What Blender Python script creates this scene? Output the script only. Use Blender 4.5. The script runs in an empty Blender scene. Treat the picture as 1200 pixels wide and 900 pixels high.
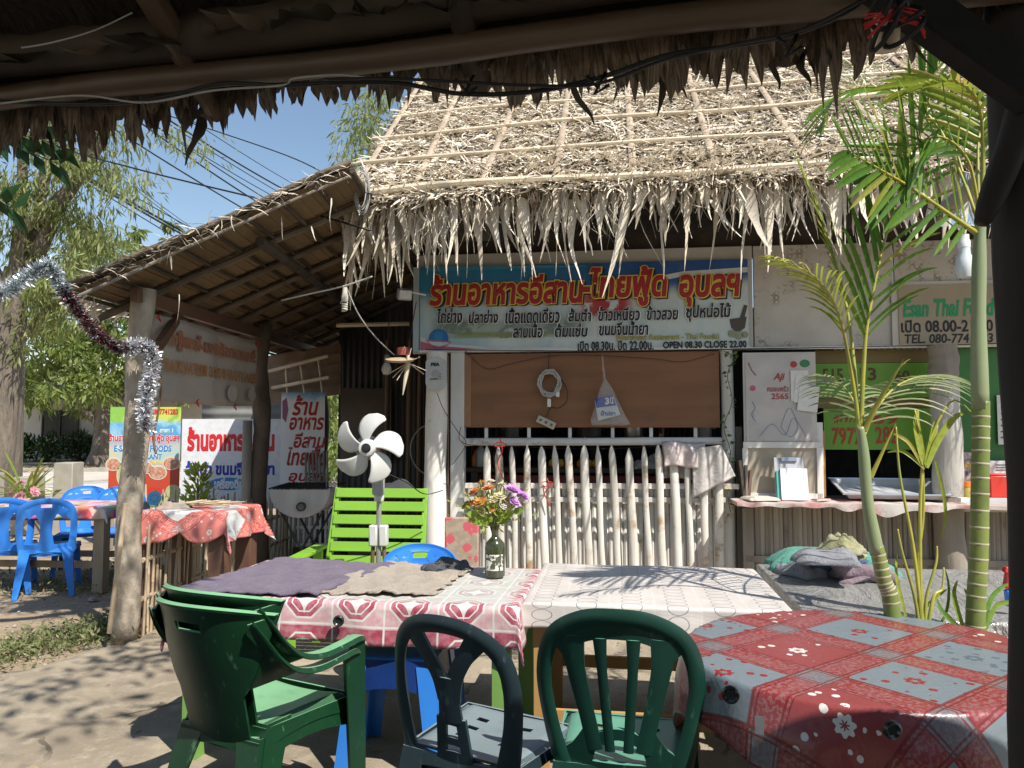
import bpy, math, random
import numpy as np
from mathutils import Vector, Matrix, Euler

# ------------------------------------------------------------------ camera, world, sun, exposure
SC = bpy.context.scene
COL = SC.collection
CAM_Z = 1.5
PITCH = math.radians(3.25)
FPX = 880.0
cam_data = bpy.data.cameras.new('camera')
cam_data.sensor_width = 36
cam_data.lens = FPX / 1200 * 36
cam_data.clip_start = 0.05
cam_data.clip_end = 1500
camera = bpy.data.objects.new('camera', cam_data)
COL.objects.link(camera)
camera.location = (0, 0, CAM_Z)
camera.rotation_euler = (math.radians(90) + PITCH, 0, 0)
SC.camera = camera

LIGHT = Vector((-0.62, 0.70, -1.22)).normalized()
world = bpy.data.worlds.new("World")
SC.world = world
world.use_nodes = True
wn = world.node_tree
bg = wn.nodes['Background']
sky = wn.nodes.new('ShaderNodeTexSky')
sky.sky_type = 'NISHITA'
sky.sun_disc = False
sky.sun_elevation = math.asin(-LIGHT.z)
sky.sun_rotation = math.atan2(-LIGHT.x, -LIGHT.y)
sky.air_density = 1.25
sky.dust_density = 0.3
sky.ozone_density = 1.3
wn.links.new(sky.outputs[0], bg.inputs[0])
bg.inputs[1].default_value = 0.10
sun_data = bpy.data.lights.new('sun', 'SUN')
sun_data.energy = 5.0
sun_data.angle = math.radians(0.5)
sun_data.color = (1.0, 0.955, 0.88)
sun = bpy.data.objects.new('sun', sun_data)
COL.objects.link(sun)
sun.location = (6, -9, 12)
sun.rotation_euler = LIGHT.to_track_quat('-Z', 'Y').to_euler()
SC.view_settings.view_transform = 'Standard'
SC.view_settings.look = 'None'
SC.view_settings.exposure = 0.53
SC.view_settings.gamma = 1.0
SC.cycles.max_bounces = 7
SC.cycles.diffuse_bounces = 2
SC.cycles.transparent_max_bounces = 8
SC.cycles.use_denoising = True

RNG = random.Random(7)
NP = np.random.default_rng(11)
R = math.radians

# ------------------------------------------------------------------ measuring helpers (photo pixels -> metres)
def ray(px, py):
    a = (px - 600) / FPX
    b = (450 - py) / FPX
    return Vector((a, math.cos(PITCH) - b * math.sin(PITCH), math.sin(PITCH) + b * math.cos(PITCH)))
def PY(px, py, y):
    d = ray(px, py)
    return Vector((0, 0, CAM_Z)) + d * (y / d.y)
def PZ(px, py, z):
    d = ray(px, py)
    return Vector((0, 0, CAM_Z)) + d * ((z - CAM_Z) / d.z)
BANG = R(-7.2)
BO = Vector((-0.825, 6.6, 0))
BU = Vector((math.cos(BANG), math.sin(BANG), 0))
BV = Vector((-math.sin(BANG), math.cos(BANG), 0))
def B(u, v, z=0.0):
    return BO + BU * u + BV * v + Vector((0, 0, z))
def bl(px, py, v=0.0):
    d = ray(px, py)
    t = (v + BO.dot(BV)) / d.dot(BV)
    p = Vector((0, 0, CAM_Z)) + d * t - BO
    return p.dot(BU), p.z

# ------------------------------------------------------------------ node materials
MATS = {}
class X:
    """small wrapper: arithmetic on node sockets"""
    def __init__(s, nt, k): s.nt = nt; s.k = k
    def op(s, name, *o, clamp=False):
        n = s.nt.nodes.new('ShaderNodeMath'); n.operation = name; n.use_clamp = clamp
        for i, a in enumerate((s,) + o):
            if isinstance(a, X): s.nt.links.new(a.k, n.inputs[i])
            else: n.inputs[i].default_value = a
        return X(s.nt, n.outputs[0])
    def __add__(s, o): return s.op('ADD', o)
    def __sub__(s, o): return s.op('SUBTRACT', o)
    def __mul__(s, o): return s.op('MULTIPLY', o)
    def __truediv__(s, o): return s.op('DIVIDE', o)
    def fr(s): return s.op('FRACT')
    def fl(s): return s.op('FLOOR')
    def ab(s): return s.op('ABSOLUTE')
    def sin(s): return s.op('SINE')
    def gt(s, o): return s.op('GREATER_THAN', o)
    def lt(s, o): return s.op('LESS_THAN', o)
    def mx(s, o): return s.op('MAXIMUM', o)
    def mn(s, o): return s.op('MINIMUM', o)
    def pw(s, o): return s.op('POWER', o)
    def sm(s, a, b):
        n = s.nt.nodes.new('ShaderNodeMapRange'); n.interpolation_type = 'SMOOTHSTEP'
        s.nt.links.new(s.k, n.inputs[0]); n.inputs[1].default_value = a; n.inputs[2].default_value = b
        return X(s.nt, n.outputs[0])

class M:
    def __init__(s, name):
        s.m = bpy.data.materials.new(name); s.m.use_nodes = True
        s.nt = s.m.node_tree; s.b = s.nt.nodes['Principled BSDF']
        s.out = s.nt.nodes['Material Output']
        s._c = {}
    def new(s, t): return s.nt.nodes.new(t)
    def co(s, kind='Object', scale=None):
        if 'tc' not in s._c: s._c['tc'] = s.new('ShaderNodeTexCoord')
        k = s._c['tc'].outputs[kind]
        if scale is not None:
            mp = s.new('ShaderNodeMapping'); s.nt.links.new(k, mp.inputs[0])
            mp.inputs['Scale'].default_value = scale; k = mp.outputs[0]
        return k
    def world(s, scale=None):
        g = s.new('ShaderNodeNewGeometry'); k = g.outputs['Position']
        if scale is not None:
            mp = s.new('ShaderNodeMapping'); s.nt.links.new(k, mp.inputs[0])
            mp.inputs['Scale'].default_value = scale; k = mp.outputs[0]
        return k
    def xyz(s, k):
        n = s.new('ShaderNodeSeparateXYZ'); s.nt.links.new(k, n.inputs[0])
        return [X(s.nt, o) for o in n.outputs]
    def noise(s, k, scale, detail=4, rough=.55, dist=0.0):
        n = s.new('ShaderNodeTexNoise'); s.nt.links.new(k, n.inputs['Vector'])
        n.inputs['Scale'].default_value = scale; n.inputs['Detail'].default_value = detail
        n.inputs['Roughness'].default_value = rough; n.inputs['Distortion'].default_value = dist
        return X(s.nt, n.outputs['Fac'])
    def vor(s, k, scale, feature='F1', rnd=1.0):
        n = s.new('ShaderNodeTexVoronoi'); n.feature = feature
        s.nt.links.new(k, n.inputs['Vector']); n.inputs['Scale'].default_value = scale
        n.inputs['Randomness'].default_value = rnd
        return n
    def rnd(s):
        n = s.new('ShaderNodeObjectInfo'); return X(s.nt, n.outputs['Random'])
    def attr(s, name):
        n = s.new('ShaderNodeAttribute'); n.attribute_name = name; return X(s.nt, n.outputs['Fac'])
    def mix(s, f, a, b):
        n = s.new('ShaderNodeMix'); n.data_type = 'RGBA'
        if isinstance(f, X): s.nt.links.new(f.k, n.inputs[0])
        else: n.inputs[0].default_value = f
        for i, c in ((6, a), (7, b)):
            if isinstance(c, X): s.nt.links.new(c.k, n.inputs[i])
            else: n.inputs[i].default_value = (*c[:3], 1)
        return X(s.nt, n.outputs[2])
    def color(s, c):
        if isinstance(c, X): s.nt.links.new(c.k, s.b.inputs['Base Color'])
        else: s.b.inputs['Base Color'].default_value = (*c[:3], 1)
        s.c = c
        return s
    def rough(s, r):
        if isinstance(r, X): s.nt.links.new(r.k, s.b.inputs['Roughness'])
        else: s.b.inputs['Roughness'].default_value = r
        return s
    def bump(s, h, strength=.3, dist=.01):
        n = s.new('ShaderNodeBump'); s.nt.links.new(h.k, n.inputs['Height'])
        n.inputs['Strength'].default_value = strength; n.inputs['Distance'].default_value = dist
        s.nt.links.new(n.outputs[0], s.b.inputs['Normal']); return s
    def translucent(s, f, c):
        t = s.new('ShaderNodeBsdfTranslucent')
        if isinstance(c, X): s.nt.links.new(c.k, t.inputs[0])
        else: t.inputs[0].default_value = (*c[:3], 1)
        mx = s.new('ShaderNodeMixShader'); mx.inputs[0].default_value = f
        s.nt.links.new(s.b.outputs[0], mx.inputs[1]); s.nt.links.new(t.outputs[0], mx.inputs[2])
        s.nt.links.new(mx.outputs[0], s.out.inputs[0]); return s

def simple(name, c1, c2=None, rough=.6, scale=8, stretch=(1, 1, 1), bump=.15, bdist=.004, metal=0.0, vary=.0, spec=.5,
           dirt=None, dirt_amt=.5, detail=5, coat=0.0):
    """noise-mixed paint / wood / fabric"""
    if name in MATS: return MATS[name]
    m = M(name)
    def shifted(k):
        if not vary: return k
        vm = m.new('ShaderNodeVectorMath'); vm.operation = 'ADD'; m.nt.links.new(k, vm.inputs[0]); m.nt.links.new((m.rnd() * 23.0).k, vm.inputs[1]); return vm.outputs[0]
    k = shifted(m.co('Object', stretch))
    n = m.noise(k, scale, detail)
    c2 = c2 or tuple(x * .7 for x in c1)
    col = m.mix(n.sm(.3, .72), c1, c2)
    if dirt:
        d = m.noise(shifted(m.co('Object')), 3.1, 6, .7)
        col = m.mix(d.sm(.70 - .28 * dirt_amt, .86 - .28 * dirt_amt), col, dirt)
    if vary:
        r = m.rnd()
        h = m.new('ShaderNodeHueSaturation'); m.nt.links.new(col.k, h.inputs['Color'])
        m.nt.links.new((r * (2 * vary) + (1 - vary)).k, h.inputs['Value'])
        col = X(m.nt, h.outputs[0])
    m.color(col)
    m.rough(n * .15 + (rough - .07))
    m.b.inputs['Metallic'].default_value = metal
    m.b.inputs['Specular IOR Level'].default_value = spec
    if coat: m.b.inputs['Coat Weight'].default_value = coat
    if bump: m.bump(m.noise(k, scale * 3, 4), bump, bdist)
    MATS[name] = m.m
    return m.m

def dusty_sunlit(name, c, dust_sun, rough=.4, amt=.85):
    """moulded plastic, faces that look up paled by dusting and painted sunlight, plus scuffs"""
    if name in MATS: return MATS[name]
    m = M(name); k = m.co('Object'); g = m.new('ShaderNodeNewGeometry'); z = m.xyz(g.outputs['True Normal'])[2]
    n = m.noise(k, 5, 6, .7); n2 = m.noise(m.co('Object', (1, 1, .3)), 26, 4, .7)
    d = z.sm(.55, .97) * (n.sm(.2, .55) * .35 + .65) * amt  # up-facing faces lightened: dusting plus painted sunlight
    col = m.mix(n.sm(.35, .7), c, tuple(x * .72 for x in c)); col = m.mix(d, col, dust_sun); col = m.mix(n2.sm(.60, .72) * .28, col, dust_sun)
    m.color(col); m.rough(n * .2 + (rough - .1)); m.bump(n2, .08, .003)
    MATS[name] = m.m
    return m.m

def flat(name, c, rough=.6, spec=.4):
    if name in MATS: return MATS[name]
    m = M(name)
    n = m.noise(m.co('Object'), 14, 5, .65)
    m.color(m.mix(n.sm(.35, .8), c, tuple(x * .8 + .012 for x in c)))
    m.rough(rough); m.b.inputs['Specular IOR Level'].default_value = spec
    MATS[name] = m.m
    return m.m

def leafmat(name, c1, c2, c3=None, trans=.35, rough=.5, tcol=None, fib=None):
    if name in MATS: return MATS[name]
    m = M(name)
    t = m.attr('tint')
    col = m.mix(t, c1, c2)
    if c3: col = m.mix(t.sm(.75, .98), col, c3)
    n = m.noise(m.co('Object', fib) if fib else m.co('Object'), 40 if not fib else 1.0, 4, .65)
    col = m.mix(n.sm(.4, .8 if not fib else .62), col, m.mix(.35 if not fib else .6, col, (0, 0, 0)))
    if fib: m.bump(n, .7, .01)
    m.color(col); m.rough(rough)
    m.b.inputs['Specular IOR Level'].default_value = .35
    if trans: m.translucent(trans, tcol or col)
    MATS[name] = m.m
    return m.m

# ------------------------------------------------------------------ mesh helpers
class MB:
    def __init__(s): s.v = []; s.f = []; s.uv = []; s.mi = []; s.t = []; s.has_uv = False; s.has_t = False
    def add(s, v, f, uv=None, mi=0, t=None):
        o = len(s.v)
        s.v += [tuple(p) for p in v]
        s.f += [tuple(i + o for i in q) for q in f]
        s.mi += [mi] * len(f)
        s.uv += list(uv) if uv is not None else [(0, 0)] * len(v)
        if uv is not None: s.has_uv = True
        s.t += [t if t is not None else .5] * len(v)
        if t is not None: s.has_t = True
        return s
    def box(s, c, d, rot=None, mi=0, top=None, t=None):
        x, y, z = (k / 2 for k in d)
        tx, ty = top or (1, 1)
        vs = [(-x, -y, -z), (x, -y, -z), (x, y, -z), (-x, y, -z), (-x * tx, -y * ty, z), (x * tx, -y * ty, z), (x * tx, y * ty, z), (-x * tx, y * ty, z)]
        c = Vector(c)
        if rot is not None:
            if not isinstance(rot, Matrix): rot = Euler(rot).to_matrix()
            vs = [rot @ Vector(p) + c for p in vs]
        else: vs = [Vector(p) + c for p in vs]
        return s.add(vs, [(0, 3, 2, 1), (4, 5, 6, 7), (0, 1, 5, 4), (1, 2, 6, 5), (2, 3, 7, 6), (3, 0, 4, 7)], mi=mi, t=t)
    def bar(s, a, b, w, h, mi=0, up=(0, 0, 1), t=None):
        a = Vector(a); b = Vector(b); d = b - a; L = d.length; d.normalize()
        up = Vector(up)
        if abs(d.dot(up)) > .98: up = Vector((0, 1, 0))
        sx = d.cross(up).normalized(); sz = sx.cross(d).normalized()
        rot = Matrix((sx, d, sz)).transposed()
        return s.box((a + b) / 2, (w, L, h), rot, mi, t=t)
    def tube(s, pts, r, n=8, caps=True, mi=0, closed=False, t=None, squash=None):
        pts = [Vector(p) for p in pts]; k = len(pts)
        rs = r if isinstance(r, (list, tuple)) else [r] * k
        vs = []; prev = None
        for i, p in enumerate(pts):
            if closed: d = pts[(i + 1) % k] - pts[i - 1]
            else: d = pts[min(i + 1, k - 1)] - pts[max(i - 1, 0)]
            d.normalize()
            if prev is None:
                a = d.cross(Vector((0, 0, 1)))
                if a.length < .1: a = d.cross(Vector((1, 0, 0)))
                a.normalize()
            else:
                a = prev - d * prev.dot(d)
                if a.length < 1e-6: a = d.cross(Vector((1, 0, 0)))
                a.normalize()
            b = d.cross(a); prev = a
            for j in range(n):
                q = 2 * math.pi * j / n
                vs.append(p + (a * math.cos(q) + b * math.sin(q) * (squash or 1)) * rs[i])
        fs = []
        for i in range(k if closed else k - 1):
            i2 = (i + 1) % k
            for j in range(n):
                j2 = (j + 1) % n
                fs.append((i * n + j, i * n + j2, i2 * n + j2, i2 * n + j))
        if caps and not closed:
            fs.append(tuple(range(n - 1, -1, -1))); fs.append(tuple((k - 1) * n + j for j in range(n)))
        return s.add(vs, fs, mi=mi, t=t)
    def lathe(s, prof, n=20, c=(0, 0, 0), mi=0, cap=True, t=None, uv=False):
        c = Vector(c); vs = []; uvs = []
        for i, (r, z) in enumerate(prof):
            for j in range(n):
                q = 2 * math.pi * j / n
                vs.append(c + Vector((r * math.cos(q), r * math.sin(q), z))); uvs.append((j / n, z))
        fs = [(i * n + j, i * n + (j + 1) % n, (i + 1) * n + (j + 1) % n, (i + 1) * n + j) for i in range(len(prof) - 1) for j in range(n)]
        if cap: fs.append(tuple(range(n - 1, -1, -1))); fs.append(tuple((len(prof) - 1) * n + j for j in range(n)))
        return s.add(vs, fs, mi=mi, t=t, uv=uvs if uv else None)
    def grid(s, fn, ns, nt, uvf=None, mi=0, skip=None, t=None):
        vs = []; uvs = []
        for i in range(ns + 1):
            for j in range(nt + 1):
                vs.append(fn(i / ns, j / nt)); uvs.append(uvf(i / ns, j / nt) if uvf else (i / ns, j / nt))
        fs = [(i * (nt + 1) + j, (i + 1) * (nt + 1) + j, (i + 1) * (nt + 1) + j + 1, i * (nt + 1) + j + 1)
              for i in range(ns) for j in range(nt) if not (skip and skip(i, j))]
        return s.add(vs, fs, uvs if uvf else None, mi, t=t)
    def shell(s, fn, ns, nt, th, mi=0, skip=None, uvf=None, t=None):
        """closed sheet of thickness th over a surface fn(s,t)"""
        P = [[Vector(fn(i / ns, j / nt)) for j in range(nt + 1)] for i in range(ns + 1)]
        vs = []; uvs = []
        N = []
        for i in range(ns + 1):
            row = []
            for j in range(nt + 1):
                a = P[min(i + 1, ns)][j] - P[max(i - 1, 0)][j]
                b = P[i][min(j + 1, nt)] - P[i][max(j - 1, 0)]
                nn = a.cross(b)
                row.append(nn.normalized() if nn.length > 1e-9 else Vector((0, 0, 1)))
            N.append(row)
        for sg in (.5, -.5):
            for i in range(ns + 1):
                for j in range(nt + 1):
                    vs.append(P[i][j] + N[i][j] * th * sg); uvs.append(uvf(i / ns, j / nt) if uvf else (0, 0))
        q = nt + 1; o = (ns + 1) * q
        keep = [[not (skip and skip(i, j)) for j in range(nt)] for i in range(ns)]
        fs = []
        for i in range(ns):
            for j in range(nt):
                if not keep[i][j]: continue
                a, b, c, d = i * q + j, (i + 1) * q + j, (i + 1) * q + j + 1, i * q + j + 1
                fs.append((a, b, c, d)); fs.append((a + o, d + o, c + o, b + o))
                for (e, f2, ii, jj) in ((a, b, i, j - 1), (b, c, i + 1, j), (c, d, i, j + 1), (d, a, i - 1, j)):
                    if ii < 0 or jj < 0 or ii >= ns or jj >= nt or not keep[ii][jj]:
                        fs.append((e, e + o, f2 + o, f2))
        return s.add(vs, fs, uvs if uvf else None, mi, t=t)
    def prism(s, poly, origin, ax, ay, depth, mi=0, t=None):
        """extrude a 2D outline (ccw) lying in plane ax, ay by depth along the normal"""
        o = Vector(origin); ax = Vector(ax); ay = Vector(ay); nn = ax.cross(ay).normalized()
        k = len(poly)
        a = [o + ax * p[0] + ay * p[1] for p in poly]
        vs = a + [p + nn * depth for p in a]
        fs = [tuple(range(k - 1, -1, -1)), tuple(range(k, 2 * k))] + [(i, (i + 1) % k, (i + 1) % k + k, i + k) for i in range(k)]
        return s.add(vs, fs, mi=mi, t=t)
    def mesh(s, name, mats, smooth=None):
        me = bpy.data.meshes.new(name)
        me.from_pydata(s.v, [], s.f)
        for m in (mats if isinstance(mats, (list, tuple)) else [mats]): me.materials.append(m)
        if any(s.mi): me.polygons.foreach_set('material_index', s.mi)
        if s.has_uv:
            ul = me.uv_layers.new(name='UVMap')
            li = np.zeros(len(me.loops), dtype=np.int32); me.loops.foreach_get('vertex_index', li)
            ul.data.foreach_set('uv', np.array(s.uv, dtype=np.float32)[li].ravel())
        if s.has_t:
            at = me.attributes.new('tint', 'FLOAT', 'POINT'); at.data.foreach_set('value', np.array(s.t, dtype=np.float32))
        if smooth is not None:
            me.polygons.foreach_set('use_smooth', [True] * len(me.polygons))
            if smooth < 3:
                try: me.set_sharp_from_angle(angle=smooth)
                except Exception: pass
        me.update()
        return me
    def obj(s, name, mats, parent=None, smooth=.7, label=None, loc=None, rot=None, bevel=0):
        return mkobj(name, s.mesh(name, mats, smooth), parent, label, loc, rot, bevel)

def mkobj(name, me, parent=None, label=None, loc=None, rot=None, bevel=0):
    o = bpy.data.objects.new(name, me); COL.objects.link(o)
    if parent: o.parent = parent
    if label: o['label'] = label
    if loc is not None: o.location = loc
    if rot is not None: o.rotation_euler = rot
    if bevel:
        b = o.modifiers.new('bevel', 'BEVEL'); b.width = bevel; b.segments = 2; b.limit_method = 'ANGLE'; b.angle_limit = R(35)
    return o

def thing(name, label, cat, loc=(0, 0, 0), rotz=0.0, group=None, scale=None):
    o = bpy.data.objects.new(name, None); COL.objects.link(o)
    o.empty_display_size = .1
    o.location = loc; o.rotation_euler = (0, 0, rotz)
    if scale: o.scale = scale
    o['label'] = label; o['category'] = cat
    if group: o['group'] = group
    return o
def tag(o, label, cat, group=None):
    o['label'] = label; o['category'] = cat
    if group: o['group'] = group
    return o
def struct(o): o['kind'] = 'structure'; return o
def stuff(o, label=None, cat=None):
    o['kind'] = 'stuff'
    if label: o['label'] = label
    if cat: o['category'] = cat
    return o
def dup(root, label=None, loc=None, rotz=None):
    r = root.copy(); COL.objects.link(r)
    if label: r['label'] = label
    if loc is not None: r.location = loc
    if rotz is not None: r.rotation_euler = (0, 0, rotz)
    for ch in list(root.children):
        c = ch.copy(); COL.objects.link(c); c.parent = r
        for g in list(ch.children):
            d = g.copy(); COL.objects.link(d); d.parent = c
    return r

def npmesh(name, V, F, mats, tint=None, smooth=False, uv=None):
    """V (n,k,3) vertices per leaf, F faces of one leaf"""
    n, k, _ = V.shape
    F = np.array(F); m = len(F); q = F.shape[1]
    idx = (F[None] + (np.arange(n) * k)[:, None, None]).reshape(-1)
    me = bpy.data.meshes.new(name)
    me.vertices.add(n * k); me.vertices.foreach_set('co', V.reshape(-1).astype(np.float32))
    me.loops.add(n * m * q); me.loops.foreach_set('vertex_index', idx.astype(np.int32))
    me.polygons.add(n * m); me.polygons.foreach_set('loop_start', (np.arange(n * m) * q).astype(np.int32))
    for mm in (mats if isinstance(mats, (list, tuple)) else [mats]): me.materials.append(mm)
    at = me.attributes.new('tint', 'FLOAT', 'POINT')
    if tint is None: tint = NP.random(n)
    at.data.foreach_set('value', np.repeat(tint, k).astype(np.float32))
    if smooth: me.polygons.foreach_set('use_smooth', [True] * (n * m))
    me.update(calc_edges=True); me.validate()
    return me

def norm(a): return a / np.maximum(np.linalg.norm(a, axis=-1, keepdims=True), 1e-9)
def leaves(P, D, W, L, width):
    """diamond leaves folded along the midrib: P base, D direction, W side, returns (n,5,3) verts"""
    D = norm(D); W = norm(np.cross(np.cross(D, W), D)); N = np.cross(D, W)
    L = np.asarray(L).reshape(-1, 1); width = np.asarray(width).reshape(-1, 1)
    mid = P + D * L * .42 - N * width * .12
    tip = P + D * L - N * L * .06
    a = P + D * L * .42 + W * width * .5 + N * width * .1
    b = P + D * L * .42 - W * width * .5 + N * width * .1
    return np.stack([P, a, tip, b, mid], 1)
LEAF_F = [(0, 1, 4), (1, 2, 4), (2, 3, 4), (3, 0, 4)]
def strips(P, D, W, L, width, curl, seg=3, taper=.25, wav=.0):
    """curling dry strips: direction D, bending towards N by curl; (n, 2*(seg+1), 3)"""
    D = norm(D); W = norm(np.cross(np.cross(D, W), D)); N = np.cross(D, W)
    L = np.asarray(L).reshape(-1, 1); width = np.asarray(width).reshape(-1, 1); curl = np.asarray(curl).reshape(-1, 1)
    n = len(P); rows = []; ph = NP.random((n, 1)) * 6.28
    for i in range(seg + 1):
        t = i / seg
        c = P + D * L * t + N * L * curl * t * t + W * np.sin(ph + t * 5) * L * wav * t
        w = width * (1 - (1 - taper) * t ** 1.5) * (.5 if i else .35)
        tw = np.sin(ph + t * 3) * .5
        ww = W * np.cos(tw) + N * np.sin(tw)
        rows += [c + ww * w, c - ww * w]
    return np.stack(rows, 1)
def strip_faces(seg): return [(2 * i, 2 * i + 1, 2 * i + 3, 2 * i + 2) for i in range(seg)]

def text_mesh(s, w=None, h=None, weight=.028, shear=0.0, depth=.0015, mat=None, res=3, space=1.0):
    """lettering as a thin raised mesh, lower left corner at the origin, scaled to w x h metres (x-z plane, facing -y)"""
    c = bpy.data.curves.new('lettering', 'FONT'); c.body = s; c.size = 1; c.shear = shear
    c.bevel_depth = weight; c.bevel_resolution = 0; c.resolution_u = res; c.space_character = space; c.fill_mode = 'FRONT'
    o = bpy.data.objects.new('lettering', c); COL.objects.link(o)
    dg = bpy.context.evaluated_depsgraph_get()
    me = bpy.data.meshes.new_from_object(o.evaluated_get(dg))
    bpy.data.objects.remove(o); bpy.data.curves.remove(c)
    n = len(me.vertices); co = np.zeros(n * 3, dtype=np.float32); me.vertices.foreach_get('co', co); co = co.reshape(-1, 3)
    lo, hi = co.min(0), co.max(0)
    sx = w / (hi[0] - lo[0]) if w else None
    sy = h / (hi[1] - lo[1]) if h else sx
    sx = sx or sy
    zr = max(hi[2] - lo[2], 1e-6)
    out = np.stack([(co[:, 0] - lo[0]) * sx, -(co[:, 2] - lo[2]) / zr * depth, (co[:, 1] - lo[1]) * sy], 1)
    me.vertices.foreach_set('co', out.astype(np.float32).ravel())
    me.materials.clear()
    if mat: me.materials.append(mat)
    me.update()
    return me
def text_part(s, x, z, w, h, y, mat, parent, **k):
    """lettering in the parent's x-z plane at y (viewer on -y)"""
    me = text_mesh(s, w, h, mat=mat, **k)
    return mkobj('lettering', me, parent, None, (x, y, z))

def interp(pts, n):
    """Catmull-Rom through the points, n samples"""
    P = [Vector(p) for p in pts]
    if len(P) == 2: return [P[0].lerp(P[1], i / (n - 1)) for i in range(n)]
    out = []
    for i in range(n):
        t = i / (n - 1) * (len(P) - 1); k = min(int(t), len(P) - 2); u = t - k
        p0, p1, p2, p3 = P[max(k - 1, 0)], P[k], P[k + 1], P[min(k + 2, len(P) - 1)]
        out.append(.5 * ((2 * p1) + (p2 - p0) * u + (2 * p0 - 5 * p1 + 4 * p2 - p3) * u * u + (3 * p1 - p0 - 3 * p2 + p3) * u ** 3))
    return out
def sag(a, b, d, n=14):
    a = Vector(a); b = Vector(b)
    return [a.lerp(b, i / (n - 1)) - Vector((0, 0, d * 4 * (i / (n - 1)) * (1 - i / (n - 1)))) for i in range(n)]
def lerp1(a, b, t): return a + (b - a) * t
def bamboo(mb, a, b, r0, r1=None, node=.28, n=8, wob=.004, rng=RNG, mi=0):
    """a cane with raised nodes"""
    a = Vector(a); b = Vector(b); L = (b - a).length; r1 = r1 or r0
    k = max(2, int(L / node)); pts = []; rs = []
    off = rng.random() * .5
    side = (b - a).cross(Vector((.3, .5, .8))).normalized()
    for i in range(k + 1):
        t = min(1, max(0, (i + off) / (k + .5))) if 0 < i < k else (0 if i == 0 else 1)
        p = a.lerp(b, t) + side * (rng.uniform(-wob, wob) if 0 < i < k else 0)
        r = lerp1(r0, r1, t)
        if 0 < i < k:
            e = (b - a).normalized() * r * .35
            pts += [p - e, p, p + e]; rs += [r, r * 1.13, r]
        else: pts.append(p); rs.append(r)
    mb.tube(pts, rs, n, mi=mi)

# ------------------------------------------------------------------ ground, road
def ground_material(name, c1, c2, c3, scale=1.0, pebble=True, strength=.5):
    m = M(name); k = m.world()
    n1 = m.noise(k, .55 * scale, 6, .62, .4); n2 = m.noise(k, 5 * scale, 6, .7); n3 = m.noise(k, 60, 4, .7)
    col = m.mix(n1.sm(.38, .62), c1, c2)
    col = m.mix(n2.sm(.48, .72) * .7, col, c3)
    col = m.mix(n3.sm(.5, .8) * .35, col, tuple(x * .45 for x in c1))
    h = n2 * .6 + n3 * .4
    if not pebble and scale > 1:
        wd = m.new('ShaderNodeVectorMath'); wd.operation = 'ADD'; ns = m.new('ShaderNodeTexNoise'); ns.inputs['Scale'].default_value = 1.7; ns.inputs['Detail'].default_value = 5
        m.nt.links.new(k, ns.inputs['Vector']); m.nt.links.new(k, wd.inputs[0]); m.nt.links.new(ns.outputs['Color'], wd.inputs[1])
        cv = m.vor(wd.outputs[0], .55, 'DISTANCE_TO_EDGE'); ck = X(m.nt, cv.outputs['Distance']).lt(.010) * m.noise(k, 1.1, 3).sm(.42, .55)
        col = m.mix(ck * .8, col, (.10, .08, .06)); st_ = m.noise(k, .9, 6, .7, 1.2).sm(.55, .7); col = m.mix(st_ * .45, col, (.18, .15, .115))
        h = h - ck * .8
    if pebble:
        v = m.vor(k, 38); d = X(m.nt, v.outputs['Distance'])
        w = m.noise(k, 2.2, 3)
        pb = d.lt(.28) * w.gt(.53)
        col = m.mix(pb * .55, col, m.mix(.5, (.42, .38, .32), c3))
        h = h + pb * .3
    m.color(col); m.rough(.93); m.b.inputs['Specular IOR Level'].default_value = .2
    m.bump(h, strength, .03)
    return m.m
MG_dirt = ground_material('dirt_ground', (.36, .275, .19), (.27, .205, .14), (.43, .34, .245))
MG_conc = ground_material('concrete_slab', (.36, .30, .22), (.25, .205, .15), (.42, .36, .275), 1.6, False, .6)
MG_road = ground_material('road_surface', (.52, .47, .40), (.47, .42, .36), (.58, .53, .46), .7, False, .2)
MG_verge = ground_material('verge_soil', (.42, .32, .21), (.28, .23, .14), (.5, .4, .27), 1.2)

def sheet(name, pts, z, mat, seg=1, rough=0.0):
    mb = MB(); mb.add([(x, y, z) for x, y in pts], [tuple(range(len(pts)))])
    return struct(mb.obj(name, mat, smooth=None))
# ground: a fine patch near the camera, a coarse ring out to the horizon
mb = MB()
def ground_h(x, y):
    f = math.sin(x * 1.7 + y * .6) * .006 + math.sin(x * .8 - y * 1.9) * .006 + math.sin(x * 6.1 + 1.2 * math.sin(y * 5)) * .004
    e = min(1, max(0, (9 - abs(x)) / 2), max(0, (11 - y) / 2), max(0, (y + 5) / 2))
    return f * min(1, e) - .008
mb.grid(lambda s, t: (-9 + 18 * s, -5 + 16 * t, ground_h(-9 + 18 * s, -5 + 16 * t)), 120, 110)
for (x0, x1, y0, y1) in ((-400, -9, -300, 700), (9, 400, -300, 700), (-9, 9, -300, -5), (-9, 9, 11, 700)):
    mb.add([(x0, y0, -.008), (x1, y0, -.008), (x1, y1, -.008), (x0, y1, -.008)], [(0, 1, 2, 3)])
struct(mb.obj('ground', MG_dirt, smooth=4))
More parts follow.
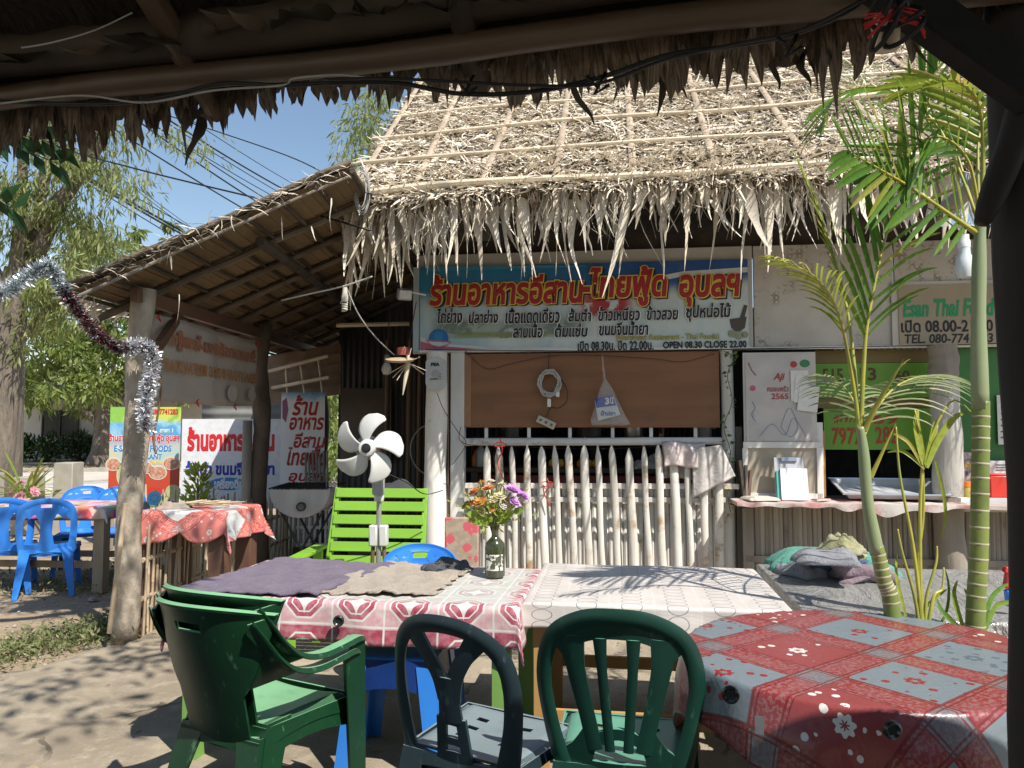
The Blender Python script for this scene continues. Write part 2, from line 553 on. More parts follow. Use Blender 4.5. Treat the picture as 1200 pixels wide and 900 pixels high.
# concrete slab of the forecourt with a broken left edge
edge = [(-3.9, 3.0), (-3.35, 3.9), (-3.05, 4.6), (-2.78, 5.1), (-2.62, 5.5), (-2.6, 7.5), (-2.5, 9.8)]
mb = MB(); ed = interp([(a, b, 0) for a, b in edge], 40)
rows = []
for i, p in enumerate(ed):
    jx = math.sin(i * 2.3) * .025 + math.sin(i * .9) * .03
    rows.append((p.x + jx, p.y))
rows = [(-4.2, 1.0), (-4.25, -4)][::-1] + rows
def slab(s, t):
    k = t * (len(rows) - 1); i = min(int(k), len(rows) - 2); f = k - i
    x0 = lerp1(rows[i][0], rows[i + 1][0], f); y = lerp1(rows[i][1], rows[i + 1][1], f)
    x = lerp1(x0, 8.5, s ** 1.5)
    return (x, y, .016 + .004 * math.sin(x * 2 + y * 1.3) - (.02 if s == 0 else 0))
mb.grid(slab, 50, 82)
struct(mb.obj('concrete_floor', MG_conc, smooth=4))
sheet('road', [(-120, 13.2), (60, 15.5), (60, 23.5), (-120, 27.5)], .0, MG_road)
mb = MB(); mb.bar((-120, 27.6, .04), (60, 23.6, .04), .3, .14); struct(mb.obj('kerb', simple('kerb_concrete', (.45, .42, .36), scale=2)))
sheet('verge', [(-120, 27.75), (60, 23.75), (60, 34), (-120, 38)], .004, MG_verge)
# pavement strip in front of the bungalow
sheet('path', [(-40, 30.5), (-8, 29.6), (-8, 30.8), (-40, 31.8)], .012, simple('path_concrete', (.5, .48, .43), scale=1.2))

# loose stones and dry leaves on the dirt (uncountable litter)
MS_stone = simple('stone', (.42, .37, .30), (.3, .26, .2), scale=6, vary=.2)
n = 900
P = np.stack([NP.uniform(-6.5, -2.7, n), NP.uniform(3.2, 9, n), np.full(n, .0)], 1)
sz = NP.uniform(.005, .017, (n, 1, 1)) * (1 + (NP.random((n, 1, 1)) > .96) * 1.5)
base = np.array([(-1, -.7, 0), (.9, -.9, 0), (1, .8, 0), (-.8, .9, 0), (-.5, -.4, .7), (.5, -.4, .8), (.5, .5, .6), (-.4, .4, .75)])
a = NP.uniform(0, 6.28, n)
rotm = np.stack([np.stack([np.cos(a), -np.sin(a), a * 0], 1), np.stack([np.sin(a), np.cos(a), a * 0], 1), np.stack([a * 0, a * 0, a * 0 + 1], 1)], 1)
V = np.einsum('nij,kj->nki', rotm, base) * sz + P[:, None] - [0, 0, .004]
me = npmesh('gravel', V, [(4, 5, 6, 7), (0, 1, 5, 4), (1, 2, 6, 5), (2, 3, 7, 6), (3, 0, 4, 7)], MS_stone)
stuff(mkobj('gravel', me), 'small loose stones scattered over the brown dirt at left', 'gravel')
ML_dry = leafmat('dry_leaf_litter', (.35, .24, .12), (.5, .38, .22), (.2, .13, .07), .15, .8)
def litter(n, xs, ys, z=.012, L=(.03, .07), name='leaf_litter'):
    P = np.stack([NP.uniform(*xs, n), NP.uniform(*ys, n), NP.uniform(z, z + .012, n)], 1)
    a = NP.uniform(0, 6.28, n)
    D = np.stack([np.cos(a), np.sin(a), NP.uniform(-.1, .25, n)], 1); W = np.stack([-np.sin(a), np.cos(a), NP.uniform(-.4, .4, n)], 1)
    l = NP.uniform(*L, n)
    return npmesh(name, leaves(P, D, W, l, l * NP.uniform(.25, .5, n)), LEAF_F, ML_dry)
stuff(mkobj('leaf_litter', litter(260, (-5.5, 2.5), (3.0, 8.6))), 'fallen brown leaves lying thinly over the dirt and concrete floor', 'leaves')
stuff(mkobj('leaf_litter', litter(1500, (-19.5, -15.4), (24.6, 28.2), .02, (.1, .25))), 'heap of dry orange leaves at the foot of the roadside tree', 'leaves')
# weeds beside the leaning post
ML_weed = leafmat('weed_leaf', (.14, .17, .06), (.24, .26, .11), (.38, .33, .2), .25, .7)
n = 3600
cx = NP.normal(0, 1, n); t = NP.random(n)
P = np.stack([-3.5 + t * .72 + NP.normal(0, .16, n), 4.75 + t * 1.1 + NP.normal(0, .17, n), NP.random(n) ** 2 * .09 + .002], 1)
P2 = np.stack([NP.uniform(-5.2, -2.8, 1500), NP.uniform(6.6, 8.2, 1500), NP.random(1500) ** 2 * .09], 1)
P = np.concatenate([P, P2]); n = len(P)
D = norm(np.stack([NP.normal(0, 1, n), NP.normal(0, 1, n), NP.uniform(.1, 1.3, n)], 1)); W = NP.normal(0, 1, (n, 3))
l = NP.uniform(.02, .055, n)
stuff(mkobj('weeds', npmesh('weeds', leaves(P, D, W, l, l * .4), LEAF_F, ML_weed)), 'low straggly green weeds growing beside the leaning post', 'weeds')

# ------------------------------------------------------------------ bungalow across the road
MW_house = simple('house_plaster', (.60, .575, .55), (.52, .5, .48), scale=.7, bump=.05, dirt=(.3, .28, .24), dirt_amt=.4)
MD_dark = flat('dark_opening', (.012, .012, .014), .3)
MR_house = simple('house_roof', (.42, .38, .33), (.33, .29, .25), scale=2)
hx, hy = -22.0, 33.5
h = thing('bungalow', 'white single storey house in shade across the road behind the trees', 'house', (hx, hy, 0), R(-2))
mb = MB(); mb.box((5.5, 2.6, 1.45), (14, 5, 2.9)); mb.obj('wall', MW_house, h)
mb = MB()
mb.add([(-2.3, -1.8, 2.62), (13.5, -1.8, 2.62), (13.5, 2.6, 4.0), (-2.3, 2.6, 4.0), (-2.3, -1.8, 2.74), (13.5, -1.8, 2.74), (13.5, 2.6, 4.12), (-2.3, 2.6, 4.12)],
       [(0, 3, 2, 1), (4, 5, 6, 7), (0, 1, 5, 4), (1, 2, 6, 5), (2, 3, 7, 6), (3, 0, 4, 7)])
mb.obj('roof', MR_house, h, None)
for x in (-2.0, 1.0):
    mb = MB(); mb.box((x, -1.5, 1.3), (.22, .22, 2.6)); mb.obj('post', simple('white_paint_far', (.75, .73, .7), scale=2), h)
mb = MB(); mb.box((1.9, .07, 1.65), (1.6, .1, 1.15)); w_ = mb.obj('window', MD_dark, h)
for x in (1.1, 1.9, 2.7):
    mb = MB(); mb.box((x, .0, 1.65), (.06, .05, 1.2)); mb.obj('frame', simple('dark_frame', (.06, .05, .05)), w_)
mb = MB(); mb.box((1.9, -.01, 1.02), (1.8, .1, .06)); mb.obj('sill', MW_house, w_)
# shrubs in front of the house
ML_far = leafmat('far_shrub_leaf', (.022, .045, .016), (.05, .085, .025), None, .2)
def bush(cx, cy, r, h_, n, mat, L, label, name='shrub', group=None, cz=0, wid=.4, cat='shrub', ups=.6):
    t = thing(name, label, cat, (cx, cy, cz), 0, group)
    mb = MB()
    for k in range(5):
        a_ = k * 1.256 + .3
        mb.tube([(0, 0, 0), (math.cos(a_) * r * .3, math.sin(a_) * r * .3, h_ * .45), (math.cos(a_) * r * .6, math.sin(a_) * r * .6, h_ * .8)], [.03 * h_, .02 * h_, .006 * h_], 5)
    mb.obj('stem', simple('twig_bark', (.16, .12, .08), scale=12), t)
    q = norm(NP.normal(0, 1, (n, 3))) * NP.random((n, 1)) ** .4
    lump = 1 + .25 * np.sin(q[:, :1] * 5 + 1) * np.cos(q[:, 1:2] * 6)
    P = q * lump * [r, r, h_ * .5] + [0, 0, h_ * .52]
    D = norm(q + NP.normal(0, .6, (n, 3)) + [0, 0, ups]); W = NP.normal(0, 1, (n, 3)); l = NP.uniform(.6, 1.3, n) * L
    mkobj('foliage', npmesh('foliage', leaves(P, D, W, l, l * wid), LEAF_F, mat), t)
    return t
for i, (x, r) in enumerate(((-19.6, .75), (-18.3, .7), (-17.2, .6), (-20.6, .5))):
    bush(x, 31.9 - .1 * i, r, 1.1 + .15 * math.sin(i * 2), 700, ML_far, .22, ('third', 'second', 'first', 'fourth')[i] .replace('first', 'rightmost').replace('fourth', 'leftmost').replace('second', 'second from right').replace('third', 'third from right') + ' of the dark shrubs in the shade below the bungalow wall', group='shrubs along the bungalow wall')

# ------------------------------------------------------------------ trees
MB_bark = simple('bark', (.19, .155, .12), (.10, .08, .062), scale=5, stretch=(1.5, 1.5, .25), bump=1.0, bdist=.05)
MB_pale = simple('pale_bark', (.33, .28, .2), (.22, .18, .12), scale=4, stretch=(1, 1, .4), bump=.4, bdist=.02)
ML_willow = leafmat('willow_leaf', (.20, .25, .07), (.36, .39, .15), (.46, .45, .24), .5)
ML_mango = leafmat('mango_leaf', (.12, .18, .035), (.26, .31, .08), (.36, .38, .14), .45)
def tree(name, label, loc, trunk, limbs, clusters, per, L, wid, spread, droop, bark, leaf, group=None, clsz=.5):
    t = thing(name, label, 'tree', loc, 0, group)
    mb = MB(); mb.tube(trunk[0], trunk[1], 14); mb.obj('trunk', bark, t)
    for (pts, rs) in limbs:
        mb = MB(); mb.tube(interp(pts, 7), [lerp1(rs[0], rs[1], i / 6) for i in range(7)], 7); mb.obj('limb', bark, t)
    Ps = []; Ds = []; Ls = []; T = []
    for c in clusters:
        c = np.array(c); rr = clsz * RNG.uniform(.6, 1.25); k = int(per * RNG.uniform(.5, 1.4))
        q = norm(NP.normal(0, 1, (k, 3))) * NP.random((k, 1)) ** .5
        Ps.append(c + q * [rr, rr, rr * .8]); Ds.append(q * spread + [0, 0, -droop] + NP.normal(0, .35, (k, 3)))
        T.append(np.clip(NP.normal(.35 + .3 * RNG.random(), .22, k), 0, 1))
    P = np.concatenate(Ps); D = norm(np.concatenate(Ds)); n = len(P); W = NP.normal(0, 1, (n, 3)); l = NP.uniform(.6, 1.3, n) * L
    mkobj('crown', npmesh('crown', leaves(P, D, W, l, l * wid), LEAF_F, leaf, tint=np.concatenate(T)), t)
    return t
def loc_clusters(n, boxf):
    return [boxf() for _ in range(n)]
def pxcl(px, py, y, jitter, base, n=1):
    out = []
    for _ in range(n):
        p = PY(px, py, y) - Vector(base)
        out.append((p.x + RNG.gauss(0, jitter), p.y + RNG.gauss(0, jitter * 1.6), p.z + RNG.gauss(0, jitter)))
    return out
# big roadside tree at the left edge
bt = Vector((-7.62, 11.3, 0))
def rel(px, py, y, b): return PY(px, py, y) - b
cl = []
for (px, py, j, n_) in ((30, 215, .3, 8), (95, 205, .3, 6), (150, 215, .22, 5), (60, 270, .28, 6), (100, 262, .22, 6), (20, 300, .3, 6), (90, 320, .24, 7), (60, 340, .22, 7),
                        (118, 290, .16, 3), (148, 312, .14, 2), (35, 360, .2, 6), (5, 400, .15, 1), (75, 350, .2, 3), (0, 240, .3, 6), (-60, 200, .6, 12), (-110, 300, .6, 12), (60, 150, .4, 6), (130, 150, .3, 4),
                        (-20, 110, .6, 10), (100, 80, .6, 8), (200, 110, .5, 5), (210, 150, .2, 2), (-60, 40, .8, 12), (180, 20, .8, 8)):
    cl += pxcl(px, py, 11.2, j * .8, bt, int(n_ * 1.3))
trunk = ([(-.05, 0, -.1), (-.02, 0, .5), (0, 0, 1.6), (.0, 0, 2.6), (.05, 0, 3.3), (.1, 0, 3.9)], [.34, .27, .24, .23, .20, .17])
limbs = []
for tgt, r in (((60, 255), .13), ((120, 150), .1), ((25, 150), .12), ((-90, 220), .14), ((80, 352), .06), ((95, 20), .1)):
    e = rel(tgt[0], tgt[1], 11.2, bt)
    st = Vector((.05, 0, 3.2 if r > .07 else 2.6))
    limbs.append(([st, st.lerp(e, .5) + Vector((0, .1, .25)), e], (r, r * .45)))
e1 = rel(28, 262, 11.2, bt); e2 = rel(95, 200, 11.2, bt); e3 = rel(118, 165, 11.2, bt)
limbs.append(([Vector((.1, 0, 3.8)), e1, rel(60, 250, 11.2, bt), e2, e3, rel(140, 90, 11.0, bt)], (.13, .09)))
tree('willow_leaved_tree', 'tall tree with thick ridged trunk and drooping narrow leaves at the left edge', bt, trunk, limbs, cl, 74, .17, .17, .5, .9, MB_bark, ML_willow, clsz=.42)
# rounder leafy tree across the road
b2 = PZ(118, 542, 0); b2 = Vector((b2.x, 28.5, 0)); b2.x = (121 - 600) / FPX * 28.5
cl = []
for _ in range(150):
    px = RNG.uniform(25, 225); t_ = RNG.random(); py = lerp1(272 + abs(px - 105) * .55, 474 - abs(px - 80) * .10, t_)
    cl += pxcl(px, py, 28.5 + RNG.uniform(-2.3, 2), .25, b2, 1)
limbs = [([Vector((0, 0, 1.3)), Vector((dx * .5, 0, 2.4)), Vector((dx, RNG.uniform(-1, 1), z_))], (.16, .05)) for dx, z_ in ((-1.8, 3.4), (1.2, 4.2), (2.6, 3.3), (-.5, 5.2), (.6, 6))]
tree('leafy_tree', 'dense light green tree with a short dark trunk across the road', b2, ([(-.1, 0, -.1), (0, 0, .6), (.05, 0, 1.6), (0, 0, 3)], [.55, .36, .32, .2]), limbs, cl, 95, .34, .3, .8, .5, MB_bark, ML_mango, clsz=.75)
# trees behind the shed roof and far beyond
def far_tree(px, ytop, ybot, y, wpx, n, label, leaf, L=.3, group=None, wid=.3):
    b = Vector(((px - 600) / FPX * y, y, 0)); cl = []
    for _ in range(n):
        q = RNG.gauss(0, .5); px_ = px + max(-1, min(1, q)) * wpx
        py = lerp1(ytop + abs(q) * 20, ybot, RNG.random())
        cl += pxcl(px_, py, y + RNG.uniform(-1.2, 1.2), .2, b, 1)
    top = PY(px, ytop, y).z
    return tree('background_tree', label, b, ([(0, 0, -.1), (.1, 0, top * .4), (0, 0, top * .85)], [.28, .2, .06]),
                [([Vector((0, 0, top * .4)), Vector((dx * .4, 0, top * .6)), Vector((dx, 0, top * .8))], (.09, .03)) for dx in (-wpx / FPX * y * .6, wpx / FPX * y * .6)],
                cl, 70, L, wid, .6, .7, MB_bark, leaf, group, clsz=.5)
far_tree(432, 100, 330, 17, 34, 46, 'slender tree crown showing between the near thatch and the shed roof', ML_willow, .2, wid=.2)
far_tree(345, 415, 560, 22, 60, 40, 'bright green tree seen through the gap beside the bamboo rail', ML_mango, .3)
far_tree(470, 340, 480, 26, 50, 30, 'pale green tree seen through the small gap beside the big sign', ML_mango, .3)
far_tree(190, 250, 520, 40, 60, 40, 'distant tree crown beyond the bungalow', ML_mango, .5)
for i, (px, y) in enumerate(((-60, 48), (20, 50), (280, 46), (380, 44))):
    far_tree(px, 400 + 15 * math.sin(i), 520, y, 70, 26, ('leftmost', 'second from left', 'third from left', 'rightmost')[i] + ' low distant tree in the row behind the bungalow', ML_mango, .6, 'distant trees behind the bungalow')
# dark leafy twig hanging in at the left edge
tw = thing('hanging_branch', 'dark green leafy branch hanging in at the upper left edge', 'branch', PY(-60, 130, 3.2))
mbs = MB(); Pl = []; Dl = []
for (pts) in (((0, 0, 0), (.22, .02, -.12), (.46, .05, -.22)), ((0, 0, -.05), (.12, .03, -.3), (.26, .05, -.42)), ((.1, 0, -.05), (.3, 0, -.1), (.48, .02, -.14))):
    q = interp(pts, 9); mbs.tube(q, [.006 - i * .0005 for i in range(9)], 5)
    for i in range(1, 9):
        for s_ in (-1, 1):
            Pl.append(tuple(q[i])); d = (q[i] - q[i - 1]).normalized(); Dl.append((d.x * .5 + RNG.uniform(-.1, .1), RNG.uniform(-.4, .4) + .2 * s_, -.9 * s_ if s_ > 0 else .35))
mbs.obj('twig', simple('twig_bark', (.16, .12, .08)), tw)
Pl = np.array(Pl); Dl = norm(np.array(Dl)); n = len(Pl)
mkobj('foliage', npmesh('foliage', leaves(Pl, Dl, np.tile([[0.6, .2, .2]], (n, 1)) + NP.normal(0, .3, (n, 3)), NP.uniform(.09, .13, n), NP.uniform(.045, .06, n)), LEAF_F,
      leafmat('dark_branch_leaf', (.02, .06, .018), (.035, .09, .025), None, .3)), tw)
# shade tree behind the viewer: its crown throws the dapples on the forecourt
bt = Vector((1.6, -4.2, 0))
cl = []
for _ in range(84):
    cl.append((RNG.uniform(-4.3, -.9), RNG.uniform(2.8, 8.2), RNG.uniform(4.8, 6.2)))
for _ in range(12):
    cl.append((RNG.uniform(-.5, 2.5), RNG.uniform(-1.5, 1.5), RNG.uniform(4.8, 6.5)))
tree('shade_tree', 'leafy tree standing behind the viewer and shading the forecourt', bt, ([(0, 0, -.1), (0, .1, 2), (-.2, .4, 4), (-.5, .8, 5.4)], [.3, .22, .17, .08]),
     [([Vector((-.2, .4, 4)), Vector((-1.3, 1.5, 5)), Vector((-3, 3.4, 5.4))], (.11, .03)), ([Vector((-.2, .4, 3.6)), Vector((-.9, 2.2, 4.8)), Vector((-1.2, 4.4, 5.4))], (.11, .03))], cl, 26, .16, .3, .6, .6, MB_bark, ML_mango, clsz=.42)

# ------------------------------------------------------------------ overhead wires
MK_wire = flat('black_cable', (.012, .012, .014), .5)
MK_wirew = flat('white_cable', (.62, .60, .56), .5)
wires = [((20, 148), (262, 292), 14, .016), ((30, 150), (258, 286), 14.2, .02), ((40, 158), (268, 296), 14.4, .012), ((50, 168), (258, 300), 14.6, .009), ((25, 140), (300, 300), 14.8, .009),
         ((120, 178), (252, 282), 15.2, .006), ((120, 130), (330, 262), 15.4, .013), ((190, 150), (330, 246), 16, .014), ((200, 148), (345, 245), 16.2, .010), ((205, 150), (350, 238), 16.4, .008),
         ((215, 145), (360, 236), 16.6, .008), ((230, 150), (362, 230), 17, .015), ((255, 150), (375, 225), 17.2, .007), ((150, 200), (270, 290), 17.4, .006)]
for i, (a_, b_, y, r) in enumerate(wires):
    A = PY(*a_, y); Bq = PY(*b_, y + 4)
    d = Bq - A
    mb = MB(); mb.tube(sag(A - d * .8, Bq + d * .6, .25, 24), r * 1.35, 5)
    tag(mb.obj('power_line', MK_wire, smooth=3), 'black utility cable crossing the sky, %s counted from the lower left bundle' % ('first', 'second', 'third', 'fourth', 'fifth', 'sixth', 'seventh', 'eighth', 'ninth', 'tenth', 'eleventh', 'twelfth', 'thirteenth', 'fourteenth')[i], 'power line', 'utility cables crossing the sky')
# dark service cable running down to the thatched corner, and its thin companion
for i, (pts, r, lab) in enumerate((([(-20, 120), (60, 168), (160, 198), (300, 232), (330, 240), (434, 270)], .008, 'thicker dark cable sagging from the upper left down to the thatched roof corner'),
                                  ([(150, 120), (330, 180), (400, 215), (436, 228)], .006, 'dark cable slanting down to the coil at the thatched roof corner'))):
    mb = MB(); mb.tube(interp([PY(px, py, lerp1(7.5, 5.2, k / (len(pts) - 1))) for k, (px, py) in enumerate(pts)], 30), r, 6)
    tag(mb.obj('service_cable', MK_wire, smooth=3), lab, 'cable')

# ================================================================== the thatched restaurant
MWhite = simple('weathered_white_paint', (.78, .75, .70), (.66, .62, .56), rough=.55, scale=5, stretch=(1, 1, .25), bump=.3, dirt=(.34, .27, .2), dirt_amt=.42, vary=.07)
MWhiteP = simple('white_picket_paint', (.74, .70, .63), (.58, .53, .46), rough=.6, scale=9, stretch=(1.5, 1.5, .22), bump=.7, dirt=(.36, .24, .13), dirt_amt=.62, vary=.13)
MFascia = simple('fascia_board', (.62, .585, .53), (.53, .49, .44), rough=.7, scale=2.5, bump=.1, dirt=(.30, .26, .21), dirt_amt=.45)
MCaneG = simple('grey_cane', (.34, .30, .25), (.24, .205, .165), rough=.75, scale=9, stretch=(1, 1, .12), bump=.5, vary=.22, dirt=(.13, .1, .08), dirt_amt=.45)
MBamb = simple('dry_bamboo', (.56, .44, .30), (.42, .32, .21), rough=.5, scale=6, stretch=(.4, 1, 1), bump=.3, vary=.15, dirt=(.25, .19, .13), dirt_amt=.45)
MBambPale = simple('pale_bamboo', (.68, .58, .43), (.55, .45, .32), rough=.5, scale=6, stretch=(.3, 1, 1), bump=.3, vary=.12, dirt=(.3, .23, .16), dirt_amt=.4)
MWoodBrown = simple('brown_wood', (.20, .125, .07), (.13, .08, .045), rough=.6, scale=7, stretch=(1, 1, .15), bump=.4, vary=.1)
MWoodDark = simple('dark_wood', (.075, .055, .04), (.045, .032, .024), rough=.7, scale=7, stretch=(1, 1, .2), bump=.4, vary=.1)
MWoodGrey = simple('grey_weathered_wood', (.30, .26, .21), (.19, .16, .13), rough=.8, scale=7, stretch=(1, 1, .15), bump=.7, bdist=.01, vary=.1)
MPly = simple('plywood', (.25, .11, .045), (.185, .08, .034), rough=.5, scale=2.2, stretch=(.35, 1, 3.5), bump=.08, dirt=(.15, .08, .045), dirt_amt=.4)
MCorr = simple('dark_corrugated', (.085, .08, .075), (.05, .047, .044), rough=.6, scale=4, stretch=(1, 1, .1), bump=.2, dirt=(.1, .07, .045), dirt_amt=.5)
MPlastW = flat('white_plastic', (.72, .72, .70), .35, .5)
MWire = MK_wire

def bt_(name, label, cat, u, v, z=0.0, group=None):
    return thing(name, label, cat, B(u, v, z), BANG, group)

bld = bt_('restaurant_building', 'thatched roadside restaurant with white fascia and open kitchen front', 'building', 0, 0, 0)
ZF0, ZF1 = 2.165, 3.02
# fascia boards (three panels, the last two woven)
def woven_mat():
    m = M('woven_wall'); k = m.co('Object')
    x, y, z = m.xyz(k)
    a = (x + z) * 26; b = (x - z) * 26
    pa = (a.fl() * .5).fr() * 2; pb = (b.fl() * .5).fr() * 2
    chk = (pa - pb).ab()
    n = m.noise(k, 1.3, 4); wear = n.sm(.5, .6)
    edge = (a.fr() - .5).ab().gt(.40).mx((b.fr() - .5).ab().gt(.40))
    sp = m.noise(k, 9, 4, .7).sm(.5, .62)
    base = m.mix(m.noise(k, 2.5, 5).sm(.3, .7), (.62, .585, .53), (.50, .46, .42))
    col = m.mix(wear * sp * edge.mx(chk * .6), base, (.20, .16, .12))
    m.color(col); m.rough(.75)
    m.bump(chk * .5 + m.noise(k, 30, 3) * .4, .25, .006)
    return m.m
MWoven = woven_mat()
for (u0, u1, zt, mt) in ((-.02, 2.865, ZF1, MFascia), (2.875, 3.985, ZF1 - .002, MWoven), (3.995, 6.5, ZF1 + .001, MWoven)):
    mb = MB(); mb.box(((u0 + u1) / 2, .02, (ZF0 + zt) / 2), (u1 - u0, .03, zt - ZF0)); mb.obj('fascia_panel', mt, bld, bevel=.003)
mb = MB(); mb.bar((-.05, .02, ZF0 - .012), (6.6, .02, ZF0 - .012), .05, .02); mb.obj('fascia_trim', MWhite, bld)
mb = MB(); mb.bar((-.3, .12, ZF1 + .07), (6.6, .12, ZF1 + .07), .1, .12); mb.obj('wall_plate', MWoodDark, bld)
# side and back walls of the kitchen: corrugated sheets with kitchen shade put into their colour
def corrugated(p0, p1, z0, z1, pitch=.076, amp=.009):
    p0 = Vector(p0); p1 = Vector(p1); d = p1 - p0; L = d.length; d.normalize(); nn = Vector((-d.y, d.x, 0))
    k = int(L / pitch * 6); mb = MB()
    mb.grid(lambda s, t: p0 + d * (s * L) + nn * (amp * math.sin(s * L / pitch * 6.283)) + Vector((0, 0, lerp1(z0, z1, t))), k, 1)
    return mb
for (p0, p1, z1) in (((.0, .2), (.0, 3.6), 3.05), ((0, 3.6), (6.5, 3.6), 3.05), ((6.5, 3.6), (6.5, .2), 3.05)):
    corrugated((p0[0], p0[1], 0), (p1[0], p1[1], 0), 0, z1).obj('side_wall', flat('shade_dark_wall', (.018, .016, .014), .9), bld, smooth=3)
mb = MB(); mb.box((3.25, 1.9, .03), (6.5, 3.4, .05)); mb.obj('kitchen_floor', simple('kitchen_floor', (.16, .14, .12), scale=3), bld)

# ---------------- thatched roof
SL = .80
VE = -1.0
def zroof(u, v, off=0.0):
    return 3.20 + .036 * u + SL * (v - VE) + off + .025 * math.sin(u * 1.3 + .5) * (1 if v < 0 else .5)
RNv = Vector((0, -SL, 1)).normalized()
MThBase = simple('thatch_underlay', (.17, .13, .09), (.10, .075, .05), rough=.95, scale=14, bump=.8, bdist=.02)
ML_thatch = leafmat('thatch_leaf', (.80, .71, .57), (.62, .52, .39), (.28, .21, .14), .10, .8)
MCorrD = flat('shade_dark_wall', (.018, .016, .014), .9)
U0, U1, VT = -.36, 6.4, 2.6
def ruf(u, v): return U0 - .10 * (v + 1) if u < .01 else u
mb = MB()
mb.shell(lambda s, t: (lerp1(U0 - .08 * t * 3, U1, s), lerp1(VE, VT, t), zroof(lerp1(U0, U1, s), lerp1(VE, VT, t)) - .06 + .02 * math.sin(s * 60) * math.cos(t * 30)), 60, 20, .09)
mb.shell(lambda s, t: (lerp1(U0 - .24, U1, s), lerp1(VT, 5.2, t), zroof(lerp1(U0, U1, s), VT) - .06 - SL * 2.6 * t), 8, 4, .09)
roof = mb.obj('roof', MThBase, bld, smooth=3)
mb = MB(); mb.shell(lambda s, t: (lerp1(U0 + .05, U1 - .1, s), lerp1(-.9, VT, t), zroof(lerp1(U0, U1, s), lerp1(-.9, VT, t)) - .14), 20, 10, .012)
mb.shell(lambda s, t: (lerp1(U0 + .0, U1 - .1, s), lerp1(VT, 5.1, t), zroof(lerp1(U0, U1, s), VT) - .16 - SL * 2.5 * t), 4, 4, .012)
mb.obj('shade_lining', simple('shade_thatch', (.03, .024, .018), (.015, .012, .01), rough=.95, scale=9), roof, smooth=3)  # dark sheet added under the thatch to paint the shade below the roof
def roof_leaves(n, v0, v1, Lr, wr, lift, off, dirs=1.0, seg=3, curl=.12):
    t = NP.random(n); v = v0 + (v1 - v0) * t
    u = NP.uniform(U0 + .02, U1, n) - .07 * (v + 1) * (NP.random(n) < .3)
    z = 3.20 + .036 * u + SL * (v - VE) + .025 * np.sin(u * 1.3 + .5) * np.where(v < 0, 1, .5)
    P = np.stack([u, v, z + off + NP.uniform(0, .03, n)], 1)
    a = NP.normal(0, dirs, n)
    down = np.array([0, -1, -SL]) / math.hypot(1, SL); side = np.array([1, 0, 0.0]); nrm = np.array([0, -SL, 1]) / math.hypot(1, SL)
    D = down * np.cos(a)[:, None] + side * np.sin(a)[:, None] + nrm * NP.uniform(-.05, lift, (n, 1))
    W = side * np.cos(a)[:, None] - down * np.sin(a)[:, None] + nrm * NP.normal(0, .5, (n, 1))
    return strips(P, D, W, NP.uniform(*Lr, n), NP.uniform(*wr, n), NP.normal(curl, .15, n), seg, wav=.08)
# loose tangled cover
t1 = roof_leaves(15000, -.96, 1.7, (.08, .24), (.010, .026), .26, -.015, 1.2)
tint = np.clip(NP.normal(.36, .34, 15000), 0, 1)
th = mkobj('thatch', npmesh('thatch', t1, strip_faces(3), ML_thatch, tint), roof); stuff(th)
# longer combed leaves towards the eave and rake
t2 = roof_leaves(4200, -1.02, -.45, (.14, .36), (.014, .030), .3, -.01, .4)
t2b = roof_leaves(2200, -.5, 1.0, (.10, .28), (.012, .026), .35, .0, .6)
V = np.concatenate([t2, t2b])
stuff(mkobj('thatch', npmesh('thatch', V, strip_faces(3), ML_thatch, np.clip(NP.normal(.22, .25, len(V)), 0, 1)), roof))
# battens laid on the thatch (bamboo) and the straps running up the slope
for i, (v, r0, r1, ext) in enumerate(((-1.0, .030, .014, .18), (-.43, .020, .014, .04), (.14, .018, .027, .06), (.66, .016, .014, .0), (1.2, .015, .014, 0), (1.75, .016, .015, 0), (2.3, .016, .015, 0))):
    mb = MB(); pts = []
    for k in range(26):
        s = k / 25; u = lerp1(U0 - ext - .05 * (v + 1), U1, s)
        pts.append((u, v - .012 * math.sin(s * 9 + i), zroof(u, v) + .066 + .012 * math.sin(s * 14 + i * 2)))
    rr = [max(.010, lerp1(r0, r1, k / 25) * (1.0 + (.12 if k % 3 == 0 else 0))) for k in range(26)]
    mb.tube(pts, rr, 8); mb.obj('batten', MBambPale, roof)
MStrap = simple('grey_brown_strap', (.42, .33, .24), (.30, .23, .16), rough=.7, scale=6, bump=.4, vary=.12)
us = [-.30, .20, .72, 1.28, 1.85, 2.45, 3.1, 3.75, 4.4, 5.1, 5.8]
for i, u in enumerate(us):
    mb = MB()
    tilt = -.10 if i < 2 else .02 * (i % 3)
    pts = [(u + tilt * (v + 1) * .5, v, zroof(u, v) + .046) for v in np.linspace(-1.0, VT, 16)]
    if i == 0: pts = [(p[0], p[1], p[2] + .012) for p in pts]
    mb.tube(pts, [.028] * 16, 8, squash=.42)
    mb.obj('strap', MStrap, roof)
# rafters below, seen under the eave
for i in range(11):
    u = -.1 + i * .62; mb = MB()
    bamboo(mb, (u, -1.0, zroof(u, -1.0) - .15), (u, 1.5, zroof(u, 1.5) - .15), .035, .035)
    mb.obj('rafter', MWoodBrown, roof)
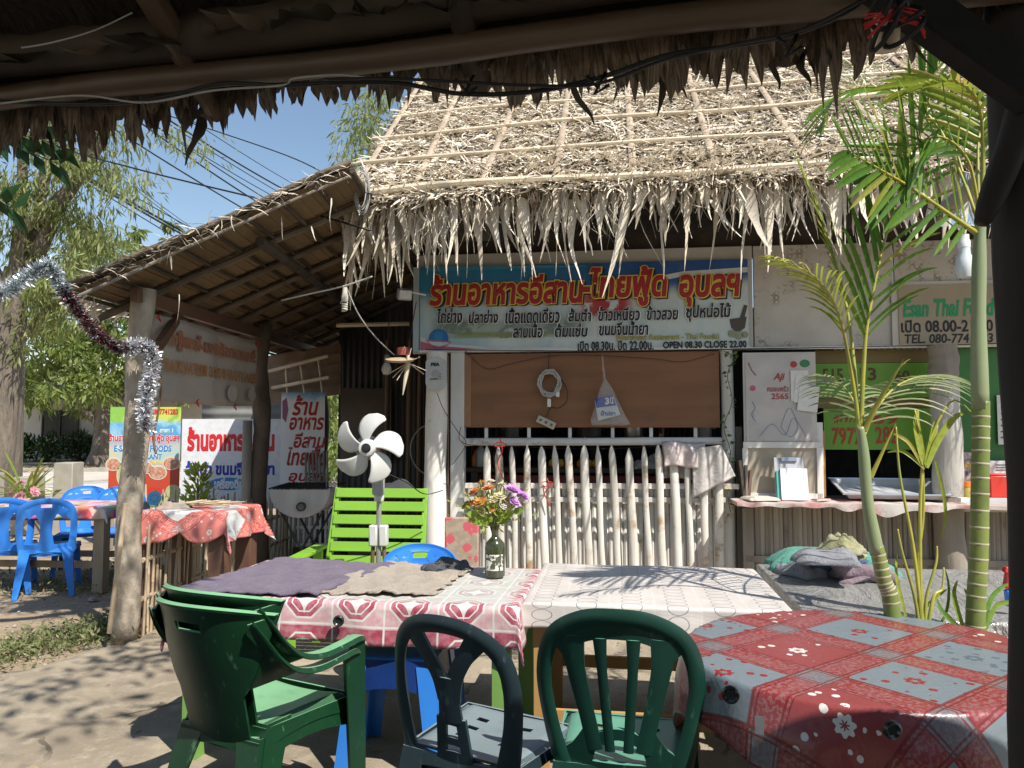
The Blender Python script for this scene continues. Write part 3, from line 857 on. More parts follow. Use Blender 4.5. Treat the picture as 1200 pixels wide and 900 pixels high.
# hanging dry leaves of the eave fringe
def hang_mesh(L, w, seed, bend=.06, curl=.5):
    rg = random.Random(seed); seg = 7; mb = MB(); a = rg.uniform(0, 6.28)
    vs = []; x = y = 0.0
    bx, by = rg.uniform(-bend, bend), rg.uniform(-bend, bend * .5)
    wob = rg.uniform(.0, .03)
    for i in range(seg + 1):
        t = i / seg
        ww = w * (.35 + 1.1 * math.sin(min(1, t * 1.4 + .12) * math.pi) ** .8 if t < .62 else .35 * (1 - t) / .38 + .12) * .5
        if t >= .62: ww = w * .5 * max(.12, (1 - t) * 2.2)
        an = a + rg.uniform(-.3, .3) + t * curl
        cx = bx * t * t + wob * math.sin(t * 7 + a); cy = by * t * t - .02 * t
        dx, dy = math.cos(an) * ww, math.sin(an) * ww * .6
        vs += [(cx - dx, cy - dy, -L * t), (cx + dy * .3, cy + dx * .25 - .002, -L * t), (cx + dx, cy + dy, -L * t)]
    fs = []
    for i in range(seg):
        for j in range(2): fs.append((3 * i + j, 3 * i + j + 1, 3 * i + j + 4, 3 * i + j + 3))
    mb.add(vs, fs, t=rg.random() ** 1.8 * .8)
    return mb
HM = [hang_mesh(1.0, .05 + .014 * (i % 4), i, .16 + .05 * (i % 3), 1.8 if i % 2 else .6).mesh('dry_leaf', ML_thatch, 3) for i in range(16)]
def place_hang(u, v, z, L, wide, parent, k=None, ang=None):
    o = mkobj('dry_leaf', HM[RNG.randrange(16) if k is None else k % 16], parent, None, (u, v, z), (RNG.uniform(-.12, .12), RNG.uniform(-.18, .18), ang if ang is not None else RNG.uniform(-.9, .9)))
    o.scale = (wide, wide, L); return o
cnt = 0
for k in range(255):
    u = U0 + .02 + (U1 - .9 - U0) * (k + RNG.uniform(-.4, .4)) / 255
    dens = .5 + .5 * math.sin(u * 5.1) * math.sin(u * 2.3 + 1)
    L = RNG.uniform(.24, .52) + (.26 * RNG.random() if RNG.random() < .35 + .25 * dens else 0)
    if RNG.random() < .1: L += .15
    place_hang(u, -1.0 + RNG.uniform(-.03, .07), zroof(u, -1.0) + RNG.uniform(-.03, .02), L, RNG.uniform(.42, .82), roof); cnt += 1
for k in range(40):     # extra long strands bunched at the left corner
    u = U0 + RNG.random() ** 1.6 * .7 - .02
    place_hang(u, -1.0 + RNG.uniform(-.03, .3), zroof(u, -1.0) + RNG.uniform(-.05, .05), RNG.uniform(.3, .72) * (1.05 if u < .05 else .8), RNG.uniform(.4, .9), roof)
# many finer strands between them, uncounted
n = 1300
u = NP.uniform(U0, U1 - .3, n); P = np.stack([u, -1.0 + NP.uniform(-.05, .08, n), 3.22 + .036 * u + NP.uniform(-.06, .02, n)], 1)
D = np.stack([NP.normal(0, .25, n), NP.normal(-.1, .2, n), np.full(n, -1.0)], 1); W = np.stack([NP.normal(1, .3, n), NP.normal(0, .6, n), NP.normal(0, .1, n)], 1)
V = strips(P, D, W, NP.uniform(.05, .34, n) * (1 + .3 * np.sin(u * 5)), NP.uniform(.003, .012, n), NP.normal(0, .25, n), 4, .2, .15)
stuff(mkobj('thatch', npmesh('thatch', V, strip_faces(4), ML_thatch, np.clip(NP.normal(.25, .25, n), 0, 1)), roof))

# ---------------- posts and frame of the kitchen front
def post_bl(px0, px1, v, z0, z1, name, mat, parent, round_=True, taper=1.0, dz=0, sq=None, label=None):
    u0, _ = bl(px0, 500, v); u1, _ = bl(px1, 500, v); r = (u1 - u0) / 2; uc = (u0 + u1) / 2
    mb = MB()
    if round_:
        k = 14; pts = []; rs = []
        for i in range(k):
            t = i / (k - 1); pts.append((uc + .006 * math.sin(t * 7 + px0), v, lerp1(z0, z1, t))); rs.append(r * lerp1(1.04, taper, t) * (1 + .03 * math.sin(t * 17 + px0)))
        mb.tube(pts, rs, 14)
    else: mb.box((uc, v, (z0 + z1) / 2), (2 * r, sq or 2 * r, z1 - z0))
    return mb.obj(name, mat, parent, label=label, bevel=0 if round_ else .006), uc, r
post_bl(498, 524, -.12, 0, 2.14, 'post', MWhite, bld, taper=.92, label='thick white painted round post')
post_bl(529, 545, .0, 0, 2.15, 'post', MWhite, bld, False, sq=.1)
post_bl(845, 860, .0, 0, 2.15, 'post', MWhite, bld, taper=1.0)
post_bl(861, 869, .03, 0, 1.5, 'post', MWoodGrey, bld, False, sq=.05)
post_bl(1092, 1126, -.18, 0.96, 1.86, 'post', simple('worn_white_post', (.50, .475, .43), (.38, .35, .31), rough=.7, scale=7, stretch=(1.5, 1.5, .15), bump=.9, bdist=.01, dirt=(.22, .17, .13), dirt_amt=.5), bld, taper=.98)
post_bl(1091, 1125, -.18, 1.865, 2.14, 'post', MWoodGrey, bld, taper=.98)
post_bl(1092, 1126, -.18, 0, .955, 'post', MWoodGrey, bld, taper=1.0)
u0, z0 = bl(545, 523); u1, _ = bl(846, 523)
mb = MB(); bamboo(mb, (bl(543, 518, -.03)[0], -.03, bl(543, 518, -.03)[1]), (bl(846, 517, -.03)[0], -.03, bl(846, 517, -.03)[1]), .034, .034, .5, 10, .003)
mb.obj('rail', MWhite, bld)
for px in (570, 620, 668, 718, 763, 815):
    mb = MB(); u, z = bl(px, 513, .0); mb.box((u, .0, z + .04), (.028, .028, .14)); mb.obj('spindle', MWhite, bld)
mb = MB(); u0 = bl(527, 470, .02)[0]; mb.tube([(u0, -.06, .2), (u0 + .005, -.06, 1.2), (u0, -.05, 2.12)], .008, 6); mb.obj('conduit', simple('rusty_pipe', (.2, .12, .08)), bld)

# plywood board
u0, _ = bl(543, 460, -.03); u1, _ = bl(843, 460, -.03); zb = bl(700, 501, -.03)[1]
t = bt_('plywood_board', 'brown plywood board closing the hatch under the big sign', 'board', (u0 + u1) / 2, -.03, zb)
mb = MB(); mb.box((0, 0, (2.13 - zb) / 2), (u1 - u0, .014, 2.13 - zb)); mb.obj('panel', MPly, t, bevel=.002)
mb = MB(); mb.box((-(u1 - u0) / 2 + .035, -.010, (2.13 - zb) / 2), (.07, .004, 2.13 - zb - .02)); mb.obj('edge_strip', simple('ply_edge', (.36, .19, .10), scale=4), t)

# picket fence
pf = bt_('picket_fence', 'white picket fence with pointed weathered pickets closing the kitchen front', 'fence', bl(700, 560, -.16)[0], -.16, 0)
pc = bl(700, 560, -.16)[0]
pk = [(570, 573), (584, 588), (600, 604), (617.5, 620), (634, 638.5), (650, 656), (666, 673), (684, 690), (700, 706), (717, 724), (737, 743), (754, 761), (771, 777), (789, 795), (805, 810), (824, 827), (841, 844)]
tops = [522, 523, 523, 521, 523, 522, 521, 521, 522, 522, 525, 523, 521, 524, 528, 526, 524]
for i, ((a_, b_), ty) in enumerate(zip(pk, tops)):
    ut, zt = bl(a_, ty, -.16); ub, zb_ = bl(b_, 660, -.16)
    k = (ub - ut) / (zt - zb_); ub = ut + k * (zt - .05)
    w = .029 + .005 * math.sin(i * 2.1); mb = MB()
    sil = [(-w * .9, 0), (w * .9, 0), (w, .5), (w * .96, .93), (w * .55, .975), (0, 1), (-w * .6, .97), (-w * .96, .925), (-w, .5)]
    H = zt - .05; ns = 10
    vs = []; fs = []
    rows = [0, .2, .35, .5, .65, .8, .93, .972, 1.0]
    for j, tt in enumerate(rows):
        ww = w * (1 + .05 * math.sin(tt * 9 + i)) * (1 if tt < .94 else (.58 + .12 * math.sin(i * 3.7) if tt < .99 else .08 + .22 * abs(math.sin(i * 5.3)) ** 3))
        cx = lerp1(ub, ut, tt) - pc + .004 * math.sin(tt * 8 + i * 1.7); z = .05 + H * tt
        for q in range(10):
            an = 2 * math.pi * q / 10
            vs.append((cx + math.cos(an) * ww, math.sin(an) * ww * .62, z))
    for j in range(len(rows) - 1):
        for q in range(10): fs.append((j * 10 + q, j * 10 + (q + 1) % 10, (j + 1) * 10 + (q + 1) % 10, (j + 1) * 10 + q))
    fs.append(tuple(range(9, -1, -1))); fs.append(tuple((len(rows) - 1) * 10 + q for q in range(10)))
    mb.add(vs, fs)
    mb.obj('picket', MWhiteP, pf)
for (y_, hh) in ((569, .045), (585, .04)):
    ua, za = bl(545, y_, -.12); ub, zb_ = bl(866 if y_ == 569 else 850, y_ + 1, -.12)
    mb = MB(); mb.bar((ua - pc, .035, za), (ub - pc, .035, zb_), .02, hh); mb.obj('rail', MWhiteP, pf, bevel=.003)
# red string tied on the fence
MS_red = flat('red_string', (.55, .03, .03), .6)
for (px, y0, y1) in ((586, 514, 562), (641, 560, 592)):
    mb = MB(); u, z = bl(px, y0, -.21); _, z2 = bl(px, y1, -.21)
    mb.tube(interp([(u, -.21, z), (u + .02, -.22, lerp1(z, z2, .3)), (u - .02, -.21, lerp1(z, z2, .6)), (u + .03, -.22, z2)], 14), .005, 5)
    mb.tube([(u + .05 * math.cos(q), -.21 + .01 * math.sin(q), z - .05 + .02 * math.sin(q)) for q in np.linspace(0, 6.28, 12)], .004, 5)
    tag(mb.obj('red_string', MS_red, loc=BO, rot=(0, 0, BANG)), 'red string hanging from the %s' % ('white rail above the left pickets' if px < 600 else 'middle rail behind the sixth picket'), 'string')

# white cane wall behind the pickets and grey cane wall under the counter
cw = bt_('cane_wall', 'white painted low wall of upright canes behind the picket fence', 'wall', bl(700, 600, .06)[0], .06, 0)
wc = bl(700, 600, .06)[0]; ua = bl(524, 600, .06)[0]; ub = bl(866, 600, .06)[0]; nk = 57
cane = MB(); bamboo(cane, (0, 0, .02), (0, 0, .985), .024, .023, .33, 8, .002, random.Random(2)); cane_me = cane.mesh('cane', MWhite, .7)
for i in range(nk):
    o = mkobj('cane', cane_me, cw, None, (lerp1(ua, ub, (i + .5) / nk) - wc, RNG.uniform(-.006, .006), RNG.uniform(-.014, .01)), (0, RNG.uniform(-.009, .009), i * 1.3))
zc = bl(700, 586, .06)[1]
mb = MB(); mb.bar((ua - wc, -.03, zc - .0), (ub - wc, -.03, zc), .02, .05); mb.obj('cap_rail', MWhiteP, cw)
gw = bt_('cane_wall', 'grey weathered cane wall under the serving counter', 'wall', bl(1000, 630, -.08)[0], -.08, 0)
wc = bl(1000, 630, -.08)[0]; ua = bl(872, 600, -.08)[0]; ub = bl(1250, 600, -.08)[0]; nk = 64
cane = MB(); bamboo(cane, (0, 0, .02), (0, 0, .86), .0248, .0242, .4, 8, .003, random.Random(5)); cane_me = cane.mesh('cane', MCaneG, .7)
for i in range(nk):
    mkobj('cane', cane_me, gw, None, (lerp1(ua, ub, (i + .5) / nk) - wc, RNG.uniform(-.006, .006), RNG.uniform(-.01, .01)), (0, RNG.uniform(-.015, .015), i * 1.7))
zr = bl(950, 656, -.11)[1]
mb = MB(); mb.bar((ua - wc, -.035, zr), (ub - wc, -.035, zr), .02, .05); mb.obj('bottom_rail', MCaneG, gw)
ug = bl(876, 620, -.1)[0]
mb = MB(); mb.box((ug - wc, -.03, .42), (.08, .03, .84)); mb.obj('end_board', MWoodGrey, gw)

# serving counter
zc = .93
u0 = bl(866, 590, -.5)[0]; u1 = 6.2
ct = bt_('serving_counter', 'worn serving counter ledge with a faded red cloth edge', 'counter', (u0 + u1) / 2, -.2, 0)
mc = (u0 + u1) / 2
mb = MB(); mb.shell(lambda s, t: (lerp1(u0, u1, s) - mc, lerp1(-.26, .45, t) - .0, zc - .03 + .004 * math.sin(s * 30)), 30, 3, .028); mb.obj('top', simple('counter_top', (.48, .42, .36), (.38, .3, .26), scale=3, dirt=(.3, .2, .17)), ct)
MC_redf = simple('faded_red_cloth', (.40, .15, .15), (.46, .38, .34), rough=.7, scale=9, bump=.5, dirt=(.52, .48, .43), dirt_amt=.9)
ue = bl(1135, 590, -.45)[0]
def cl_(s, t):
    u = lerp1(u0 - .01, ue, s) - mc
    if t < .5: return (u, lerp1(.05, -.275, t * 2), zc - .012 + .003 * math.sin(s * 60))
    return (u, -.278 - .006 * math.sin(s * 45 + 2 * math.sin(s * 11)) * (t - .5) * 2, zc - .012 - (t - .5) * 2 * (.022 + .012 * math.sin(s * 23) ** 2 + .07 * max(0, math.sin((s - .42) / .5 * math.pi)) * (.6 + .4 * math.sin(s * 31))))
mb = MB(); mb.shell(cl_, 90, 6, .004); mb.obj('cloth_edge', MC_redf, ct)
tag(mb and ct, ct['label'], 'counter')

cu_ = bt_('kitchen_blocker', 'black box added behind the metal tray to stand for kitchen shade', 'blocker', 3.9, .95, 0)  # added black box, stands in for the darkness of the kitchen
mb = MB(); mb.box((0, 0, 1.1), (2.2, .4, 2.2)); mb.obj('shade_box', flat('shade_black', (.004, .004, .004), .9), cu_, bevel=.01)
mb = MB(); mb.box((.2, -.21, 1.25), (.02, .02, 1.6)); mb.obj('box_edge', MCorrD, cu_)
# interior darkness: shelf, bottles, fruit behind the pickets
zt_ = 1.12
kt = bt_('kitchen_table', 'kitchen work table behind the picket fence', 'table', 1.5, .75, 0)
mb = MB(); mb.box((0, 0, zt_ - .02), (2.3, .6, .04)); mb.obj('tabletop', MWoodDark, kt)
for sx in (-1, 1):
    for sy in (-1, 1):
        mb = MB(); mb.box((sx * 1.08, sy * .25, (zt_ - .04) / 2), (.06, .06, zt_ - .04)); mb.obj('leg', MWoodDark, kt)
mb = MB(); mb.box((0, -.2, zt_ - .12), (2.1, .03, .1)); mb.obj('apron', simple('red_apron', (.33, .06, .05)), kt)
MFruit = simple('yellow_fruit', (.75, .45, .06), (.7, .3, .05), rough=.4, scale=6)
for i, px in enumerate((648, 656, 681, 689, 699)):
    u, z = bl(px, 551, .62)
    mb = MB(); mb.lathe([(.001, -.04), (.03, -.03), (.045, 0), (.035, .03), (.001, .042)], 12)
    tag(mb.obj('fruit', MFruit, loc=B(u, .62, zt_ + .035), rot=(1.3, .2, i)), ('leftmost', 'second from left', 'middle', 'second from right', 'rightmost')[i] + ' yellow fruit on the kitchen table behind the pickets', 'fruit', 'yellow fruit on the kitchen table')
def bottle(u, v, z, h, r, mat, capmat, label, cat='bottle', group=None):
    t = bt_('bottle', label, cat, u, v, z, group)
    mb = MB(); mb.lathe([(.001, 0), (r, 0.002), (r, h * .6), (r * .85, h * .7), (r * .38, h * .8), (r * .36, h * .92)], 14); mb.obj('body', mat, t)
    mb = MB(); mb.lathe([(r * .42, h * .9), (r * .42, h), (.001, h + .001)], 12); mb.obj('cap', capmat, t)
    return t
MGl = flat('pale_glass', (.45, .5, .48), .15, .8); MGlb = flat('brown_glass', (.10, .04, .015), .12, .8); MRedP = flat('red_plastic', (.62, .045, .03), .35); MOrP = flat('orange_plastic', (.75, .2, .03), .35)
bottle(bl(563, 560, .6)[0], .6, zt_, .24, .04, MGl, MPlastW, 'clear bottle with a white pump top behind the left pickets')
bottle(bl(556, 560, .6)[0], .66, zt_, .16, .035, MOrP, MRedP, 'short orange sauce bottle behind the left pickets')
bottle(bl(578, 560, .6)[0], .72, zt_, .2, .035, MGlb, MRedP, 'dark brown sauce bottle behind the left pickets')
def pot(u, v, z, r, h, mat, label, cat='pot', name='cooking_pot'):
    t = bt_(name, label, cat, u, v, z)
    mb = MB(); mb.lathe([(.001, 0), (r * .93, 0), (r, h * .1), (r, h), (r * 1.05, h * 1.01), (r * .95, h * .97), (r * .95, h * .1), (.001, h * .06)], 24, cap=False); mb.obj('body', mat, t)
    for s_ in (-1, 1):
        mb = MB(); mb.tube([(s_ * r, -.03, h * .8), (s_ * (r + .03), -.02, h * .82), (s_ * (r + .03), .02, h * .82), (s_ * r, .03, h * .8)], .005, 6); mb.obj('handle', mat, t)
    return t
MAlu = simple('aluminium', (.62, .62, .62), (.5, .5, .5), rough=.3, metal=.9, bump=.05)
sh = bt_('kitchen_shelf', 'dim shelf of kitchen things seen through the gap under the plywood', 'shelf', 1.5, 1.1, 0)
mb = MB(); mb.box((0, 0, 1.38), (2.4, .35, .03)); mb.obj('shelf_board', MWoodDark, sh)
for x in (-1.15, 0, 1.15):
    mb = MB(); mb.box((x, .12, .69), (.05, .05, 1.38)); mb.obj('leg', MWoodDark, sh)
pot(bl(742, 508, 1.0)[0], 1.0, 1.395, .09, .12, MAlu, 'small grey metal pot on the dim kitchen shelf')
pot(bl(690, 508, 1.0)[0], 1.05, 1.395, .12, .09, flat('dark_pot', (.1, .1, .1), .4), 'wide dark cooking pan on the dim kitchen shelf')
pot(bl(600, 508, 1.0)[0], 1.0, 1.395, .07, .1, flat('dull_pot', (.25, .24, .22), .4), 'dull grey mug pot on the dim kitchen shelf')
pot(bl(826, 508, 1.0)[0], 1.0, 1.395, .07, .11, flat('white_enamel', (.6, .58, .55), .3), 'white enamel pot on the dim kitchen shelf')
bottle(bl(775, 508, 1.0)[0], 1.0, 1.395, .2, .035, MGlb, MPlastW, 'brown bottle standing on the dim kitchen shelf')
# pale cloth bundle behind the pickets
def cloth_lump(name, label, cat, loc, rotz, dims, mat, seed=1, fold=3.0, group=None, parent=None, amp=.2):
    rg = random.Random(seed); ph = [rg.uniform(0, 6) for _ in range(6)]
    def fn(s, t):
        a = (s - .5) * 2; b = (t - .5) * 2
        d = max(abs(a), abs(b)) ** 4
        h = (1 - d) * (.72 + amp * math.sin(a * fold * 2 + ph[0] + b * 1.5) + amp * .7 * math.sin(b * fold * 2.7 + ph[1] - a * 2) + amp * .3 * math.sin((a + b) * fold * 5 + ph[2]))
        q = 1 - .1 * math.sin(a * 5 + ph[3]) * math.cos(b * 4 + ph[4])
        return (a * dims[0] / 2 * q * (1.0 if d < .99 else .97), b * dims[1] / 2 * q, max(0, h) * dims[2])
    mb = MB(); mb.shell(fn, 30, 24, .006)
    if parent: return mb.obj(name, mat, parent, loc=loc, rot=(0, 0, rotz), smooth=3)
    o = mb.obj(name, mat, loc=loc, rot=(0, 0, rotz), smooth=3); return tag(o, label, cat, group)
MTow_w = simple('grey_white_towel', (.60, .56, .52), (.48, .43, .40), rough=.95, scale=18, bump=.8, bdist=.006, dirt=(.3, .24, .2), dirt_amt=.4)
cloth_lump('cloth_bundle', 'pale grey cloth bundle lying behind the right pickets', 'cloth', B(bl(770, 560, .6)[0], .6, zt_), .2, (.5, .25, .12), MTow_w, 4)
# cloth hung over the fence
def draped(s, t):
    a = (s - .5) * .34
    if t < .5: z = -(.5 - t) * 2 * .2; y = -.04 - .006 * math.sin(s * 12)
    else: z = -(t - .5) * 2 * .3; y = .05
    return (a * (1 - .1 * abs(t - .5)) + .004 * math.sin(t * 9), y * min(1, abs(t - .5) * 6) + .012 * math.sin(s * 14 + t * 5), z + .01 * math.sin(s * 6.28))
uu, zz = bl(797, 521, -.16)
dc = bt_('hanging_towel', 'grubby pale pink towel draped over the pickets at the right', 'towel', uu + .03, -.16, zz + .02)
mb = MB(); mb.shell(draped, 24, 26, .006); mb.obj('front_towel', simple('pinkish_towel', (.66, .56, .53), (.52, .42, .40), rough=.95, scale=16, bump=.8, bdist=.005, dirt=(.33, .27, .25), dirt_amt=.4), dc, 3)
mb = MB(); mb.shell(lambda s, t: ((s - .5) * (.22 + .12 * t) + .18 + .05 * t, -.05 + .014 * math.sin(s * 13 + t * 2), -.05 - t * (.40 - .15 * s) + .03 * s), 22, 20, .006); mb.obj('rear_towel', MTow_w, dc, 3)
# things on / behind the right-hand counter
MGreen = simple('green_banner', (.13, .30, .02), (.10, .24, .018), rough=.5, scale=2, bump=.05, dirt=(.15, .25, .03), dirt_amt=.3)
MDGreen = simple('dark_green_banner', (.04, .19, .03), (.03, .13, .025), rough=.5, scale=2, bump=.05)
MOlive = simple('olive_board', (.17, .12, .03), (.13, .08, .02), scale=2)
gb = bt_('green_banner', 'bright green banner with red hand painted numbers behind the palm leaves', 'banner', bl(1020, 480, .1)[0], .1, bl(1020, 526, .1)[1])
gc = bl(1020, 480, .1)[0]; gz = bl(1020, 526, .1)[1]
def banbox(px0, y0, px1, y1, v, mat, parent, nm='panel', th=.006):
    a_, z0 = bl(px0, y1, v); b_, z1 = bl(px1, y0, v); z0 = bl((px0 + px1) / 2, y1, v)[1]; z1 = bl((px0 + px1) / 2, y0, v)[1]
    pl = parent['_o']
    mb = MB(); mb.box(((a_ + b_) / 2 - pl[0], v - pl[1], (z0 + z1) / 2 - pl[2]), (b_ - a_, th, z1 - z0)); return mb.obj(nm, mat, parent)
def bt2(name, label, cat, px, py, v, group=None):
    u, z = bl(px, py, v); t = bt_(name, label, cat, u, v, z, group); t['_o'] = (u, v, z); return t
def stext(parent, s, px0, y0, px1, y1, v, mat, **k):
    """lettering filling a pixel box of a board lying at depth v of the shop front"""
    o = parent['_o']
    a_ = bl(px0, (y0 + y1) / 2, v)[0]; b_ = bl(px1, (y0 + y1) / 2, v)[0]; pm = (px0 + px1) / 2
    z0 = bl(pm, y1, v)[1]; z1 = bl(pm, y0, v)[1]
    return text_part(s, a_ - o[0], z0 - o[2], b_ - a_, z1 - z0, v - o[1], mat, parent, **k)
bpy.data.objects.remove(gb)
gb = bt2('green_banner', 'bright green banner with red and brown painted numbers behind the palm leaves', 'banner', 1020, 526, .1)
MRedPaint = flat('red_brown_paint', (.34, .05, .02), .6); MBrPaint = flat('brown_paint', (.10, .05, .015), .6)
banbox(955, 410, 1094, 425, .1, MOlive, gb, 'header'); banbox(955, 425.5, 1094, 466, .1, MGreen, gb); banbox(955, 466.5, 1094, 478, .1, MOlive, gb, 'divider'); banbox(966, 478.5, 1094, 527, .1, MGreen, gb)
for (s, b4, m_) in (('515', (964, 432, 988, 447), MBrPaint), ('13', (1008, 431, 1027, 446), MBrPaint), ('60', (1049, 434, 1066, 447), MBrPaint), ('#7977', (977, 486, 1006, 496), MRedPaint), ('69', (1022, 486, 1052, 497), MRedPaint), ('7972', (975, 501, 1010, 521), MRedPaint), ('282', (1026, 500, 1052, 520), MRedPaint)):
    stext(gb, s, *b4, .094, m_, weight=.02)
gb2 = bt2('green_banner', 'dark green banner right of the weathered pillar', 'banner', 1160, 560, .1)
banbox(1124, 408, 1200, 560, .1, MDGreen, gb2)
nt = bt2('notice_sheet', 'narrow white notice sheet pinned on the dark green banner', 'notice', 1177, 520, .07)
banbox(1170, 463, 1190, 521, .07, flat('paper', (.75, .73, .68), .8), nt, 'sheet', .002)
for yy in range(470, 516, 7): banbox(1173, yy, 1184, yy + 1.6, .066, flat('ink', (.1, .1, .12)), nt, 'print_line', .002)

# calendar boards
MPaperD = simple('faded_paper', (.56, .53, .50), (.46, .43, .41), rough=.8, scale=4, bump=.3, bdist=.006, dirt=(.35, .31, .28), dirt_amt=.5)
cb = bt2('notice_board', 'tall pale board with a faded old calendar sheet and scribbles', 'notice board', 918, 583, -.12)
banbox(872, 413, 955, 520, -.12, MFascia, cb, 'backing', .02)
cs = banbox(875, 415, 949, 517, -.136, MPaperD, cb, 'calendar_sheet', .003)
fr_ = MPaperD
banbox(873, 523, 962, 583, -.12, simple('board_cream', (.46, .40, .31), (.36, .3, .22), scale=5, dirt=(.25, .19, .13), dirt_amt=.5), cb, 'lower_panel', .02)
for b4 in ((871, 518, 964, 525), (871, 525, 876, 584), (958, 525, 964, 584), (871, 578, 964, 585)):
    banbox(*b4, -.135, MWhite, cb, 'frame', .02)
banbox(956, 505, 966, 582, -.09, simple('orange_board', (.42, .22, .07), (.33, .16, .05), scale=3), cb, 'side_board', .02)
MRedInk = flat('red_ink', (.42, .05, .05)); MBlueInk = flat('blue_ink', (.10, .2, .38)); MGreenInk = flat('green_ink', (.05, .22, .10))
stext(cb, 'Aji', 906, 437, 920, 448, -.140, MRedInk, shear=.3, weight=.03); stext(cb, 'ครอบครัว', 899, 452, 924, 459, -.140, MRedInk, weight=.02); stext(cb, '2565', 904, 461, 924, 468, -.140, MRedInk, weight=.02)
def scrib(parent, pts, v, r, mat, name='drawing'):
    o = parent['_o']; q = []
    for (px, py) in pts:
        u, z = bl(px, py, v); q.append((u - o[0], v - o[1], z - o[2]))
    mb = MB(); mb.tube(interp(q, len(pts) * 5), r, 5); return mb.obj(name, mat, parent)
scrib(cb, [(890, 512), (905, 497), (920, 510), (930, 490), (945, 512)], -.140, .0014, MBlueInk)
scrib(cb, [(915, 500), (925, 478), (935, 500), (926, 512), (915, 500)], -.140, .0014, MBlueInk)
scrib(cb, [(881, 470), (885, 478), (881, 486), (886, 494)], -.140, .002, MBlueInk)
scrib(cb, [(877, 425), (881, 434), (886, 440)], -.140, .0035, MRedInk)
def disc_on(parent, px, py, v, rpx, mat, nm='printed_spot', sy=1.0, n=20, d=.002):
    o = parent['_o']; u, z = bl(px, py, v); u2, _ = bl(px + rpx, py, v); r = u2 - u
    mb = MB(); mb.prism([(math.cos(k * 2 * math.pi / n) * r, math.sin(k * 2 * math.pi / n) * r * sy) for k in range(n)], (u - o[0], v - o[1], z - o[2]), (1, 0, 0), (0, 0, 1), d)
    return mb.obj(nm, mat, parent, smooth=None)
disc_on(cb, 882, 455, -.138, 3.5, flat('pink_ink', (.5, .14, .18))); disc_on(cb, 930, 427, -.138, 4, MRedInk); disc_on(cb, 943, 426, -.138, 6, MGreenInk, sy=.8)
for i, (x0, y0, x1, y1, rz) in enumerate(((927, 434, 947, 470, .0), (930, 440, 944, 472, .1), (934, 452, 957, 482, .12))):
    ps = bt2('paper_sheet', ('curled paper sheets pinned on the calendar board, %s' % ('behind the others', 'middle one', 'front one')[i]), 'paper', (x0 + x1) / 2, y1, -.145 - .004 * i)
    o_ = banbox(x0, y0, x1, y1, -.145 - .004 * i, flat('paper', (.75, .73, .68), .8), ps, 'sheet', .002); o_.rotation_euler = (0, rz, 0)
bt3 = bt2('small_label', 'small blue and white label hanging on the side of the notice board', 'label', 961, 545, -.115)
banbox(957, 495, 964, 545, -.115, flat('paper', (.75, .73, .68), .8), bt3, 'strip', .004); banbox(957, 534, 964, 544, -.12, flat('blue_label', (.03, .12, .5)), bt3, 'blue_print', .003)
stext(bt3, 'AM', 958, 536, 963, 541, -.123, flat('paper', (.75, .73, .68)), weight=.02)
# clipboard on the counter
cp = bt_('clipboard', 'white clipboard with blank paper leaning on the notice board', 'clipboard', bl(930, 588, -.33)[0], -.33, zc)
mb = MB()
tl = Euler((R(-14), 0, R(-4))).to_matrix()
mb.box(tl @ Vector((-.015, .03, .17)), (.22, .012, .34), tl); mb.obj('board', flat('clip_board_grey', (.45, .45, .47)), cp)
mb = MB(); mb.box(tl @ Vector((.015, .012, .125)), (.20, .014, .25), tl); mb.obj('paper_block', flat('white_paper', (.86, .86, .9), .8), cp)
mb = MB(); mb.box(tl @ Vector((-.015, .018, .325)), (.12, .02, .03), tl); mb.obj('clip', MAlu, cp)
mb = MB(); mb.box(tl @ Vector((-.11, .02, .12)), (.012, .03, .22), tl); mb.obj('coloured_edge', flat('teal_print', (.05, .4, .35)), cp)
bk = cloth_lump('paper_pile', 'small pile of booklets at the left end of the counter', 'papers', B(bl(892, 588, -.35)[0], -.33, zc), .1, (.26, .2, .035), flat('booklet', (.55, .5, .42)), 9, 1.0, amp=.05)
mb = MB(); mb.box((0, 0, .006), (.14, .06, .012), (0, 0, .3)); tag(mb.obj('phone_case', MC_redf, loc=B(bl(963, 586, -.35)[0], -.33, zc), rot=(0, 0, .1)), 'flat reddish wallet lying on the counter beside the clipboard', 'wallet')
for i, (px, h_) in enumerate(((868, .3), (873, .26), (877, .22))):
    mb = MB(); mb.box((0, 0, h_ / 2), (.02, .18, h_), (0, .1 * i - .1, 0))
    tag(mb.obj('book', simple('old_book_%d' % i, ((.12, .09, .07), (.3, .24, .18), (.2, .12, .09))[i], scale=5), loc=B(bl(px, 575, -.1)[0], -.1, zc), rot=(0, 0, BANG)), ('dark worn book, leftmost of three at the counter end', 'pale worn book, middle of three at the counter end', 'brown worn book, rightmost of three at the counter end')[i], 'book', 'books at the counter end')
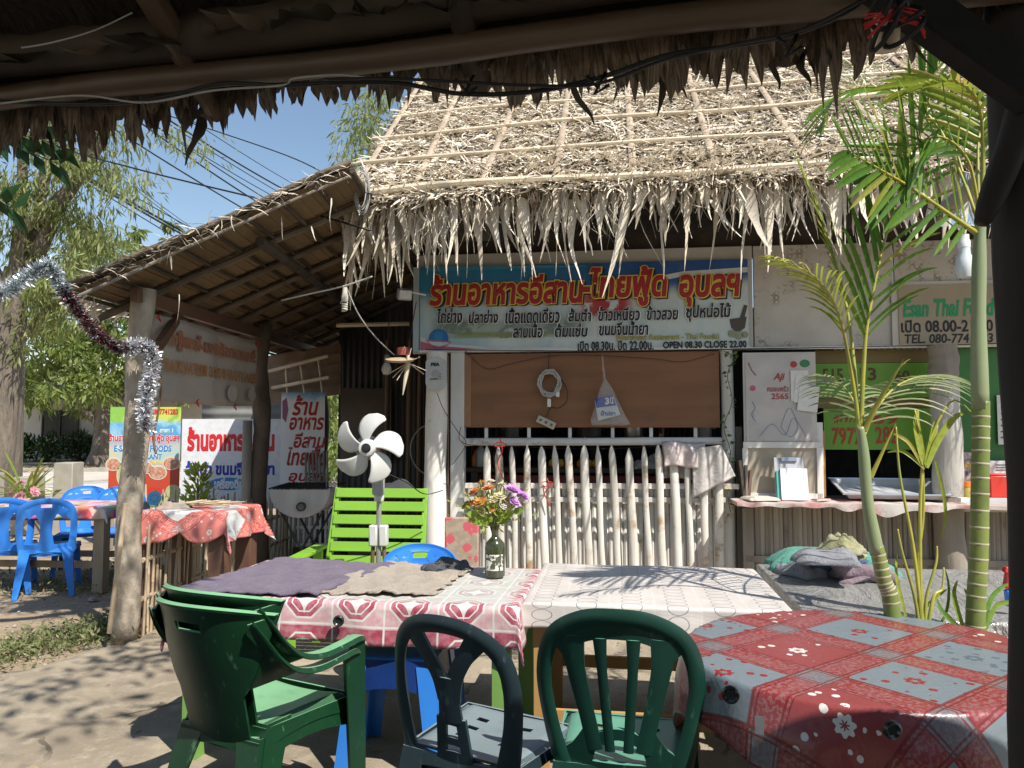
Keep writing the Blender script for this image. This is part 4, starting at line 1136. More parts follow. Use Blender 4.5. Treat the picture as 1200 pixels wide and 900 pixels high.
# metal tray
MTray = simple('tray_metal', (.66, .67, .68), (.52, .53, .54), rough=.35, metal=.35, bump=.05)
tr = bt_('metal_tray', 'long shiny metal tray on the counter behind the palm', 'tray', bl(1040, 580, -.1)[0], -.1, zc - .005)
def tray(s, t):
    a = (s - .5) * 2; b = (t - .5) * 2; m_ = max(abs(a), abs(b))
    return (a * .40, b * .21, .012 if m_ < .86 else .012 + min(1, (m_ - .86) / .07) * .045)
mb = MB(); mb.shell(tray, 28, 28, .004); mb.obj('pan', MTray, tr, 3); tr.rotation_euler = (R(13), 0, BANG); tr.location.z += .045
mb = MB(); mb.tube([(-.4, -.21, .058), (.4, -.21, .058), (.4, .21, .058), (-.4, .21, .058)], .006, 6, closed=True); mb.obj('rim', MAlu, tr)
mb = MB(); mb.box((0, 0, .02), (.07, .04, .03)); tag(mb.obj('paper_scrap', flat('paper', (.75, .73, .68)), loc=B(bl(1130, 586, -.38)[0], -.36, zc), rot=(0, 0, .2)), 'crumpled white paper scrap at the right end of the tray', 'paper')
# jars and boxes right of the pillar
sb = bt2('side_shelf', 'small white shelf right of the pillar holding a red box and jar', 'shelf', 1165, 600, -.2)
banbox(1122, 586, 1200, 600, -.22, flat('shelf_white', (.5, .5, .5)), sb, 'front_panel', .02)
u, z = bl(1160, 584, -.1); mb = MB(); mb.box((u - sb['_o'][0], .1, z - sb['_o'][2] - .0), (.6, .24, .02)); mb.obj('shelf_board', flat('shelf_white', (.5, .5, .5)), sb)
jz = bl(1160, 584, -.1)[1] + .01
j = bt_('spice_jar', 'small clear jar of yellow spice with an orange lid', 'jar', bl(1132, 580, -.15)[0], -.15, jz)
mb = MB(); mb.lathe([(.001, 0), (.04, 0), (.042, .07), (.04, .085)], 16); mb.obj('body', simple('spice_yellow', (.45, .35, .08), scale=20), j)
mb = MB(); mb.lathe([(.044, .085), (.044, .125), (.001, .126)], 16); mb.obj('lid', MOrP, j)
j = bt_('spice_jar', 'small red lidded jar between the orange jar and the red box', 'jar', bl(1146, 580, -.1)[0], -.08, jz)
mb = MB(); mb.lathe([(.001, 0), (.035, 0), (.036, .09)], 16); mb.obj('body', flat('pinkred', (.5, .05, .1), .3), j)
mb = MB(); mb.lathe([(.038, .09), (.038, .12), (.001, .121)], 16); mb.obj('lid', MRedP, j)
bx_ = bt_('white_box', 'white box with black print behind the red box', 'box', bl(1172, 570, 0)[0], .0, jz)
mb = MB(); mb.box((0, 0, .14), (.28, .1, .28)); mb.obj('carton', MPlastW, bx_, bevel=.004)
for k_ in range(3):
    mb = MB(); mb.box((0, -.052, .25 - k_ * .02), (.1, .004, .007)); mb.obj('print_line', flat('ink', (.1, .1, .12)), bx_)
rb = bt_('red_box', 'square red plastic box on the small white shelf', 'box', bl(1171, 570, -.12)[0], -.12, jz)
mb = MB(); mb.box((0, 0, .085), (.17, .09, .17)); mb.obj('body', MRedP, rb, bevel=.008)
mb = MB(); mb.box((0, 0, .178), (.172, .092, .014)); mb.obj('lid', MRedP, rb, bevel=.004)
pkt = bt2('sauce_packet', 'dark patterned packet standing behind the spice jar', 'packet', 1132, 560, -.02)
banbox(1125, 530, 1142, 568, -.02, simple('packet_print', (.05, .04, .07), (.6, .5, .45), scale=30, bump=0), pkt, 'pouch', .03)
stext(pkt, 'อร่อย', 1127, 540, 1140, 548, -.04, flat('yellow_ink', (.75, .5, .05)), weight=.03)

# ---------------- main sign
sg = bt2('restaurant_sign', 'long printed blue and white sign with big red Thai lettering', 'sign', 492, 412, -.04)
su0, su1 = bl(492, 360, -.04)[0], bl(877, 360, -.04)[0]; sz0 = ZF0 + .005; sz1 = bl(700, 308, -.04)[1]
SWd = su1 - su0; SHt = sz1 - sz0
sg['_o'] = (su0, -.04, sz0); sg.location = B(su0, -.04, sz0)
def sign_mat():
    m = M('sign_print'); x, y, z = m.xyz(m.co('Object'))
    u = x / SWd; v = z / SHt
    k = m.co('Object'); n = m.noise(k, 2.2, 4, .6, .6); n2 = m.noise(k, 7, 5, .65, .8)
    wv = (u * 9.5 + n * 3).sin() * .06
    top = (v + wv).sm(.62, .78)
    sk = m.mix((u + n * .3).sm(.25, .9), (.03, .22, .40), (.025, .09, .30))
    mid = m.mix((n + u * .25).sm(.45, .7), (.38, .52, .56), (.58, .64, .62))
    c = m.mix(top, mid, sk)
    # picture patches: leaves and food at the lower left, chillies in the middle
    fo = ((v + n * .15).sm(.48, .40) * (u - .02).sm(0, .06) * (u * -1 + .56).sm(0, .1)) * (v + (n - .5) * .2).gt(.17)
    fcol = m.mix(n2.sm(.4, .6), (.06, .10, .05), (.36, .42, .36))
    c = m.mix(fo * n2.sm(.3, .5), c, fcol)
    rd = ((u - .58).ab().sm(.10, .05) * (v - .5).ab().sm(.18, .1)) * n2.sm(.42, .5)
    c = m.mix(rd, c, (.42, .035, .03))
    veg = ((u - .26).ab().sm(.20, .12) * (v - .17).ab().sm(.05, .02))
    c = m.mix(veg * .8, c, (.22, .26, .07))
    gr = m.noise(k, 1.6, 6, .7).sm(.5, .75) * .35
    c = m.mix(gr, c, (.30, .32, .30))
    m.color(c); m.rough(.45); m.bump(m.noise(m.co('Object', (6, 1, 1.5)), 1.2, 3), .25, .02)
    return m.m
MSign = sign_mat()
mb = MB(); mb.box((SWd / 2, .01, SHt / 2), (SWd, .016, SHt)); mb.obj('printed_panel', MSign, sg)
mb = MB(); mb.box((SWd / 2, .0, -.012), (SWd + .02, .02, .02)); mb.obj('trim', MWhite, sg)
mb = MB(); mb.box((-.03, .0, SHt / 2 - .01), (.05, .04, SHt + .02)); mb.obj('end_board', simple('sign_end', (.45, .5, .52), (.3, .4, .45), scale=4, dirt=(.25, .2, .16)), sg)
# pink/white swoosh at the lower left, blue disc logo, mortar picture at the right
def poly_on(parent, pts, v, mat, nm, d=.0012):
    o = parent['_o']; q = [(bl(px, py, v)[0] - o[0], bl(px, py, v)[1] - o[2]) for px, py in pts]
    ar = sum(q[i][0] * q[(i + 1) % len(q)][1] - q[(i + 1) % len(q)][0] * q[i][1] for i in range(len(q)))
    if ar < 0: q = q[::-1]
    mb = MB(); mb.prism(q, (0, v - o[1], 0), (1, 0, 0), (0, 0, 1), d); return mb.obj(nm, mat, parent, smooth=None)
MSWh = flat('print_white', (.66, .68, .68), .45); MSPink = flat('print_pink', (.52, .13, .22), .45); MSBlue = flat('print_blue', (.02, .16, .42), .45)
poly_on(sg, [(493, 395), (520, 403), (580, 407), (660, 407), (690, 404), (690, 411), (493, 412)], -.0425, MSWh, 'swoosh')
poly_on(sg, [(493, 400), (510, 405), (560, 409), (600, 410), (560, 412.3), (493, 412)], -.0440, MSPink, 'swoosh')
poly_on(sg, [(500, 312), (640, 311), (700, 311.5), (640, 314), (560, 316), (500, 318)], -.0425, flat('print_sky', (.07, .3, .45), .45), 'swoosh')
poly_on(sg, [(740, 330), (800, 318), (876, 313), (876, 319), (800, 324), (745, 335)], -.0425, MSWh, 'swoosh')
disc_on(sg, 514, 397, -.0455, 11.5, MSBlue, 'round_logo', 1.0, 28); disc_on(sg, 514, 394, -.0470, 5.5, flat('print_teal', (.03, .25, .5)), 'round_logo', 1.0, 24)
poly_on(sg, [(499, 398), (529, 400), (524, 405), (514, 408), (504, 405)], -.0485, MSPink, 'logo_bowl')
poly_on(sg, [(501, 400), (527, 401.5), (522, 404.5), (514, 406), (506, 404)], -.0497, MSWh, 'logo_bowl')
MMort = flat('print_mortar', (.09, .07, .06), .5)
poly_on(sg, [(855, 374), (875, 371), (873, 384), (868, 388), (862, 388), (857, 384)], -.0425, MMort, 'mortar_picture')
poly_on(sg, [(867, 373), (872, 357), (876, 358), (872, 374)], -.0440, MMort, 'pestle_picture')
for (px, py, r_) in ((858, 391, 4.5), (866, 393, 5), (873, 392, 4)): disc_on(sg, px, py, -.0450, r_, flat('print_lime', (.3, .33, .22)), 'fruit_picture')
MYel = flat('letter_yellow', (.76, .56, .08), .45); MRedL = flat('letter_red', (.40, .022, .02), .45); MBlk = flat('letter_black', (.012, .012, .015), .45); MWhL = flat('letter_white', (.78, .78, .76), .45)
# title: shadow, yellow outline, red face (words fitted one by one)
def title(s, px0, y0, px1, y1):
    stext(sg, s, px0 + 1.5, y0 + 1.5, px1 + 2.5, y1 + 2, -.0520, MBlk, weight=.085, shear=.12)
    stext(sg, s, px0 - 1, y0 - 1, px1 + 1, y1 + 1, -.0545, MYel, weight=.078, shear=.12)
    stext(sg, s, px0, y0, px1, y1, -.0570, MRedL, weight=.036, shear=.12)
title('ร้านอาหารอีสาน', 503, 320, 684, 357); title('-ไทยฟู้ด', 681, 312, 782, 359); title('อุบลฯ', 796, 321, 868, 359)
for (s, b4) in (('ไก่ย่าง', (512, 361, 542, 379)), ('ปลาย่าง', (549, 363, 584, 379)), ('เนื้อแดดเดียว', (592, 360, 656, 379)), ('ส้มตำ', (666, 361, 693, 377)), ('ข้าวเหนียว', (701, 359, 750, 376)), ('ข้าวสวย', (758, 358, 795, 375)), ('ซุปหน่อไม้', (804, 355, 857, 377)),
                ('ลาบเนื้อ', (601, 379, 636, 396)), ('ต้มแซ่บ', (650, 379, 689, 395)), ('ขนมจีนน้ำยา', (702, 376, 760, 393))):
    stext(sg, s, b4[0] - 1, b4[1] - .5, b4[2] + 1, b4[3] + .7, -.0520, MWhL, weight=.06, shear=.12); stext(sg, s, *b4, -.0540, MBlk, weight=.03, shear=.12)
stext(sg, '(Northeast Restaurant - Thai Foods)', 722, 391, 843, 400, -.0520, flat('letter_olive', (.38, .33, .03), .45), weight=.02)
stext(sg, 'เปิด 08.30น. ปิด 22.00น.', 677, 399, 766, 410.5, -.0520, MBlk, weight=.028); stext(sg, 'OPEN 08.30 CLOSE 22.00', 777, 399.5, 875, 408, -.0520, MBlk, weight=.032)

# ---------------- painted sign at the right
ps = bt2('painted_sign', 'cream hand painted sign in green and black brush lettering', 'sign', 1110, 406, -.03)
banbox(1046, 329, 1200, 405, -.012, MFascia, ps, 'frame_panel', .012)
banbox(1054, 333, 1200, 403, -.022, simple('cream_board', (.42, .34, .24), (.36, .285, .195), scale=2.5, bump=.05, dirt=(.38, .24, .15), dirt_amt=.5), ps, 'board', .012)
MBrushG = flat('brush_green', (.02, .33, .13), .55)
stext(ps, 'Esan Thai Food', 1058, 350, 1166, 371, -.031, MBrushG, weight=.035, shear=.18)
stext(ps, 'เปิด 08.00-21.00 น', 1056, 374, 1178, 389, -.031, MBlk, weight=.024); stext(ps, 'TEL. 080-7741283', 1060, 391, 1164, 402, -.031, MBlk, weight=.018, shear=.1)

# ---------------- hangings on the plywood
MCordG = flat('grey_cord', (.46, .45, .42), .5)
hc = bt2('cable_coil', 'coil of grey extension cable hanging on the plywood board', 'cable', 644, 450, -.08)
o_ = hc['_o']; mb = MB(); pts = []
for k_ in range(150):
    q = k_ / 150 * 6.283 * 7; rr = .088 + .014 * math.sin(k_ * .71) + .006 * math.sin(k_ * 1.9)
    u, z = bl(644, 449, -.08); pts.append((u - o_[0] + math.cos(q) * rr * .95, -.008 + .012 * math.sin(k_ * .37), z - o_[2] + math.sin(q) * rr * 1.15))
mb.tube(pts, .0065, 6); mb.obj('coil', MCordG, hc, 3)
for (a_, b_) in (((643, 466), (644, 478)), ((652, 458), (655, 466))):
    u, z = bl(*a_, -.09); u2, z2 = bl(*b_, -.09)
    mb = MB(); mb.box(((u + u2) / 2 - o_[0], -.01, (z + z2) / 2 - o_[2]), (.03, .022, abs(z - z2) * .8)); mb.obj('plug', MPlastW, hc, bevel=.004)
mb = MB(); mb.tube(interp([(bl(px, py, -.05)[0] - o_[0], .03 - .01, bl(px, py, -.05)[1] - o_[2]) for px, py in ((644, 414), (643, 428), (644, 436))], 8), .003, 5); mb.obj('hook_string', MWire, hc)
mb = MB(); mb.tube(interp([(bl(px, py, -.06)[0] - o_[0], .02, bl(px, py, -.06)[1] - o_[2]) for px, py in ((655, 440), (664, 455), (664, 470), (655, 478), (645, 478), (641, 488))], 24), .0035, 6); mb.obj('black_lead', MWire, hc)
st = bt2('power_strip', 'cream power strip dangling at a tilt below the cable coil', 'power strip', 640, 495, -.07)
u, z = bl(640, 495, -.07); mb = MB(); mb.box((0, 0, 0), (.165, .035, .062), (0, R(25), 0)); mb.obj('body', flat('cream_plastic', (.52, .48, .38), .4), st, bevel=.006)
for q in (-.05, 0, .05):
    mb = MB(); p = Euler((0, R(25), 0)).to_matrix() @ Vector((q, -.0185, 0)); mb.box(p, (.022, .004, .022), (0, R(25), 0)); mb.obj('socket', flat('socket_dark', (.15, .14, .12)), st)
# plastic bag with printed packet
bg_ = bt2('plastic_bag', 'clear plastic bag knotted to the ledge holding a blue and white packet', 'bag', 716, 496, -.09)
o_ = bg_['_o']
mbag = M('clear_plastic_bag'); k = mbag.noise(mbag.co('Object'), 20, 3, .6, 1.2)
mbag.color((.78, .78, .76)); mbag.rough(.22); mbag.b.inputs['Alpha'].default_value = .20; mbag.bump(k, .8, .01)
prof = [(bl(px, py, -.09)[1] - o_[2], w_) for py, w_, px in ((417, .006, 706), (432, .008, 707), (444, .010, 708), (448, .02, 708), (455, .05, 709), (468, .085, 711), (482, .12, 714), (493, .155, 716), (497, .16, 717), (498, .10, 717))]
u0 = bl(706, 417, -.09)[0] - o_[0]; u1 = bl(716, 497, -.09)[0] - o_[0]; vs = []; nn_ = 28
for i, (z, w_) in enumerate(prof):
    for q in range(nn_):
        an = 6.2832 * q / nn_; cx = lerp1(u0, u1, i / 9)
        vs.append((cx + math.cos(an) * w_ * (1 + .05 * math.sin(an * 7 + i)), math.sin(an) * min(w_, .035) * (1 + .25 * math.sin(an * 9 + i * 1.3)) - .035, z + .008 * math.sin(an * 3)))
fs = [(i * nn_ + q, i * nn_ + (q + 1) % nn_, (i + 1) * nn_ + (q + 1) % nn_, (i + 1) * nn_ + q) for i in range(9) for q in range(nn_)]
mb = MB(); mb.add(vs, fs); mb.obj('bag_film', mbag.m, bg_, 3)
pkb = [(697, 470), (719, 464), (727, 486), (701, 493)]
poly_on(bg_, pkb, -.118, flat('packet_white', (.66, .66, .66)), 'packet', .012)
poly_on(bg_, [(697, 467), (718, 463), (722, 475), (699, 478)], -.131, flat('packet_blue', (.03, .06, .36)), 'packet_label', .002)
stext(bg_, '3', 709, 466, 714, 474, -.134, MWhL, weight=.05); stext(bg_, '12', 715, 465, 719, 473, -.134, MWhL, weight=.04)
stext(bg_, 'น้ำปลา', 704, 481, 721, 487, -.134, flat('packet_blue', (.05, .09, .38)), weight=.03)

# electricity meter on the thick post
mt = bt2('electricity_meter', 'white oval electricity meter plate on the thick white post', 'meter', 511, 458, -.235)
u0 = bl(499, 440, -.24)[0] - mt['_o'][0]; u1 = bl(523, 440, -.24)[0] - mt['_o'][0]; zt = bl(511, 419, -.24)[1] - mt['_o'][2]; ww = (u1 - u0) / 2; um = (u0 + u1) / 2
pl = [(um - ww, .07)] + [(um - ww * math.cos(a_), .07 - .07 * math.sin(a_)) for a_ in np.linspace(.3, 2.84, 10)] + [(um + ww, .07), (um + ww, zt - .04)] + [(um + ww * math.cos(a_), zt - .04 + .04 * math.sin(a_)) for a_ in np.linspace(.3, 2.84, 8)] + [(um - ww, zt - .04)]
mb = MB(); mb.prism(pl, (0, .02, 0), (1, 0, 0), (0, 0, 1), .04); mb.obj('plate', simple('meter_white', (.55, .56, .55), (.45, .46, .45), scale=5, dirt=(.3, .28, .25)), mt, bevel=.004)
mb = MB(); mb.prism([(um + .035 * math.cos(a_), zt * .5 + .035 * math.sin(a_)) for a_ in np.linspace(0, 6.28, 20)[:-1]], (0, -.018, 0), (1, 0, 0), (0, 0, 1), .008); mb.obj('dial', flat('dial_grey', (.4, .42, .4)), mt, smooth=None)
text_part('PEA', um - .04, zt - .075, .075, .03, -.024, MBlk, mt, weight=.05)
text_part('15(45)A', um - .05, .09, .07, .014, -.024, MBlk, mt, weight=.03)
for k_ in range(3):
    mb = MB(); mb.box((um + .02, -.022, .10 + .02 * k_), (.06, .003, .005)); mb.obj('print_line', flat('ink', (.1, .1, .12)), mt)
# blue cable cap above the meter
# floodlights, bulbs
def bulb_spiral(loc, label, scale=1.0, name='light_bulb'):
    t = thing(name, label, 'light bulb', loc)
    mb = MB(); mb.lathe([(.001, .13), (.018, .13), (.02, .09), (.026, .06), (.026, .03), (.022, .02)], 16); mb.obj('base', flat('bulb_base', (.55, .5, .42)), t)
    mb = MB(); mb.tube([(.018 * math.cos(q), .018 * math.sin(q), .015 - q * .0028) for q in np.linspace(0, 6.28 * 3.5, 56)], .0065, 6); mb.obj('spiral_tube', flat('bulb_glass', (.8, .78, .68), .2), t)
    return t
bs = bulb_spiral(PY(404, 357, 5.6), 'small spiral energy saving bulb hanging from the white cord', 1.0)
# glass jar lamp at the right under the eave
jl = thing('jar_lamp', 'white glass lamp hanging under the eave beside the tall palm', 'lamp', PY(1131, 326, 4.6))
mb = MB(); mb.lathe([(.001, 0), (.04, .005), (.055, .05), (.05, .12), (.035, .15), (.034, .19)], 20); mb.obj('glass_shade', flat('lamp_white', (.62, .66, .66), .15, .8), jl)
mb = MB(); mb.lathe([(.036, .19), (.036, .23), (.03, .24), (.03, .27), (.001, .272)], 16); mb.obj('cap', MPlastW, jl)
mb = MB(); mb.tube([(0, 0, .27), (.01, .3, .5), (0, .5, .62)], .004, 5); mb.obj('cord', MWire, jl)
hf = thing('floodlight', 'small white floodlight fixed under the roof left of the big sign', 'floodlight', PY(474, 345, 6.2), R(20))
mb = MB(); mb.box((0, 0, 0), (.12, .07, .09), (.4, 0, 0)); mb.obj('housing', flat('dim_grey', (.35, .35, .36), .5), hf, bevel=.01)
mb = MB(); mb.box((0, -.038, -.01), (.10, .005, .07), (.4, 0, 0)); mb.obj('lens', flat('lens_grey', (.6, .6, .58), .15, .7), hf)
mb = MB(); mb.tube([(0, .03, .03), (.08, .05, .03), (.2, .08, .02)], .008, 6); mb.obj('bracket', MPlastW, hf)

# vine creeping on the right frame post
vn = bt2('climbing_vine', 'thin green vine climbing the white post at the right of the hatch', 'vine', 852, 600, -.08)
o_ = vn['_o']; pp = [(856, 600), (850, 560), (856, 530), (848, 500), (858, 470), (852, 440), (860, 420), (848, 412)]
q = interp([(bl(a_, b_, -.1)[0] - o_[0], -.02 - .02 * (i % 2), bl(a_, b_, -.1)[1] - o_[2]) for i, (a_, b_) in enumerate(pp)], 40)
mb = MB(); mb.tube(q, .0035, 5); mb.obj('stem', simple('vine_stem', (.12, .14, .05)), vn)
Pl = np.array([tuple(q[i]) for i in range(0, 40) for _ in range(1 + (i > 28))]); n = len(Pl)
D = norm(np.stack([NP.normal(0, 1, n), NP.normal(-.6, .4, n), NP.normal(-.3, .6, n)], 1))
mkobj('foliage', npmesh('foliage', leaves(Pl + D * .01, D, NP.normal(0, 1, (n, 3)), NP.uniform(.025, .055, n), NP.uniform(.02, .04, n)), LEAF_F, leafmat('vine_leaf', (.06, .12, .02), (.22, .28, .09), None, .3)), vn)
# thin wires looping on the facade
for i, (pts, v, r) in enumerate((([(540, 500), (545, 520), (620, 524), (700, 526), (780, 523), (846, 521)], -.08, .003), ([(545, 411), (570, 432), (600, 426), (660, 416), (760, 420), (800, 424), (838, 414)], -.06, .0025),
                                 ([(499, 410), (640, 411), (760, 411), (1120, 404), (1180, 401)], -.09, .004), ([(512, 460), (520, 480), (536, 505), (546, 520), (530, 545)], -.25, .003))):
    mb = MB(); mb.tube(interp([tuple(BU * bl(px, py, v)[0] + BV * v + Vector((0, 0, bl(px, py, v)[1]))) for px, py in pts], 40), r, 5)
    tag(mb.obj('thin_wire', MWire, loc=BO), ('thin black wire wound along the white rail under the plywood', 'thin wire looping across the top of the plywood board', 'thin wire running along the bottom edge of the signs', 'thin wire hanging from the meter plate to the fence')[i], 'wire')

# ================================================================== open shed on the left with woven roof
SY0, SY1 = 4.85, 10.6
SX0, SX1 = -2.86, -1.06
def zs(x): return 2.385 + .452 * (x - (-2.84))
shed = thing('open_shed', 'open shed with low sloping woven leaf roof on rough poles', 'shed', (-2.6, 5.3, 0))
SO = Vector((-2.6, 5.3, 0))
def S(x, y, z): return (x - SO.x, y - SO.y, z)
MPanel = M('woven_roof_panel')
_k = MPanel.co('Object'); _x, _y, _z = MPanel.xyz(_k)
_n = MPanel.noise(MPanel.co('Object', (3, 60, 3)), 3, 5, .65)
_r = MPanel.rnd()
_c = MPanel.mix(_n.sm(.3, .75), (.27, .18, .095), (.15, .10, .055))
_h = MPanel.new('ShaderNodeHueSaturation'); MPanel.nt.links.new(_c.k, _h.inputs['Color']); MPanel.nt.links.new((_r * .55 + .72).k, _h.inputs['Value'])
MPanel.color(X(MPanel.nt, _h.outputs[0])); MPanel.rough(.85); MPanel.bump(_n, .8, .012); MPanel = MPanel.m
# sheet on top, panels and battens below
roofs = MB()
roofs.shell(lambda s, t: S(lerp1(SX0 - .02, SX1, s), lerp1(SY0 - .02, SY1, t), zs(lerp1(SX0, SX1, s)) + .045 + .01 * math.sin(t * 40 + s * 9)), 12, 40, .03)
roofs.shell(lambda s, t: S(lerp1(SX1 - .02, -.25, s), lerp1(6.1, SY1, t), zs(lerp1(SX1, -.25, s)) + .03), 6, 10, .03)
sroof = roofs.obj('roof', MThBase, shed, smooth=3)
NXc, NYc = 8, 11
MRaft = simple('dusty_rafter', (.15, .115, .08), (.09, .065, .045), rough=.8, scale=6, bump=.5, vary=.15)
px_ = (SX1 - SX0) / NXc; py_ = (SY1 - SY0) / NYc
pm = MB(); slx = Vector((1, 0, .452)).normalized(); L_ = px_ * math.hypot(1, .452)
for q in range(6):     # one panel: six overlapping folded-leaf rows
    x0 = (q / 6 - .5) * L_
    pm.box((x0 + L_ / 12, 0, -.003 * (q % 2)), (L_ / 6 + .01, py_ - .012, .007), (0, R(5), 0))
panel_me = pm.mesh('leaf_panel', MPanel)
for i in range(NXc):
    for j in range(NYc):
        x = SX0 + (i + .5) * px_; y = SY0 + (j + .5) * py_
        mkobj('leaf_panel', panel_me, sroof, None, S(x, y, zs(x) + .012 + RNG.uniform(-.004, .004)), (RNG.uniform(-.012, .012), -math.atan(.452) + RNG.uniform(-.02, .02), 0))
for i in range(NXc + 1):     # thin battens along the depth
    x = SX0 + i * px_; mb = MB()
    mb.tube([S(x + .006 * math.sin(k * 1.3 + i), lerp1(SY0, SY1, k / 14), zs(x) - .014) for k in range(15)], .015, 5); mb.obj('batten', MWoodDark, sroof)
for j in range(NYc + 1):     # poles following the slope
    y = SY0 + .02 + j * py_ * .998; mb = MB(); rr = .012 if j == 0 else .03
    a_ = S(SX0 - (.18 if j == 1 else .0), y, zs(SX0) - .035 - (.08 if j == 1 else 0)); b_ = S(SX1, y + .03 * math.sin(j), zs(SX1) - .035)
    bamboo(mb, a_, b_, rr * 1.05, rr * .8, .35, 8, .010); mb.obj('rafter', MRaft if j else MWoodGrey, sroof)
    if j < 1: continue
# frayed front edge
n = 170
x = NP.uniform(SX0 - .03, SX1, n); P = np.stack([x - SO.x, NP.uniform(SY0 - .06, SY0 + .02, n) - SO.y, 2.385 + .452 * (x + 2.84) + NP.uniform(.0, .06, n)], 1)
D = np.stack([NP.normal(.9, .5, n) * NP.choice([-1, 1], n), NP.normal(-.2, .3, n), NP.normal(-.1, .35, n)], 1); W = NP.normal(0, 1, (n, 3))
stuff(mkobj('frayed_edge', npmesh('frayed_edge', strips(P, D, W, NP.uniform(.05, .14, n), NP.uniform(.004, .011, n), NP.normal(0, .3, n), 3, .2, .1), strip_faces(3), ML_thatch, np.clip(NP.normal(.25, .3, n), 0, 1)), sroof))
n = 160     # left eave tatters
P = np.stack([np.full(n, SX0 - .02) - SO.x + NP.normal(0, .03, n), NP.uniform(SY0, SY0 + 3, n) - SO.y, np.full(n, zs(SX0))], 1)
D = np.stack([NP.normal(-.8, .3, n), NP.normal(0, .5, n), NP.normal(-.4, .3, n)], 1); W = NP.normal(0, 1, (n, 3))
stuff(mkobj('frayed_edge', npmesh('frayed_edge', strips(P, D, W, NP.uniform(.08, .22, n), NP.uniform(.015, .04, n), NP.normal(0, .3, n), 3, .3, .1), strip_faces(3), ML_thatch, NP.random(n)), sroof))
for (px, py, L) in ((330, 254, .16), (388, 232, .24), (200, 300, .1), (210, 345, .2), (365, 265, .1)):
    p = PY(px, py, SY0 - .03); place_hang(p.x - SO.x, p.y - SO.y, p.z, L, .17, sroof)
# posts and beam
MPostL = simple('pale_tree_post', (.50, .43, .34), (.27, .215, .16), rough=.85, scale=7, stretch=(1, 1, .6), bump=.8, bdist=.02, dirt=(.12, .09, .065), dirt_amt=.45)
a0 = PZ(145, 750, 0); a1 = PY(168, 338, 5.25)
mb = MB(); k = 16
mb.tube([S(*(a0.lerp(a1, i / (k - 1)) + Vector((.012 * math.sin(i * .9), 0, -.03 if i == 0 else 0)))) for i in range(k)], [lerp1(.088, .078, i / (k - 1)) * (1 + .04 * math.sin(i * 2.3)) for i in range(k)], 16)
mb.obj('post', MPostL, shed, 3, label='pale leaning tree trunk post at the front corner')
mb = MB(); mb.tube([S(-2.49 + .02 * math.sin(i * 1.1), 7.44, i * .21) for i in range(13)], [.085 + .008 * math.sin(i * 1.7) for i in range(13)], 12); mb.obj('post', simple('dark_post', (.12, .085, .06), (.07, .05, .035), rough=.85, scale=4, bump=.8, bdist=.02), shed, 3)
mb = MB(); mb.tube([S(-2.42 + .02 * math.sin(i * 1.1), 9.6, i * .21) for i in range(13)], .07, 10); mb.obj('post', MWoodDark, shed, 3)
mb = MB(); mb.tube([S(PY(290, 500, 7.35).x, 7.35, z) for z in (0, .6, 1.56)], [.05, .048, .045], 10); mb.obj('post', MWoodGrey, shed, 3, label='short grey post beside the dark post')
mb = MB(); mb.bar(S(-2.60, 5.12, 2.41), S(-2.40, 10.4, 2.44), .06, .10); mb.obj('beam', simple('red_brown_beam', (.16, .085, .05), (.10, .055, .035), scale=6, stretch=(1, .2, 1)), shed, bevel=.004)
p1 = PY(212, 366, 5.9); p2 = PY(186, 405, 5.35)
mb = MB(); mb.bar(S(*p1), S(*p2), .05, .07); mb.obj('brace', simple('red_brown_beam', (.16, .085, .05)), shed, bevel=.003)
mb = MB(); mb.tube([S(-.95, 6.9, 2.45), S(-1.6, 6.8, 2.42)], .02, 6); mb.obj('cross_pole', MBamb, shed)
for x in (-1.75,):
    mb = MB(); bamboo(mb, S(x, SY0 + .3, zs(x) - .09), S(x, SY1, zs(x) - .09), .035, .03); mb.obj('purlin', MWoodDark, shed)
# dark back wall of the shed with a board
bw = thing('back_wall', 'dark corrugated wall at the back of the shed behind the fan', 'wall', (-1.4, 9.3, 0))
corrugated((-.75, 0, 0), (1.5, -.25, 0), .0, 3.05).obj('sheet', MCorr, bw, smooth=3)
mb = MB(); p = PY(400, 455, 9.1); q = PY(458, 540, 9.1)
mb.box(((p.x + q.x) / 2 + 1.4, -.19, (p.z + q.z) / 2), (q.x - p.x, .03, p.z - q.z)); mb.obj('plain_board', simple('dull_board', (.17, .13, .10), (.13, .10, .075), scale=3), bw)
for px in (452, 478, 490):
    p = PY(px, 500, 8.6); mb = MB(); bamboo(mb, (p.x + 1.4, -.7, 0), (p.x + 1.42, -.7, 2.5), .03, .028); mb.obj('cane_post', MWoodBrown, bw)
